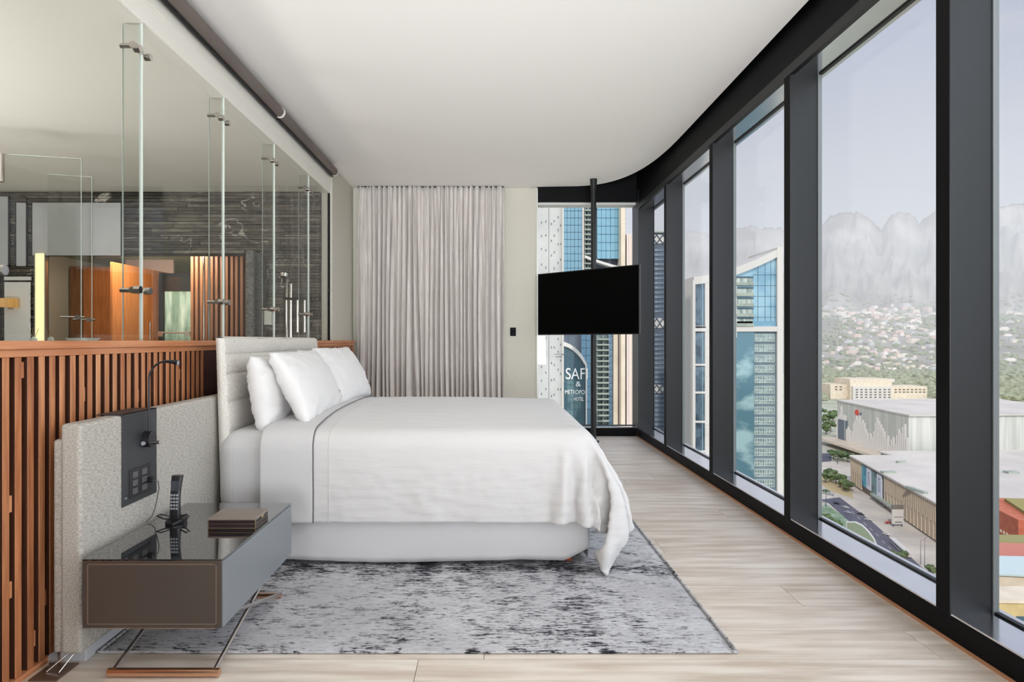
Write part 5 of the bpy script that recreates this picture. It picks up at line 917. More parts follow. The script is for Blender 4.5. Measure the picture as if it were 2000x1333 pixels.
# pillows
def pillow(L_, Hh, T, seed, label, loc, lean, yaw, roll=0, pipe=True):
    t = thing('pillow', label, 'pillow', loc, 0, None)
    sd = Vector((seed*7.3, seed*3.1, seed))
    def surf(side):
        def f(u, v):
            a, b = 2*u-1, 2*v-1
            a_, b_ = math.copysign(abs(a)**.85, a), math.copysign(abs(b)**.85, b)
            e = max(0, (1-a_*a_))*max(0, (1-b_*b_))
            th = T/2*e**.36
            # corners drawn in, sides bowed
            y_ = a_*L_/2*(1-.05*(1-b_*b_))*(1-.0*abs(b_)); z_ = b_*Hh/2*(1-.07*(1-a_*a_))
            corner = (abs(a_)*abs(b_))**3
            wr_ = noise.noise(Vector((a_*4, b_*4, side))+sd)*.012*(1-e)+noise.noise(Vector((a_*10*abs(b_), b_*9, side*2))+sd)*.008*(1-e)**.5
            if e <= 0: th = 0; wr_ = 0
            fl = .008*noise.noise(Vector((a_*7, b_*7, 9))+sd)*(1-e)**2
            return (side*(th+wr_*(e > 0))+fl, y_, z_)
        return f
    m = MB(); m.grid(surf(1), 44, 32); m.grid(lambda u, v: surf(-1)(1-u, v), 44, 32)
    o = m.build('pillow_case', M_pillow, t)
    w_ = o.modifiers.new('weld', 'WELD'); w_.merge_threshold = .0008
    if pipe:
        u0 = .955
        pts = [surf(1)(u0, .02+.96*k/24) for k in range(25)]
        MB().tube(pts, .0022, 6).build('piping', M_piping, t)
    t.rotation_euler = (roll, lean, yaw)
    return t
pillow(.86, .44, .21, 1, 'white pillow upright against headboard, nearest the nightstand', (-1.325, 4.03, .945), math.radians(-9), math.radians(1))
pillow(.86, .44, .20, 2, 'white pillow upright against headboard on the far side, mostly hidden', (-1.325, 4.98, .965), math.radians(-9), math.radians(-1), 0, False)
pillow(.96, .47, .20, 3, 'large white pillow leaning in front of the nearest pillow', (-1.165, 4.14, .972), math.radians(-27), math.radians(1))
pillow(.94, .47, .20, 4, 'large white pillow leaning at the far side by the curtain', (-1.15, 5.03, .985), math.radians(-27), math.radians(-2), 0, False)

# ------------------------------------------------------------ nightstand
NX0, NX1, NY0, NY1, NZ0, NZ1 = -1.488, -.980, 2.336, 3.146, .198, .45
ns = thing('nightstand', 'dark lacquer nightstand with black glass top on crossed chrome legs', 'nightstand', (0, 0, 0))
ns.location = ((NX0+NX1)/2, (NY0+NY1)/2, 0)
hx, hy = (NX1-NX0)/2, (NY1-NY0)/2
MB().box(-hx, hx, -hy+.004, hy, NZ0, NZ1-.006).build('cabinet_body', M_greylac, ns, bevel=.0015)
MB().box(-hx, hx, -hy, -hy+.004, NZ0, NZ1-.006).build('side_panel', M_taupe, ns, bevel=.001)
fr = MB(); ix, iz = hx-.018, .014
for b in ((-ix, ix, NZ0+iz, NZ0+iz+.003), (-ix, ix, NZ1-iz-.006, NZ1-iz-.003)): fr.box(b[0], b[1], -hy-.0015, -hy+.001, b[2], b[3])
for xx in (-ix, ix-.003): fr.box(xx, xx+.003, -hy-.0015, -hy+.001, NZ0+iz, NZ1-iz-.003)
fr.build('inset_bead', mat('taupe_bead', (120, 100, 84), .3), ns)
MB().box(hx-.0005, hx+.0045, -hy+.004, hy-.002, NZ0+.002, NZ1-.010).build('drawer_front', mat('painted_reflection_grey', (118, 122, 126), .34), ns, bevel=.001)  # blue-grey tone paints the window's reflection onto this face
MB().box(-hx, hx+.003, -hy-.001, hy, NZ1-.006, NZ1).build('glass_top', M_blackglass, ns, bevel=.0012)
cyn = (NY0+NY1)/2
for yb, yt in ((2.372, 2.95), (3.075, 2.50)):
    MB().tube([(-.18, yb-cyn, .019), (.232, yb-cyn, .019)], .0155, 16).build('floor_bar', M_copper, ns)
    MB().tube([(-.17, yt-cyn, .186), (.235, yt-cyn, .186)], .011, 14).build('support_bar', M_copper, ns)
    for xx in (-.16, .215): MB().tube([(xx+(.012 if yb > 3 else 0), yb-cyn, .03), (xx+(.012 if yb > 3 else 0), yt-cyn, .19)], .0085, 12).build('leg', M_chrome, ns)
MB().box(-.18, .225, -hy+.02, -hy+.03, NZ0-.010, NZ0+.002).build('copper_strip', M_copper, ns)

# cordless phone
ph = thing('cordless_phone', 'black cordless phone standing in its cradle on the nightstand', 'phone', (-1.375, 2.80, NZ1))
MB().prism([(-.03, -.035), (.012, -.05), (.04, -.01), (.035, .035), (-.035, .035)], 0, [.016, .012, .02, .03, .03]).build('cradle', M_plastic, ph, bevel=.003)
w1 = MB(); w1.tube([(-.02, 0, .028), (-.062, -.008, .040), (-.078, -.012, .034), (-.045, -.014, .022), (-.02, -.01, .02)], .003, 6); w1.build('wing', M_plastic, ph); w1 = MB()
w1.tube([(.02, 0, .028), (.05, -.008, .040), (.066, -.012, .032), (.05, -.014, .018), (.02, -.01, .018)], .003, 6); w1.build('wing', M_plastic, ph)
hs = bpy.data.objects.new('handset', None)
mh = Matrix.Rotation(math.radians(-10), 4, 'X')
def hsec(u, v):
    a = 2*PI*u; z = .015+.19*v; w = .0235-.002*math.sin(PI*v); d = .010+.003*math.cos(PI*v*2)
    x = math.copysign(abs(math.cos(a))**.5, math.cos(a))*w; y_ = math.copysign(abs(math.sin(a))**.5, math.sin(a))*d+.012*(2*v-1)**2*1.0-.006
    return (x, y_+.03*(v-.5)*.6, z)
m = MB().grid(hsec, 24, 18); m.add([hsec(k/24, 1) for k in range(24)], [tuple(range(24))]); h_ = m.build('handset', M_plastic, ph)
MB().box(-.017, .017, -.0128, -.0085, .142, .185).build('display', mat('dark_display', (60, 64, 72), .15), h_)
ky = MB()
for r_ in range(5):
    for c_ in range(3): ky.box(-.016+c_*.0115, -.008+c_*.0115, -.0185+.0006*r_, -.0125+.0006*r_, .062+r_*.0145, .070+r_*.0145)
ky.build('keypad', M_key, h_)
h_.location = (0, .004, 0)

# stacked leather trays
tr = thing('leather_box', 'taupe leather lidded box with brass edges on the nightstand corner', 'box', (-1.098, 2.80, NZ1))
hx2, hy2 = .100, .078
MB().box(-hx2, hx2, -hy2, hy2, .001, .018).build('lower_tray', M_plum, tr, bevel=.002)
MB().box(-hx2, hx2, -hy2, hy2, .020, .034).build('upper_tray', M_plum, tr, bevel=.002)
MB().box(-hx2-.003, hx2+.003, -hy2-.003, hy2+.003, .034, .043).build('lid', M_leather, tr, bevel=.003)
g_ = MB()
for z in (.0, .018, .0335):
    g_.box(-hx2-.001, hx2+.001, -hy2-.001, -hy2+.001, z, z+.0018).box(hx2-.001, hx2+.001, -hy2, hy2, z, z+.0018).box(-hx2-.001, -hx2+.001, -hy2, hy2, z, z+.0018).box(-hx2, hx2, hy2-.001, hy2+.001, z, z+.0018)
for cx_ in (-hx2, hx2): g_.box(cx_-.0015, cx_+.0015, -hy2-.0015, -hy2+.0015, 0, .035)
g_.build('brass_trim', M_gold, tr)
MB().box(hx2, hx2+.004, -.012, .012, .024, .038).build('clasp', M_gold, tr, bevel=.001)

# ------------------------------------------------------------ curtain, switch, television
cu = thing('curtain', 'floor-length grey beige gathered curtain on the back wall', 'curtain', (0, YB-.10, 0))
def curt(u, v):
    q = u*1.885; z = .02+3.205*v; x = -1.700+q
    sl = .10*noise.noise(Vector((q*1.6, 3, 1)))*(1-v)+.05*noise.noise(Vector((q*4.5, z*.22, 6)))*(1.1-v)      # folds drifting sideways
    qq = q+sl
    ph_ = 2*PI*(qq*14.5+1.5*noise.noise(Vector((q*2.6, z*.16, 1)))+.55*noise.noise(Vector((q*7, z*.3, 5))))
    A = .046+.040*noise.noise(Vector((q*5, z*.25, 9)))
    f1 = math.sin(ph_); f1 = 1-2*(abs(math.sin(ph_/2))**.8) if noise.noise(Vector((q*1.4, 2, 2))) > -.15 else math.copysign(abs(f1)**.6, f1)
    tw = max(0, min(1, (v-.50)/.5))
    ph2 = 2*PI*(q*36+.9*noise.noise(Vector((q*5, z*.6, 2))))
    d = A*f1*1.25*(1-.35*tw)+.016*tw*math.sin(ph2)+.007*math.sin(ph_*2.3+z)
    return (x+.010*math.cos(ph_)*min(1, u*20, (1-u)*20), d, z)
co_ = MB().grid(curt, 620, 42).build('fabric', M_curtain, cu)
co_.modifiers.new('thickness', 'SOLIDIFY').thickness = .002
MB().box(-1.70, .18, -.012, .012, 3.218, 3.2295).build('curtain_track', M_dark, cu)
sw_ = thing('light_switch', 'small black switch plate on the wall right of the curtain', 'switch', (.30, YB, EYE+.11))
MB().box(-.037, .037, -.009, 0, -.055, .055).build('plate', mat('matte_black_plate', (14, 14, 20), .7, spec=.1), sw_, bevel=.002)
MB().box(-.018, .018, -.013, -.008, .012, .036).build('rocker', mat('switch_rocker', (30, 30, 40), .6, spec=.1), sw_, bevel=.001)
MB().box(-.018, .018, -.013, -.008, -.036, -.012).build('rocker', MATS['switch_rocker'], sw_, bevel=.001)

tp = thing('television_pole', 'dark metal pole from floor to ceiling behind the television', 'pole', (1.272, 7.86, 0))
MB().tube([(0, 0, 0), (0, 0, 3.31)], .033, 20).build('tube', M_dark, tp)
MB().tube([(0, 0, 0), (0, 0, .015)], .07, 24).build('floor_flange', M_dark, tp)
MB().tube([(0, 0, 3.1), (0, 0, 3.26)], [.036, .046], 20).build('top_collar', M_dark, tp)
a_, b_ = Vector((.600, 8.02, 0)), Vector((1.630, 6.98, 0))
d_ = b_-a_; ang = math.atan2(d_.y, d_.x); Lt = d_.length; c_ = (a_+b_)/2
tv = thing('television', 'black flat television turned toward the bed on the dark pole', 'television', (c_.x, c_.y, EYE+.065), ang)
Ht = .765
MB().box(-Lt/2, Lt/2, 0, .028, 0, Ht).build('casing', M_plastic, tv, bevel=.004)
MB().box(-Lt/2+.012, Lt/2-.012, -.002, .001, .014, Ht-.012).build('screen', M_screen, tv)
MB().box(-.28, .28, .026, .055, .1, .5).build('rear_housing', M_plastic, tv, bevel=.01)
# arm from the pole to the set
pl_ = Vector((1.272, 7.86, 0))-c_; pl_.rotate(Matrix.Rotation(-ang, 3, 'Z'))
MB().box(-.12, .12, .055, .07, .2, .45).tube([(0.0, .07, .33), (pl_.x*.5, pl_.y*.75, .33), (pl_.x, pl_.y, .33)], .022, 12).tube([(pl_.x, pl_.y, .24), (pl_.x, pl_.y, .42)], .042, 18).build('swivel_arm', M_dark, tv)
# ------------------------------------------------------------ the city outside
def G(px, py, up=0.0):
    """street-level point: bearing and depression angles measured on the photograph, turned into metres"""
    D = 1250*(-(GZ+up)+EYE)/(py-665); return ((px-957)*D/1250, D)
def X(px, D): return (px-957)*D/1250
def Z(py, D): return EYE-(py-665)*D/1250
M_conc = mat('white_concrete', (192, 191, 189), .8, var=(178, 178, 178), vscale=.4, detail=6)
M_cream = mat('cream_stone', (222, 208, 190), .8, var=(206, 192, 172), vscale=.2)
M_white = mat('white_cladding', (203, 199, 195), .7)
M_pink = mat('pale_pink_stone', (222, 208, 204), .8, var=(212, 198, 192), vscale=.2, vstretch=(3, 3, .1))
M_blueg = mat('blue_curtain_glass', (130, 168, 186), .15, .15, var=(100, 142, 166), vscale=.09, detail=5, lo=.4, hi=.6)
M_tealg = mat('teal_curtain_glass', (62, 92, 104), .15, .25, var=(146, 178, 180), vscale=.22, vstretch=(1, 1, .5), detail=8, lo=.5, hi=.7)
M_darkg = mat('dark_window_glass', (46, 60, 76), .12, .2, var=(92, 112, 128), vscale=.3, detail=5)
M_slate = mat('slate_cladding', (88, 98, 112), .6, var=(70, 80, 94), vscale=.15)
M_lines = mat('facade_line', (58, 86, 104), .5)
M_sage = mat('sage_render', (164, 172, 160), .7, var=(140, 150, 142), vscale=.3)
M_road = mat('asphalt', (96, 94, 108), .9, var=(84, 84, 98), vscale=.05)
M_pave = mat('pale_paving', (206, 196, 184), .9, var=(186, 178, 168), vscale=.06)
M_grass = mat('lawn', (126, 140, 92), .95, var=(104, 124, 80), vscale=.1)
M_leaf = mat('leafage', (96, 116, 70), .9, rnd=[(84, 106, 66), (112, 130, 82), (96, 120, 78)], var=(150, 150, 140), vscale=.5, detail=6, bump=1.0, bscale=1.2)
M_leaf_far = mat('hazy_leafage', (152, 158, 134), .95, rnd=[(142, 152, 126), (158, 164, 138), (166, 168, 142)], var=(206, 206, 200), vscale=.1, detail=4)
M_roof = mat('pale_roof', (206, 198, 190), .9, var=(190, 183, 176), vscale=.03, detail=6)
M_steel = mat('pale_metal_panel', (186, 186, 180), .5, .2, var=(212, 210, 204), vscale=.05, vstretch=(6, 6, .25), detail=4)
M_fin = mat('beige_fin', (200, 182, 160), .8)
M_finsh = mat('brown_recess', (112, 98, 88), .9)
M_brick = mat('orange_brick', (196, 112, 84), .9, var=(180, 98, 74), vscale=.4)
M_rose = mat('rose_render', (196, 132, 124), .9)
M_sand = mat('sand_stone', (206, 184, 136), .9, var=(188, 164, 116), vscale=.15)

# land: plain, wooded rise and the mountain range behind
ridge = [(600, 440), (1000, 452), (1180, 470), (1262, 452), (1337, 448), (1377, 458), (1420, 452), (1440, 446), (1466, 441), (1488, 447), (1510, 444), (1545, 450), (1590, 452), (1604, 441), (1618, 425), (1632, 419), (1650, 415), (1662, 416), (1674, 413), (1688, 421), (1700, 428), (1712, 441), (1722, 449), (1733, 431), (1744, 419), (1755, 414), (1766, 418), (1776, 416), (1788, 425), (1795, 434), (1805, 429), (1812, 423), (1828, 410), (1860, 428), (1900, 421), (1945, 407), (1975, 400), (2000, 396), (2060, 408), (2300, 430), (2800, 460)]
def ridge_y(px):
    for (a, ya), (b, yb) in zip(ridge[:-1], ridge[1:]):
        if a <= px <= b: return ya+(yb-ya)*(px-a)/(b-a)
    return 450
hillcrest = [(1300, 640), (1604, 640), (1640, 634), (1700, 650), (1760, 655), (1828, 645), (1900, 650), (2000, 655), (2800, 660)]
def land(px, D):
    if D < 2300: return GZ
    t = min(1, (D-2300)/2600); t = t*t*(3-2*t)
    z = GZ+(Z(618, 4900)-GZ)*t+18*noise.noise(Vector((px*.012, D*.0012, 0)))*t
    if D > 4900:
        s = min(1, (D-4900)/3300)
        top = Z(ridge_y(px), 8200)
        z0 = z
        z = z0+(top-z0)*(s**1.25)
        rid = noise.fractal(Vector((px*.02, D*.0011, 5)), 1.0, 2.1, 5)
        z += 170*rid*s*(1.08-s)*3.0+60*abs(noise.noise(Vector((px*.045, D*.0016, 8))))*s*4*(1.05-s)
        if s >= 1: z = top+34*noise.noise(Vector((px*.11, 0, 2)))+22*noise.noise(Vector((px*.37, 0, 2)))
    return z
tm = MB()
Ds = [-400, 30, 300, 900, 1600, 2300]+[2300+130*k for k in range(1, 21)]+[4900+100*k for k in range(1, 34)]+[9000, 12000]
pxs = [600+12*k for k in range(58)]+[1296+2*k for k in range(384)]+[2064+12*k for k in range(61)]
NPX = len(pxs)-1
def tf(u, v):
    px = pxs[round(u*NPX)]; D = Ds[round(v*(len(Ds)-1))]
    if D <= 2300: return ((px-957)*max(D, 30)/1250*1.0 if D > 0 else (px-957)*.024-0, D, GZ)
    z = land(px, min(D, 8200)) if D <= 8200 else GZ
    return (X(px, D), D, z)
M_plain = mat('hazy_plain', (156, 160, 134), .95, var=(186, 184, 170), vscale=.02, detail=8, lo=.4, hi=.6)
M_mtn = mat('limestone_range', (170, 164, 156), .95, var=(138, 132, 124), vscale=.0018, detail=10, lo=.38, hi=.62)
plain = struct('ground_plain', MB().box(-3000, 6000, -1500, 2400, GZ-5, GZ), M_plain)
mt = MB(); i0 = Ds.index(2300)
mt.grid(lambda u, v: tf(u, (i0+v*(len(Ds)-1-i0))/(len(Ds)-1)), NPX, len(Ds)-1-i0)
o = mt.build('mountain_range', M_mtn); tag(o, 'hazy pale limestone mountain range filling the horizon beyond the windows', 'mountain')

def slab(name, pts, m, up, th=.15, parent=None):
    o = MB().prism([G(*p) for p in pts], GZ, GZ+up).build(name, m, parent); return o
st = base('street_level')
slab('paving', [(1590, 900), (1700, 905), (1860, 960), (1990, 1100), (2060, 1290), (1820, 1330), (1560, 1090)], M_pave, .2, parent=st)
slab('lawn', [(1585, 1005), (1612, 985), (1660, 1018), (1700, 1062), (1730, 1110), (1800, 1210), (1700, 1250), (1560, 1100)], mat('verge', (104, 128, 96), .95, var=(148, 166, 146), vscale=.12, detail=8), .3, parent=st)
slab('road', [(1598, 978), (1640, 973), (1700, 1018), (1745, 1058), (1800, 1110), (1850, 1150), (1900, 1230), (1840, 1240), (1770, 1160), (1712, 1085), (1668, 1028), (1616, 982)], M_road, .4, parent=st)
slab('road', [(1590, 888), (1624, 886), (1624, 902), (1590, 905)], M_road, .4, parent=st)
slab('road', [(1590, 858), (1650, 852), (1650, 860), (1590, 868)], mat('far_asphalt', (168, 160, 160), .9), .4, parent=st)
slab('lawn', [(1600, 930), (1660, 952), (1668, 975), (1625, 962), (1600, 945)], mat('dry_lawn', (192, 172, 132), .95), .3, parent=st)
ml_ = MB()
for k in range(9):
    a = G(1662+12*k, 1000+11*k+(3 if k > 4 else 0)); b = G(1668+12*k, 1005.5+11*k+(3 if k > 4 else 0))
    ml_.prism([a, (a[0]+.3, a[1]), (b[0]+.3, b[1]), b], GZ+.4, GZ+.45)
ml_.build('lane_marks', M_white, st)['kind'] = 'stuff'

def building(name, label, loc_xy, rz=0, group=None, cat='building'):
    return thing(name, label, cat, (loc_xy[0], loc_xy[1], GZ), rz, group)
def rbox(t, nm, m, x0, x1, y0, y1, z0, z1, bev=0):
    """box given in world metres, parented to thing t"""
    L0 = t.location
    return MB().box(x0-L0.x, x1-L0.x, y0-L0.y, y1-L0.y, z0-L0.z, z1-L0.z).build(nm, m, t, bev)

# 1 white concrete tower right outside the back window
D = 58
t = building('concrete_tower', 'white concrete tower face filling the left of the back window', (X(1040, D), D))
for i, (a, b) in enumerate(((985, 1071.6), (1072.4, 1100))):
    rbox(t, 'concrete_panel', M_conc, X(a, D), X(b, D), D, D+14, GZ, 22, .01)
rbox(t, 'corner_post', mat('pale_post', (196, 192, 186), .8), X(1097.5, D), X(1100.5, D), D-.25, D+.1, GZ, 22)
hm = None; q_ = random.Random(4)
for col in (1057.5, 1066, 1077, 1082.5, 1090, 1095):
    yv = 372+q_.uniform(0, 30)
    while yv < 840:
        if not (540 < yv < 650):
            if hm is None: hm = rbox(t, 'tie_hole', M_slate, X(col, D)-.035, X(col, D)+.035, D-.02, D+.05, -.10, .10); hm.data.transform(Matrix.Translation(Vector((-(X(col, D)-t.location.x), 0, -(0-t.location.z))))); o = hm
            else: o = twin(hm)
            o.location = (X(col, D)-t.location.x, 0, Z(yv, D)-t.location.z)
        yv += 30+q_.uniform(-6, 10)
rbox(t, 'steel_outrigger', M_slate, X(1082, D), X(1114, D), D-.35, D-.25, Z(692.6, D), Z(691.6, D))

# 2 blue glass tower with balconies
D = 120
t = building('blue_glass_tower', 'tall blue glass tower with balcony stack seen behind the television pole', (X(1100, D), D))
rbox(t, 'tower_core', M_slate, X(1096, D), X(1211, D), D+1.2, D+26, GZ, 90)
pn = {}
def panes(t, x0, x1, nxp, y0, y1, step, m, D, dz=0.0, kind=None):
    w = (X(x1, D)-X(x0, D))/nxp; h = step*D/1250
    z = Z(y1, D); n = 0
    me = MB().box(.03, w-.03, 0, .4, .04, h-.04)
    first = None
    while z < Z(y0, D)-.2:
        for i in range(nxp):
            if first is None: first = me.build('glass_pane', m, t); o = first
            else: o = twin(first)
            o.location = (X(x0, D)+i*w-t.location.x, D-t.location.y+dz+.05*((i*7+n*3) % 3), z-t.location.z)
        z += h; n += 1
def solid(t, nm, m, x0, x1, y0, y1, D, dep=.9, dz=0):
    return rbox(t, nm, m, X(x0, D), X(x1, D), D+dz, D+dep+dz, Z(y1, D), Z(y0, D))
panes(t, 1100, 1137, 5, 398, 538, 14, M_blueg, D)
panes(t, 1135, 1154, 2, 650, 905, 15, mat('deep_blue_glass', (70, 108, 134), .15, .25, var=(110, 140, 160), vscale=.12), D)
panes(t, 1166, 1210, 5, 398, 506, 16, mat('sky_blue_glass', (128, 172, 190), .15, .2, var=(96, 140, 164), vscale=.1, detail=5), D)
solid(t, 'glass_field', M_blueg, 1100, 1210, 340, 398, D)
solid(t, 'vertical_trim', M_white, 1137, 1140.5, 340, 540, D, dz=-.3)
solid(t, 'vertical_trim', M_white, 1209, 1213, 340, 940, D, dz=-.3)
# balconies of the upper stack and of the lower stack
def balcony_stack(x0, x1, y0, y1, step, m_slab, m_back):
    yv = y0; k = 0
    solid(t, 'balcony_back', m_back, x0, x1, y0, y1, D, .2, .6)
    b0 = None
    while yv < y1-2:
        if b0 is None:
            b0 = MB().box(0, X(x1, D)-X(x0, D), -.7, .6, 0, step*.28*D/1250).box(.1, .16, -.65, .5, 0, step*.8*D/1250).box((X(x1, D)-X(x0, D))*.55, (X(x1, D)-X(x0, D))*.55+.1, -.2, .5, 0, step*.9*D/1250).build('balcony', m_slab, t); o = b0
        else: o = twin(b0)
        o.location = (X(x0, D)-t.location.x, 0, Z(yv+step*.9, D)-t.location.z)
        yv += step; k += 1
balcony_stack(1141, 1153, 405, 520, 9.4, M_sage, M_darkg)
balcony_stack(1164, 1188, 655, 905, 10.6, M_sage, mat('green_grey_glass', (118, 134, 132), .3, var=(80, 96, 98), vscale=.6))
panes(t, 1188, 1197, 1, 655, 905, 13, mat('navy_glass', (74, 98, 120), .15, .2, var=(120, 140, 158), vscale=.4), D)
solid(t, 'vertical_trim', M_cream, 1197.5, 1206, 650, 940, D, 1, -.5)
solid(t, 'vertical_trim', M_slate, 1206, 1211, 650, 940, D)
# curved white crown band
cb = MB(); N_ = 16
pa = [(1141+72*k/N_, 500+24*((k/N_)**.85)) for k in range(N_+1)]
for (xa, ya), (xb, yb) in zip(pa[:-1], pa[1:]):
    cb.add([(X(xa, D), D-1.2, Z(ya, D)), (X(xb, D), D-1.2, Z(yb, D)), (X(xb, D), D-1.2, Z(yb+4.5, D)), (X(xa, D), D-1.2, Z(ya+5.5, D)),
            (X(xa, D), D+.5, Z(ya, D)), (X(xb, D), D+.5, Z(yb, D)), (X(xb, D), D+.5, Z(yb+4.5, D)), (X(xa, D), D+.5, Z(ya+5.5, D))],
           [(0, 1, 2, 3), (4, 7, 6, 5), (0, 4, 5, 1), (3, 2, 6, 7), (0, 3, 7, 4), (1, 5, 6, 2)])
cb.v = [(a-t.location.x, b-t.location.y, c-t.location.z) for a, b, c in cb.v]; cb.build('curved_band', M_white, t)

# 3 hotel sign block with arched white edge
D = 96
t = building('hotel_sign_block', 'teal glass hotel block with white arched edge and SAFI lettering', (X(1100, D), D))
arc = [(1096, 667), (1104, 669), (1112, 672.5), (1120, 677.5), (1128, 684.5), (1135, 692.5), (1141, 702), (1145, 710), (1145.5, 726), (1145.5, 860)]
inner = [(1096, 676), (1103, 677), (1111, 680), (1118, 684.5), (1126, 691.5), (1133, 699.5), (1139, 709), (1142.5, 714), (1143, 728), (1143.6, 860)]
rim = MB(); gl_ = MB()
for k in range(len(arc)-1):
    q4 = [arc[k], arc[k+1], inner[k+1], inner[k]]
    f = [(X(x, D), D-.5, Z(y, D)) for x, y in q4]+[(X(x, D), D+9, Z(y, D)) for x, y in q4]
    rim.add(f, [(0, 1, 2, 3), (4, 7, 6, 5), (0, 4, 5, 1), (3, 2, 6, 7), (0, 3, 7, 4), (1, 5, 6, 2)])
poly2 = inner+[(1096, 860)]
vsx = [(X(x, D), D, Z(y, D)) for x, y in poly2]+[(X(x, D), D+8.5, Z(y, D)) for x, y in poly2]; n_ = len(poly2)
gl_.add(vsx, [tuple(range(n_-1, -1, -1)), tuple(range(n_, 2*n_))]+[(i, (i+1) % n_, n_+(i+1) % n_, n_+i) for i in range(n_)])
for mb_, nm, m_ in ((rim, 'arched_edge', M_white), (gl_, 'glass_face', M_tealg)):
    mb_.v = [(a-t.location.x, b-t.location.y, c-t.location.z) for a, b, c in mb_.v]; mb_.build(nm, m_, t)
rbox(t, 'podium', M_slate, X(1096, D), X(1143.6, D), D, D+8, GZ, Z(859, D))
mm = MB()
for xx in (1106, 1114, 1122, 1130, 1137): mm.box(X(xx, D)-.02, X(xx, D)+.02, D-.04, D, Z(858, D), Z({1106: 679, 1114: 683, 1122: 690, 1130: 698, 1137: 708}[xx], D))
for yy_ in range(716, 858, 12): mm.box(X(1097, D), X(1143, D), D-.04, D, Z(yy_+.3, D), Z(yy_-.3, D))
mm.v = [(a-t.location.x, b-t.location.y, c-t.location.z) for a, b, c in mm.v]; mm.build('glazing_bars', M_lines, t)
def letters(txt, px, py, hpx, D, m, par, nm, sx=1.0):
    cu_ = bpy.data.curves.new(nm, 'FONT'); cu_.body = txt; cu_.size = hpx*D/1250/.70; cu_.extrude = .06; cu_.align_x = 'CENTER'
    o = bpy.data.objects.new(nm, cu_); COL.objects.link(o); cu_.materials.append(m); o.parent = par
    o.rotation_euler = (PI/2, 0, 0); o.scale = (sx, 1, 1)
    o.location = (X(px, D)-par.location.x, D-.16-par.location.y, Z(py, D)-par.location.z)
    me_ = bpy.data.meshes.new_from_object(o.evaluated_get(bpy.context.evaluated_depsgraph_get())); me_.name = nm
    o2 = bpy.data.objects.new(nm, me_); COL.objects.link(o2); o2.parent = par; o2.location = o.location; o2.rotation_euler = o.rotation_euler; o2.scale = o.scale
    me_.materials.clear(); me_.materials.append(m); bpy.data.objects.remove(o)
M_let = mat('sign_letters', (236, 238, 238), .5)
letters('SAFI', 1126.5, 741, 22, D, M_let, t, 'lettering', .78)
letters('&', 1129, 755, 10, D, M_let, t, 'lettering', 1.2)
letters('METROPOL', 1124, 770, 8, D, M_let, t, 'lettering', .72)
letters('HOTEL', 1130, 783, 7, D, M_let, t, 'lettering', .62)

# 4 pink-beige tower with fins
D = 119
t = building('pale_pink_tower', 'pale pinkish stone tower right of the television pole', (X(1225, D), D))
rbox(t, 'main_wall', M_pink, X(1224, D), X(1262, D), D, D+20, GZ, Z(457, D))
rbox(t, 'fin_wall', M_cream, X(1211, D), X(1219, D), D-1, D+8, GZ, Z(380, D))
rbox(t, 'recess', M_finsh, X(1219, D), X(1225, D), D+.5, D+6, GZ, Z(470, D))
lo_ = None
for k in range(52):
    yv = 404+k*9
    if lo_ is None: lo_ = MB().box(0, X(1221.5, D)-X(1218, D), -.5, .3, 0, .55).build('louvre', M_finsh, t); o = lo_
    else: o = twin(lo_)
    o.location = (X(1217, D)-t.location.x, 0, Z(yv, D)-t.location.z)
for xx in (1228, 1233.5, 1239, 1244.5): rbox(t, 'joint_rib', M_cream, X(xx, D), X(xx+.5, D), D-.12, D, GZ, Z(457, D))

# 5 slate tower with white cross-braced storeys
D = 270
t = building('slate_braced_tower', 'slate grey tower with white cross-braced storeys left of the beige tower', (X(1258, D), D))
rbox(t, 'tower_body', M_slate, X(1258, D), X(1326, D), D, D+18, GZ, Z(455, D))
wb = None
yv = 487
while yv < 1000:
    if not (612 < yv < 646 or 746 < yv < 772):
        if wb is None: wb = MB().box(0, X(1324, D)-X(1260, D), -.25, .1, 0, .9).build('window_band', mat('pale_window_band', (132, 144, 158), .4, var=(82, 92, 110), vscale=.5, vstretch=(1, 1, .1), detail=3), t); o = wb
        else: o = twin(wb)
        o.location = (X(1260, D)-t.location.x, 0, Z(yv+4, D)-t.location.z)
    yv += 9.2
for (ya, yb) in ((459, 476), (622, 641), (752, 768)):
    rbox(t, 'white_storey', M_white, X(1258, D), X(1326, D), D-.3, D, Z(yb, D), Z(ya, D))
    br = MB(); w_ = 12
    for k in range(6):
        xa, xb = 1258+k*w_, 1258+(k+1)*w_
        for y1_, y2_ in ((ya, yb), (yb, ya)):
            br.tube([(X(xa, D)-t.location.x, -.5, Z(y1_, D)-t.location.z), (X(xb, D)-t.location.x, -.5, Z(y2_, D)-t.location.z)], .22, 5)
    br.build('cross_brace', M_slate, t)
rbox(t, 'roof_rim', M_sage, X(1256, D), X(1328, D), D-.8, D+19, Z(455, D), Z(452, D))

# 6 beige tower
D = 330
t = building('beige_tower', 'plain beige tower left of the white framed tower', (X(1320, D), D))
rbox(t, 'shaft', M_cream, X(1318, D), X(1353.5, D), D, D+20, GZ, Z(660, D))
tw_ = MB().prism([(X(1318, D)-t.location.x, 0), (X(1352, D)-t.location.x, 0), (X(1352, D)-t.location.x, 20), (X(1318, D)-t.location.x, 20)], Z(660, D)-GZ, [Z(612, D)-GZ, Z(590, D)-GZ, Z(590, D)-GZ, Z(612, D)-GZ]).build('sloped_top', M_pink, t)

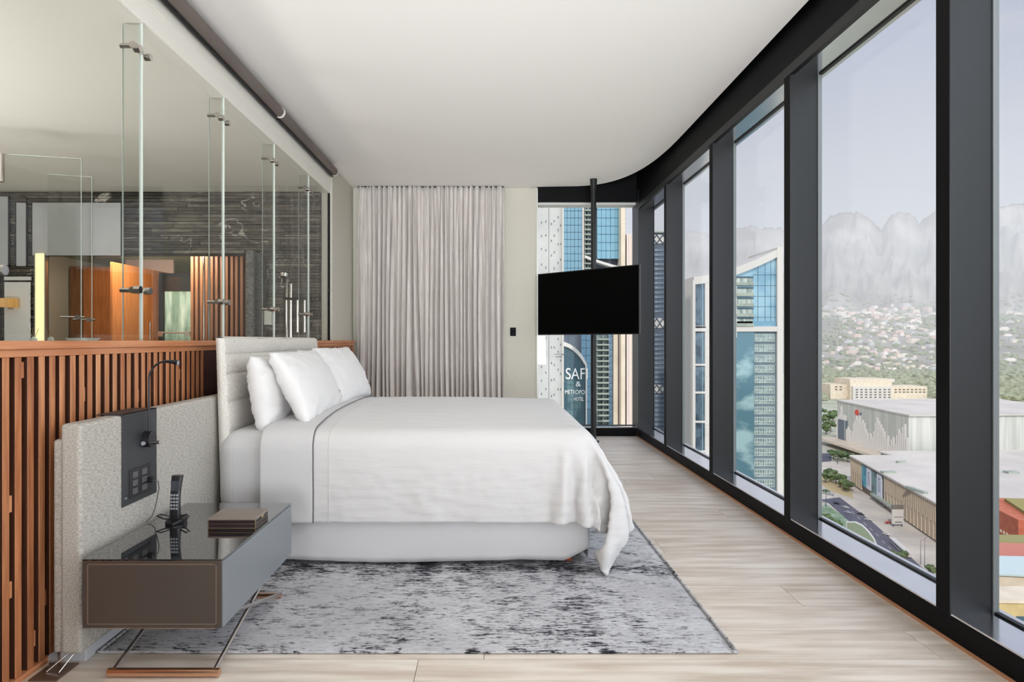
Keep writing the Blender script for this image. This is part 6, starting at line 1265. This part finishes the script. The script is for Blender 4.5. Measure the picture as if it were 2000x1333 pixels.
# 7 white framed tower with blue glass
D = 210
t = building('white_framed_tower', 'white framed tower with blue glass and upswept roof in the third window', (X(1352, D), D))
LX, LZ = t.location.x, t.location.z
def tb(nm, m, x0, x1, y0, y1, d0, d1): return MB().box(X(x0, D)-LX, X(x1, D)-LX, d0, d1, Z(y1, D)-LZ, Z(y0, D)-LZ).build(nm, m, t)
def curve_top(px):      # upswept roof line
    u = max(0, px-1356)/(1528-1356); return 541-59*(u**1.55)
tb('core', M_slate, 1354, 1527, 640, 1385, 1.2, 24)
tops = MB(); xs_ = [1354+6*k for k in range(30)]
for a, b in zip(xs_[:-1], xs_[1:]):
    b = min(b, 1528)
    for (dy0, dy1, d0, d1) in ((0, 15, -.6, 24),):
        f = [(X(a, D)-LX, d0, Z(curve_top(a)+dy0, D)-LZ), (X(b, D)-LX, d0, Z(curve_top(b)+dy0, D)-LZ), (X(b, D)-LX, d0, Z(curve_top(b)+dy1, D)-LZ), (X(a, D)-LX, d0, Z(curve_top(a)+dy1, D)-LZ)]
        f += [(p[0], d1, p[2]) for p in f]
        tops.add(f, [(0, 1, 2, 3), (4, 7, 6, 5), (0, 4, 5, 1), (3, 2, 6, 7), (0, 3, 7, 4), (1, 5, 6, 2)])
tops.build('upswept_roof_band', M_white, t)
gt = MB()
for a, b in zip(xs_[:-1], xs_[1:]):
    b = min(b, 1517)
    if a >= b: continue
    f = [(X(a, D)-LX, .3, Z(curve_top(a)+13, D)-LZ), (X(b, D)-LX, .3, Z(curve_top(b)+13, D)-LZ), (X(b, D)-LX, .3, Z(640, D)-LZ), (X(a, D)-LX, .3, Z(640, D)-LZ)]
    f += [(p[0], 20, p[2]) for p in f]; gt.add(f, [(0, 1, 2, 3), (4, 7, 6, 5), (0, 4, 5, 1), (3, 2, 6, 7), (0, 3, 7, 4), (1, 5, 6, 2)])
gt.build('upper_glass', mat('tower_blue_glass', (140, 176, 192), .15, .15, var=(112, 152, 174), vscale=.08, detail=3, lo=.42, hi=.6), t)
gb = MB()
for xx in (1481, 1495, 1506): gb.box(X(xx, D)-LX-.04, X(xx, D)-LX+.04, .2, .32, Z(640, D)-LZ, Z(curve_top(xx)+15, D)-LZ)
for yy_ in (537, 558, 579, 599, 620): gb.box(X(1471, D)-LX, X(1516, D)-LX, .2, .32, Z(yy_+.3, D)-LZ, Z(yy_-.3, D)-LZ)
gb.build('glazing_bars', M_lines, t)
tb('frame_right', M_white, 1516.5, 1527.7, 484, 1385, -.7, 23)
tb('frame_band', M_white, 1354, 1528, 638, 648, -.6, 1)
tb('frame_left', M_white, 1352, 1357, 548, 1385, -.66, 23)
tb('frame_middle', M_white, 1376, 1412, 547, 1385, -.5, 1)
tb('frame_middle', M_white, 1411, 1438, 549, 660, -.53, 1)
fj = MB()
for k in range(24): fj.box(X(1516, D)-LX, X(1528.4, D)-LX, -.62, -.55, Z(520+19*k+.35, D)-LZ, Z(520+19*k, D)-LZ).box(X(1376, D)-LX, X(1437, D)-LX, -.52, -.45, Z(565+19*k+.35, D)-LZ, Z(565+19*k, D)-LZ)
fj.build('panel_joints', mat('joint_grey', (180, 178, 176), .8), t)
# left strip of dark windows split by white spandrels
yv = 549
for (ya, yb) in ((549, 637), (650, 711), (713+4, 765), (770, 822), (826, 880), (884, 938), (942, 1000)):
    tb('dark_glazing', M_darkg, 1357, 1376, ya, yb, -.2, 1)
    tb('spandrel', M_white, 1356, 1377, yb, yb+4, -.6, .5)
    tb('glazing_post', M_blueg, 1370.5, 1372, ya, yb, -.35, .2)
# balconies upper left
for k, yv in enumerate((543, 564, 584, 604, 623)):
    f = tb('balcony', M_sage, 1436, 1470.5, yv+9, yv+15, -.9, 1)
    tb('balcony_glazing', mat('pale_glazing', (190, 200, 192), .3, var=(110, 124, 122), vscale=1.2, vstretch=(1, 1, .1)), 1436, 1470, yv, yv+9, -.1, .4)  # pale glazing with darker streaks
    tb('balcony_dark_strip', M_lines, 1436, 1471, yv-2.5, yv, -.3, .4)  # dark strip above each balcony glazing
tb('glass_band', M_blueg, 1437, 1516, 628, 638, -.1, .5)
# lower part: teal glass column and stacked window groups
tb('lower_glass', mat('teal_painted_reflections', (80, 116, 130), .12, .2, var=(150, 178, 182), vscale=.09, vstretch=(1, 1, 1.6), detail=8, lo=.52, hi=.66), 1437, 1473, 648, 1200, 0, 1)  # pale noise patches paint reflections into the glass colour
tb('lower_field', mat('grey_blue_spandrel', (98, 118, 128), .5, var=(84, 104, 114), vscale=.2), 1473, 1517, 648, 1200, .1, 1)
wg = None; wf = mat('window_frame_white', (196, 202, 200), .5)
yv = 653
while yv < 1010:
    z_ = Z(yv+14.5, D)-LZ; h_w = 14.5*D/1250; w_w = X(1512, D)-X(1474, D)
    if wg is None:
        fr_ = MB()
        for zz in (0, h_w*.42, h_w-.12): fr_.box(0, w_w, -.15, .1, zz, zz+.13)
        for k in range(9): fr_.box(w_w*k/8-.06, w_w*k/8+.06, -.15, .1, 0, h_w)
        wg = fr_.build('window', wf, t); pg = MB().box(0, w_w, -.02, .1, 0, h_w).build('pane', mat('tower_pane', (84, 110, 116), .15, .2, var=(150, 168, 164), vscale=.9, detail=4), wg); o = wg
    else:
        o = twin(wg); twin(pg, o)
    o.location = (X(1474, D)-LX, 0, z_); yv += 20.3

# 8 shopping centre: pleated metal mall
t = building('pleated_metal_mall', 'large pale metal mall with pleated facade and small red round sign', (430, 650))
LX, LY = 430, 650
def local(poly): return [(a-t.location.x, b-t.location.y) for a, b in poly]
A_, B_ = (401, 739), (386, 590)
MB().prism(local([A_, B_, (560, 600), (600, 760)]), 0, 50).build('main_volume', M_steel, t)
MB().prism(local([(400, 741), (385, 588), (562, 598), (602, 762)]), 50, 51.2).build('roof_edge', M_roof, t)
pv = Vector((B_[0]-A_[0], B_[1]-A_[1])); L_ = pv.length; rq = random.Random(9); pts_ = []
n_p = 44; pl0 = {}
for k in range(n_p):
    c = Vector(A_)+pv*((k+.5)/n_p); hh = 24+10*math.sin(k*.5)+rq.uniform(-5, 6); hq = round(hh/3)*3
    if hq not in pl0: pl0[hq] = MB().prism([(-1.4, 0), (0, -1.7), (0, 1.7)], 0, hq).build('pleat', M_white, t); o = pl0[hq]
    else: o = twin(pl0[hq])
    o.rotation_euler = (0, 0, math.atan2(pv.y, pv.x)-PI/2+PI if False else 0); o.location = (c.x-LX-.2, c.y-LY, 6)
MB().box(-2.5, -.8, -9, 9, 2, 30).build('dark_entrance', mat('entrance_glass', (92, 102, 118), .3), t).location = (400-LX, 722-LY, 0)
MB().prism(local([(380, 742), (372, 585), (390, 585), (404, 742)]), 5, 7.5).build('canopy', M_cream, t)
MB().tube([(-2, 0, 0), (-1, 0, 0)], 3.2, 20).build('round_sign', mat('red_sign', (206, 70, 54), .5), t).location = (397-LX, 690-LY, 42)
MB().box(-1.4, -.9, -21, -6, -1.2, 1.2).build('sign_lettering', M_slate, t).location = (396.5-LX, 690-LY, 41.5)
# lower annex with green fascia
t = building('mall_annex', 'low annex with pale roof and grey green fascia before the metal mall', (400, 545))
MB().prism(local([(348, 570), (352, 500), (470, 480), (480, 575)]), 0, 20).build('annex_walls', M_sage, t)
MB().prism(local([(346, 572), (350, 498), (472, 478), (482, 577)]), 20, 21).build('annex_roof', M_roof, t)
MB().box(0, 6, 0, 14, 21, 24).build('roof_unit', M_white, t).location = (-20, -20, 0)
MB().box(0, 16, 0, 3, 21, 23).build('roof_unit', M_slate, t).location = (-6, 0, 0)

# 9 mall wing with banners
t = building('banner_mall_wing', 'long beige finned mall wing with four tall banners and pale flat roof', (290, 450))
A_, B_ = Vector((301, 532)), Vector((262, 368)); pv = B_-A_; L_ = pv.length; dr = pv.normalized(); rot = math.atan2(dr.y, dr.x)
T9 = t
MB().prism(local([tuple(A_), tuple(B_), (560, 330), (560, 470), (345, 490), (340, 532)]), 0, 23).build('wing_body', M_finsh, t)
MB().prism(local([(299.6, 534), (260.2, 366.5), (562, 328), (562, 471), (345.8, 491), (341, 534)]), 23, 24.2).build('flat_roof', M_roof, t)
fz = {}
nf = 60
for k in range(nf+1):
    s_ = k/nf; c = A_+pv*s_; 
    if .16 < s_ < .44: continue
    up_ = 8 if k % 2 else 6; key = k % 4
    if key not in fz:
        fz[key] = MB().box(-.6-.25*(key % 2), .2, -.62, .62, 1.5, 12+2*(key % 2)).box(-.9, .2, -.42, .42, 12+2*(key % 2), 23).build('facade_fin', M_fin, t); o = fz[key]
    else: o = twin(fz[key])
    o.location = (c.x-t.location.x-.3, c.y-t.location.y, 0); o.rotation_euler = (0, 0, rot+PI/2)
bn = [mat('teal_banner', (84, 160, 178), .6, var=(60, 120, 150), vscale=.12, lo=.45, hi=.55), mat('white_banner', (212, 214, 224), .6), mat('green_banner', (110, 140, 142), .6, var=(90, 96, 104), vscale=.1, lo=.45, hi=.55), mat('white_banner', (212, 214, 224), .6)]
for k in range(4):
    c = A_+pv*(.19+.066*k)
    o = MB().box(-1.0, -.4, -4.9, 4.9, 5.5, 21.5).build('banner', bn[k], t); o.location = (c.x-t.location.x, c.y-t.location.y, 0); o.rotation_euler = (0, 0, rot+PI/2)
    if k in (1, 3):
        ln_ = MB()
        for q in range(6): ln_.box(-1.1, -1.0, -2.6, 2.6, 9+q*1.4, 9.5+q*1.4)
        ln_.box(-1.1, -1.0, -1.6, 1.6, 17.5, 19).build('banner_print', mat('banner_ink', (120, 130, 160), .6), o)
c = A_+pv*.445
o = MB().box(-.8, .1, -1.8, 1.8, 0, 23).build('corner_strip', M_slate, t); o.location = (c.x-t.location.x, c.y-t.location.y, 0); o.rotation_euler = (0, 0, rot+PI/2)
MB().prism(local([(285, 480), (272, 425), (280, 422), (296, 480)]), 4.2, 5.6).build('entrance_canopy', M_sage, t)
for (px_, py_, sx_, sy_) in ((1735, 925, 14, 6), (1790, 960, 4, 26), (1760, 905, 10, 4), (1975, 925, 12, 8)):
    g = G(px_, py_, 24); MB().box(-sx_/3, sx_/3, -sy_/3, sy_/3, 24, 25.5).build('roof_unit', M_sage, t).location = (g[0]-t.location.x, g[1]-t.location.y, 0)

# 10 cream hotel-like block far behind
D = 1290
t = building('cream_block', 'cream three-part building with rows of small windows before the woods', (X(1720, D), D))
LX, LZ = t.location.x, t.location.z
tb = lambda nm, m, x0, x1, y0, y1, d0, d1: MB().box(X(x0, D)-LX, X(x1, D)-LX, d0, d1, Z(y1, D)-LZ, Z(y0, D)-LZ).build(nm, m, t)
tb('centre_block', M_cream, 1660, 1742, 741, 781, 0, 60); tb('left_wing', M_cream, 1627, 1660, 752, 781, 10, 60); tb('right_wing', M_cream, 1742, 1816, 756, 781, 8, 60)
tb('projection', M_white, 1663, 1738, 755, 781, -6, 0)
wm = None
for r_ in range(4):
    for c_ in range(8):
        if wm is None: wm = MB().box(0, 4.6, -.3, .3, 0, 2.2).build('window', M_finsh, t); o = wm
        else: o = twin(wm)
        o.location = (X(1668+9*c_, D)-LX, -6.2, Z(762+5*r_, D)-LZ)
for r_ in range(2):
    for c_ in range(8):
        o = twin(wm); o.location = (X(1752+8*c_, D)-LX, 7.8, Z(763+5*r_, D)-LZ)
    for c_ in range(2):
        o = twin(wm); o.location = (X(1636+9*c_, D)-LX, 9.8, Z(758+5*r_, D)-LZ)
tb('roof_storey', M_white, 1700, 1760, 742, 748, 20, 50)

# 11 brick quarter in the last window
t = building('orange_brick_block', 'orange brick block with two rows of small windows in the last window', (262, 330))
MB().prism(local([(252, 334), (241, 292), (330, 262), (360, 322)]), 0, 38).build('brick_walls', M_brick, t)
MB().prism(local([(262, 326), (250, 298), (322, 272), (346, 316)]), 38, 39.5).build('terrace', mat('terrace_green', (150, 140, 84), .9), t)
wm = None
for r_ in range(2):
    for c_ in range(16):
        if wm is None: wm = MB().box(-.3, .3, -.45, .45, 0, 1.3).build('window', M_cream, t); o = wm
        else: o = twin(wm)
        s_ = (c_+.5)/16; o.location = (252-11*s_-262-.1, 334-42*s_-330, 28-5*r_); o.rotation_euler = (0, 0, -.25)
t = building('rose_block', 'rose rendered low block in front of the orange brick block', (250, 262))
MB().prism(local([(202, 267), (195, 258), (300, 244), (320, 262)]), 0, 38.5).build('rose_walls', M_rose, t)
MB().prism(local([(202, 267), (195, 259), (300, 245), (320, 262)]), 38.5, 39).build('roof_garden', mat('roof_garden', (146, 140, 92), .9), t)
t = building('pale_roofed_hall', 'low hall with pale bluish roof between the rose block and the sand building', (205, 228))
MB().prism(local([(172, 236), (164, 219), (262, 206), (270, 230)]), 0, 40).build('hall_walls', M_cream, t)
MB().prism(local([(171, 236.5), (163, 218.5), (263, 205), (271, 231)]), 40, 40.6).build('hall_roof', mat('bluish_roof', (190, 204, 206), .8), t)
t = building('sand_building', 'sand coloured stone building at the bottom of the last window', (150, 185))
MB().prism(local([(138, 190), (132, 181), (240, 176), (250, 190)]), 0, 46).build('sand_walls', M_sand, t)
MB().prism(local([(137.5, 190.4), (131.5, 180.6), (241, 175.5), (251, 190.4)]), 46, 46.8).build('parapet', M_cream, t)
wm = None
for k in range(5):
    if wm is None: wm = MB().box(-1.3, 1.3, -.3, .3, 0, 1.2).build('window', M_lines, t); o = wm
    else: o = twin(wm)
    o.location = (-6+5.5*k, -4.5-.2*k, 37+4*(k % 2))

# 12 curved white garden building, bus, cars, pylon, lamp posts, trees
t = building('curved_garden_roof', 'low building with curved white parapet and planted roof beside the road', G(1680, 1050))
o_, i_ = [(1653, 1019), (1672, 1019), (1686, 1026), (1698, 1038), (1708, 1052), (1713, 1064), (1713, 1100), (1700, 1130), (1650, 1100)], None
MB().prism(local([G(px_, py_, 9) for px_, py_ in o_]), 0, 9).build('walls', M_white, t)
MB().prism(local([G(px_+(1.5 if px_ < 1670 else -2), py_+2.5, 9.2) for px_, py_ in o_]), 9, 9.25).build('planted_roof', mat('planted_roof', (134, 128, 104), .95, var=(112, 136, 100), vscale=.3, detail=6), t)
t = thing('bus', 'long white bus roof on the road below the curved building', 'bus', (*G(1759, 1077), GZ+.4), 0)
g1, g2 = Vector(G(1742, 1062)), Vector(G(1776, 1093)); t.location = (*((g1+g2)/2), GZ+.4); t.rotation_euler = (0, 0, math.atan2((g2-g1).y, (g2-g1).x)); hl = (g2-g1).length/2
MB().box(-hl, hl, -1.5, 1.5, .5, 3.3).build('bus_body', M_white, t, bevel=.3)
MB().box(-hl+.5, hl-.5, -1.53, 1.53, 1.6, 2.5).build('window_band', M_darkg, t)
for sx_ in (-.7, .65):
    for sy_ in (-1.3, 1.3): MB().tube([(sx_*hl, sy_-.15, .5), (sx_*hl, sy_+.15, .5)], .5, 14).build('wheel', M_plastic, t)
def car(px_, py_, rz, m, label):
    g = G(px_, py_); t = thing('car', label, 'car', (g[0], g[1], GZ+.4), rz, None)
    MB().prism([(-2.2, -.85), (2.2, -.85), (2.2, .85), (-2.2, .85)], .3, [.75, .7, .7, .75]).build('body', m, t, bevel=.12)
    MB().add([(-1.5, -.8, .72), (1.1, -.8, .72), (1.1, .8, .72), (-1.5, .8, .72), (-1.0, -.65, 1.4), (.5, -.65, 1.4), (.5, .65, 1.4), (-1.0, .65, 1.4)], [(0, 3, 2, 1), (4, 5, 6, 7), (0, 1, 5, 4), (1, 2, 6, 5), (2, 3, 7, 6), (3, 0, 4, 7)]).build('cabin', m, t, bevel=.05)
    MB().box(-1.2, .75, -.76, .76, .85, 1.25).build('windows', M_darkg, t)
    for sx_ in (-1.35, 1.35):
        for sy_ in (-.8, .8): MB().tube([(sx_, sy_-.12, .33), (sx_, sy_+.12, .33)], .33, 12).build('wheel', M_plastic, t)
Mw, Mk, Mr = M_white, M_plastic, mat('red_paint', (188, 70, 52), .4)
car(1652, 994, -1.0, Mw, 'white car in the middle of the upper road')
car(1656, 1004, -1.0, mat('silver_paint', (170, 176, 182), .4), 'silver car just below the white car on the upper road')
car(1634, 986, -1.0, Mk, 'dark car left of the white car near the palm')
car(1681, 1007, -1.0, Mk, 'dark car at the right kerb of the upper road')
car(1696, 1018, -.8, Mw, 'white car waiting where the two roads meet')
car(1731, 1047, -1.0, Mw, 'white car on the lower road above the bus')
car(1735, 1024, 0.1, Mr, 'red car parked by the white sign pylon')
car(1612, 965, -.5, Mw, 'white car parked behind the palm trunk')
car(1622, 968, -.5, mat('silver_paint', (170, 176, 182), .4), 'silver car parked right of the palm trunk')
t = thing('sign_pylon', 'white sign pylon with dark head in front of the banner mall wing', 'sign', (*G(1753, 1030), GZ))
MB().box(-3.6, 3.6, -.5, .5, 2, 11.5).build('white_board', M_white, t, bevel=.05)
MB().box(-3.6, 3.6, -.55, .55, 11.5, 14.2).build('dark_head', mat('pylon_head', (112, 108, 98), .6), t)
MB().box(-2.6, 3.2, -.6, -.5, 6.4, 6.7).box(-2.0, 2.6, -.6, -.5, 3.0, 3.5).build('printed_lines', M_slate, t)
MB().box(-3, -2.4, -.3, .3, 0, 2).box(2.4, 3, -.3, .3, 0, 2).build('post', M_slate, t)
def lamp_post(px_, py_, h_, label):
    g = G(px_, py_); t = thing('street_lamp', label, 'lamp', (g[0], g[1], GZ+.3))
    MB().tube([(0, 0, 0), (0, 0, h_)], [.16, .09], 8).tube([(0, 0, h_), (1.6, 0, h_+.3)], .07, 6).build('mast', M_slate, t)
    MB().box(1.3, 2.2, -.15, .15, h_+.15, h_+.35).build('lamp_head', M_white, t)
lamp_post(1628, 990, 9, 'street lamp beside the upper road next to the palm')
lamp_post(1798, 1105, 13, 'thin street lamp at the lower plaza, left one')
lamp_post(1806, 1108, 15, 'thin street lamp at the lower plaza, right one')
# trees
ORD = ('leftmost', 'second from the left', 'third from the left', 'fourth from the left', 'fifth from the left', 'sixth from the left')
rt = random.Random(21)
def blob(m_, c, r, sq=.8, n=2):
    bm = bmesh.new(); bmesh.ops.create_icosphere(bm, subdivisions=n, radius=1.0)
    vs = []
    for v in bm.verts:
        d = v.co.normalized(); k = 1+.28*noise.noise(d*2.3+Vector(c)*.37)+.16*noise.noise(d*6+Vector(c))
        vs.append((c[0]+d.x*r*k, c[1]+d.y*r*k, c[2]+d.z*r*k*sq))
    m_.add(vs, [tuple(v.index for v in f.verts) for f in bm.faces], False); bm.free()
def tree_proto(kind):
    m_ = MB(); q = random.Random(kind)
    for k in range(9): blob(m_, (q.uniform(-2.2, 2.2), q.uniform(-2.2, 2.2), 4.6+q.uniform(-1.2, 1.6)), q.uniform(1.1, 1.9))
    return m_
protos = []
def tree(px_, py_, s_, label, group=None, kind=0):
    g = G(px_, py_)
    while len(protos) <= kind: protos.append(None)
    if protos[kind] is None:
        t = thing('tree', label, 'tree', (g[0], g[1], GZ+.2), 0, group)
        tree_proto(kind+1).build('crown', M_leaf, t); MB().tube([(0, 0, 0), (.1, 0, 2), (0, .1, 4.2)], [.32, .22, .16], 8).build('trunk', M_finsh, t)
        protos[kind] = t
    else: t = copy_tree(protos[kind])
    t.location = (g[0], g[1], GZ+.2); t.scale = (s_, s_, s_*.9); t.rotation_euler = (0, 0, rt.uniform(0, 6)); t['label'] = label
    if group: t['group'] = group
    return t
for k, (px_, py_, s_) in enumerate(((1612, 945, 1.5), (1622, 940, 1.7), (1633, 947, 1.6), (1641, 951, 1.5), (1650, 957, 1.4), (1657, 962, 1.3))):
    tree(px_, py_, s_, 'leafy green tree before the banner wing, %s of the clump' % ORD[k], 'trees in the clump before the banner wing', k % 3)
for k, (px_, py_, s_) in enumerate(((1628, 898, 1.5), (1637, 900, 1.6), (1646, 902, 1.5), (1655, 904, 1.6), (1662, 905, 1.4))):
    tree(px_, py_, s_, 'pale street tree at the metal mall corner, %s' % ORD[k], 'street trees by the metal mall corner', k % 3)
for k, (px_, py_, s_) in enumerate(((1610, 1022, 1.0), (1619, 1029, 1.1), (1629, 1036, 1.1), (1638, 1045, 1.1), (1646, 1054, 1.0), (1607, 1036, 1.0))):
    tree(px_, py_, s_, 'dark green verge tree above the sill of the fourth pane, %s' % ORD[k], 'trees on the verge below the third pane', k % 3)
for k, (px_, py_, s_) in enumerate(((1757, 1100, .9), (1765, 1094, .8), (1748, 1096, .8), (1822, 1128, .9))):
    tree(px_, py_, s_, ('shrub tree at the lower end of the bus', 'small shrub tree just above the bus roof end', 'shrub tree left of the bus', 'shrub tree at the post right of the plaza')[k], 'shrub trees around the bus', k % 3)
for k in range(6):
    tree(1604+4.6*k, 815+(k*17) % 38, rt.uniform(2.0, 2.6), 'green avenue tree left of the metal mall, %s' % ORD[k], 'trees along the avenue left of the mall', k % 3)
def palm(px_, py_, h_, label):
    g = G(px_, py_); t = thing('palm_tree', label, 'tree', (g[0], g[1], GZ+.3))
    MB().tube([(0, 0, 0), (.1, 0, h_*.5), (0, 0, h_)], [.3, .22, .2], 8).build('trunk', M_slate, t)
    f0 = None
    for k in range(14):
        a = 2*PI*k/14; dr_ = .5+.5*(k % 3)/2
        m_ = MB(); pts_ = [(0, 0, h_), (1.2, 0, h_+.7*dr_), (2.3, 0, h_+.3*dr_-.3), (3.0, 0, h_-1.2)]
        vs = []
        for q, p in enumerate(pts_):
            w_ = (.15, .5, .45, .05)[q]; vs += [(p[0], -w_, p[2]-.15), (p[0], 0, p[2]), (p[0], w_, p[2]-.15)]
        fs = []
        for q in range(3): fs += [(q*3, q*3+1, q*3+4, q*3+3), (q*3+1, q*3+2, q*3+5, q*3+4)]
        if k < 3: fr_k = m_.add(vs, fs).build('frond', mat('palm_green', (62, 84, 58), .8), t); fp_ = (f0 or [])+[fr_k]; f0 = fp_; o = fr_k
        else: o = twin(f0[k % 3])
        o.rotation_euler = (0, 0, a)
palm(1613, 992, 12.0, 'palm tree with dark crown at the left of the upper road')
palm(1636, 908, 12, 'slim palm standing among the pale street trees')
# woods and far houses
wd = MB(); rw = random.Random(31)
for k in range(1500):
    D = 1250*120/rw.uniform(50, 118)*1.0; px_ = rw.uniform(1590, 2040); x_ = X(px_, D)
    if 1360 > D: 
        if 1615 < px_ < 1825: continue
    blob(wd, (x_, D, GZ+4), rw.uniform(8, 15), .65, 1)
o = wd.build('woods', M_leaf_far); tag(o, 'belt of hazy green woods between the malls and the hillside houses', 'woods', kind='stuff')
hp = []
walls_ = [mat('far_house_%s' % n, c, .9) for n, c in (('white', (232, 224, 220)), ('cream', (226, 212, 200)), ('grey', (196, 196, 198)), ('rose', (218, 196, 188)))]
for k in range(4):
    hp.append(MB().box(-6, 6, -6, 6, -8, 5+2*(k % 2)).box(-3, 5, -4, 4, 5, 9).build('hillside_house', walls_[k]))
    hp[-1].location = (X(1640+30*k, 3500), 3500, land(1640+30*k, 3500)+2)
    tag(hp[-1], 'tiny pale house on the hazy hillside beyond the woods', 'house', 'hillside houses beyond the woods')
n = 4
while n < 280:
    px_ = rw.gauss(1725, 70) if n % 3 else rw.uniform(1600, 2010); D = rw.uniform(2420, 5200)
    if not 1600 < px_ < 2020 or (px_ < 1640 and 3400 < D < 4600) or (px_ > 1830 and rw.random() < .45): continue
    o = hp[n % 4].copy(); COL.objects.link(o); s_ = rw.uniform(.9, 2.5)*D/3400
    o.location = (X(px_, D), D, land(px_, D)+2); o.rotation_euler = (0, 0, rw.uniform(-.4, .4)); o.scale = (s_*rw.uniform(.8, 2.0), s_, s_*rw.uniform(.6, .9)); n += 1
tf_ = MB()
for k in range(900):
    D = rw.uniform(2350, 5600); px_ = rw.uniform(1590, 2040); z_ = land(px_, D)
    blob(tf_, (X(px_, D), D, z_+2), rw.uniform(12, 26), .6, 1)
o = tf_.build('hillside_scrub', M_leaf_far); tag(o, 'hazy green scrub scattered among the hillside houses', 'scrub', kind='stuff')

# ------------------------------------------------------------ valley haze
hz = MB().box(-4000, 9500, 1480, 9000, GZ-60, 1100).build('valley_haze', bpy.data.materials.new('thin_haze'))
hz['kind'] = 'stuff'; hz['label'] = 'thin bright haze lying over the valley and the mountains'; hz['category'] = 'haze'
hm_ = hz.data.materials[0]; hm_.use_nodes = True; ht = hm_.node_tree; ht.nodes.clear()
ho = ht.nodes.new('ShaderNodeOutputMaterial'); hv = ht.nodes.new('ShaderNodeVolumeScatter')
hv.inputs['Color'].default_value = (0.98, 0.98, 1.0, 1); hv.inputs['Density'].default_value = 0.00016; hv.inputs['Anisotropy'].default_value = 0.2
ht.links.new(hv.outputs[0], ho.inputs['Volume'])
SC.cycles.volume_bounces = 3
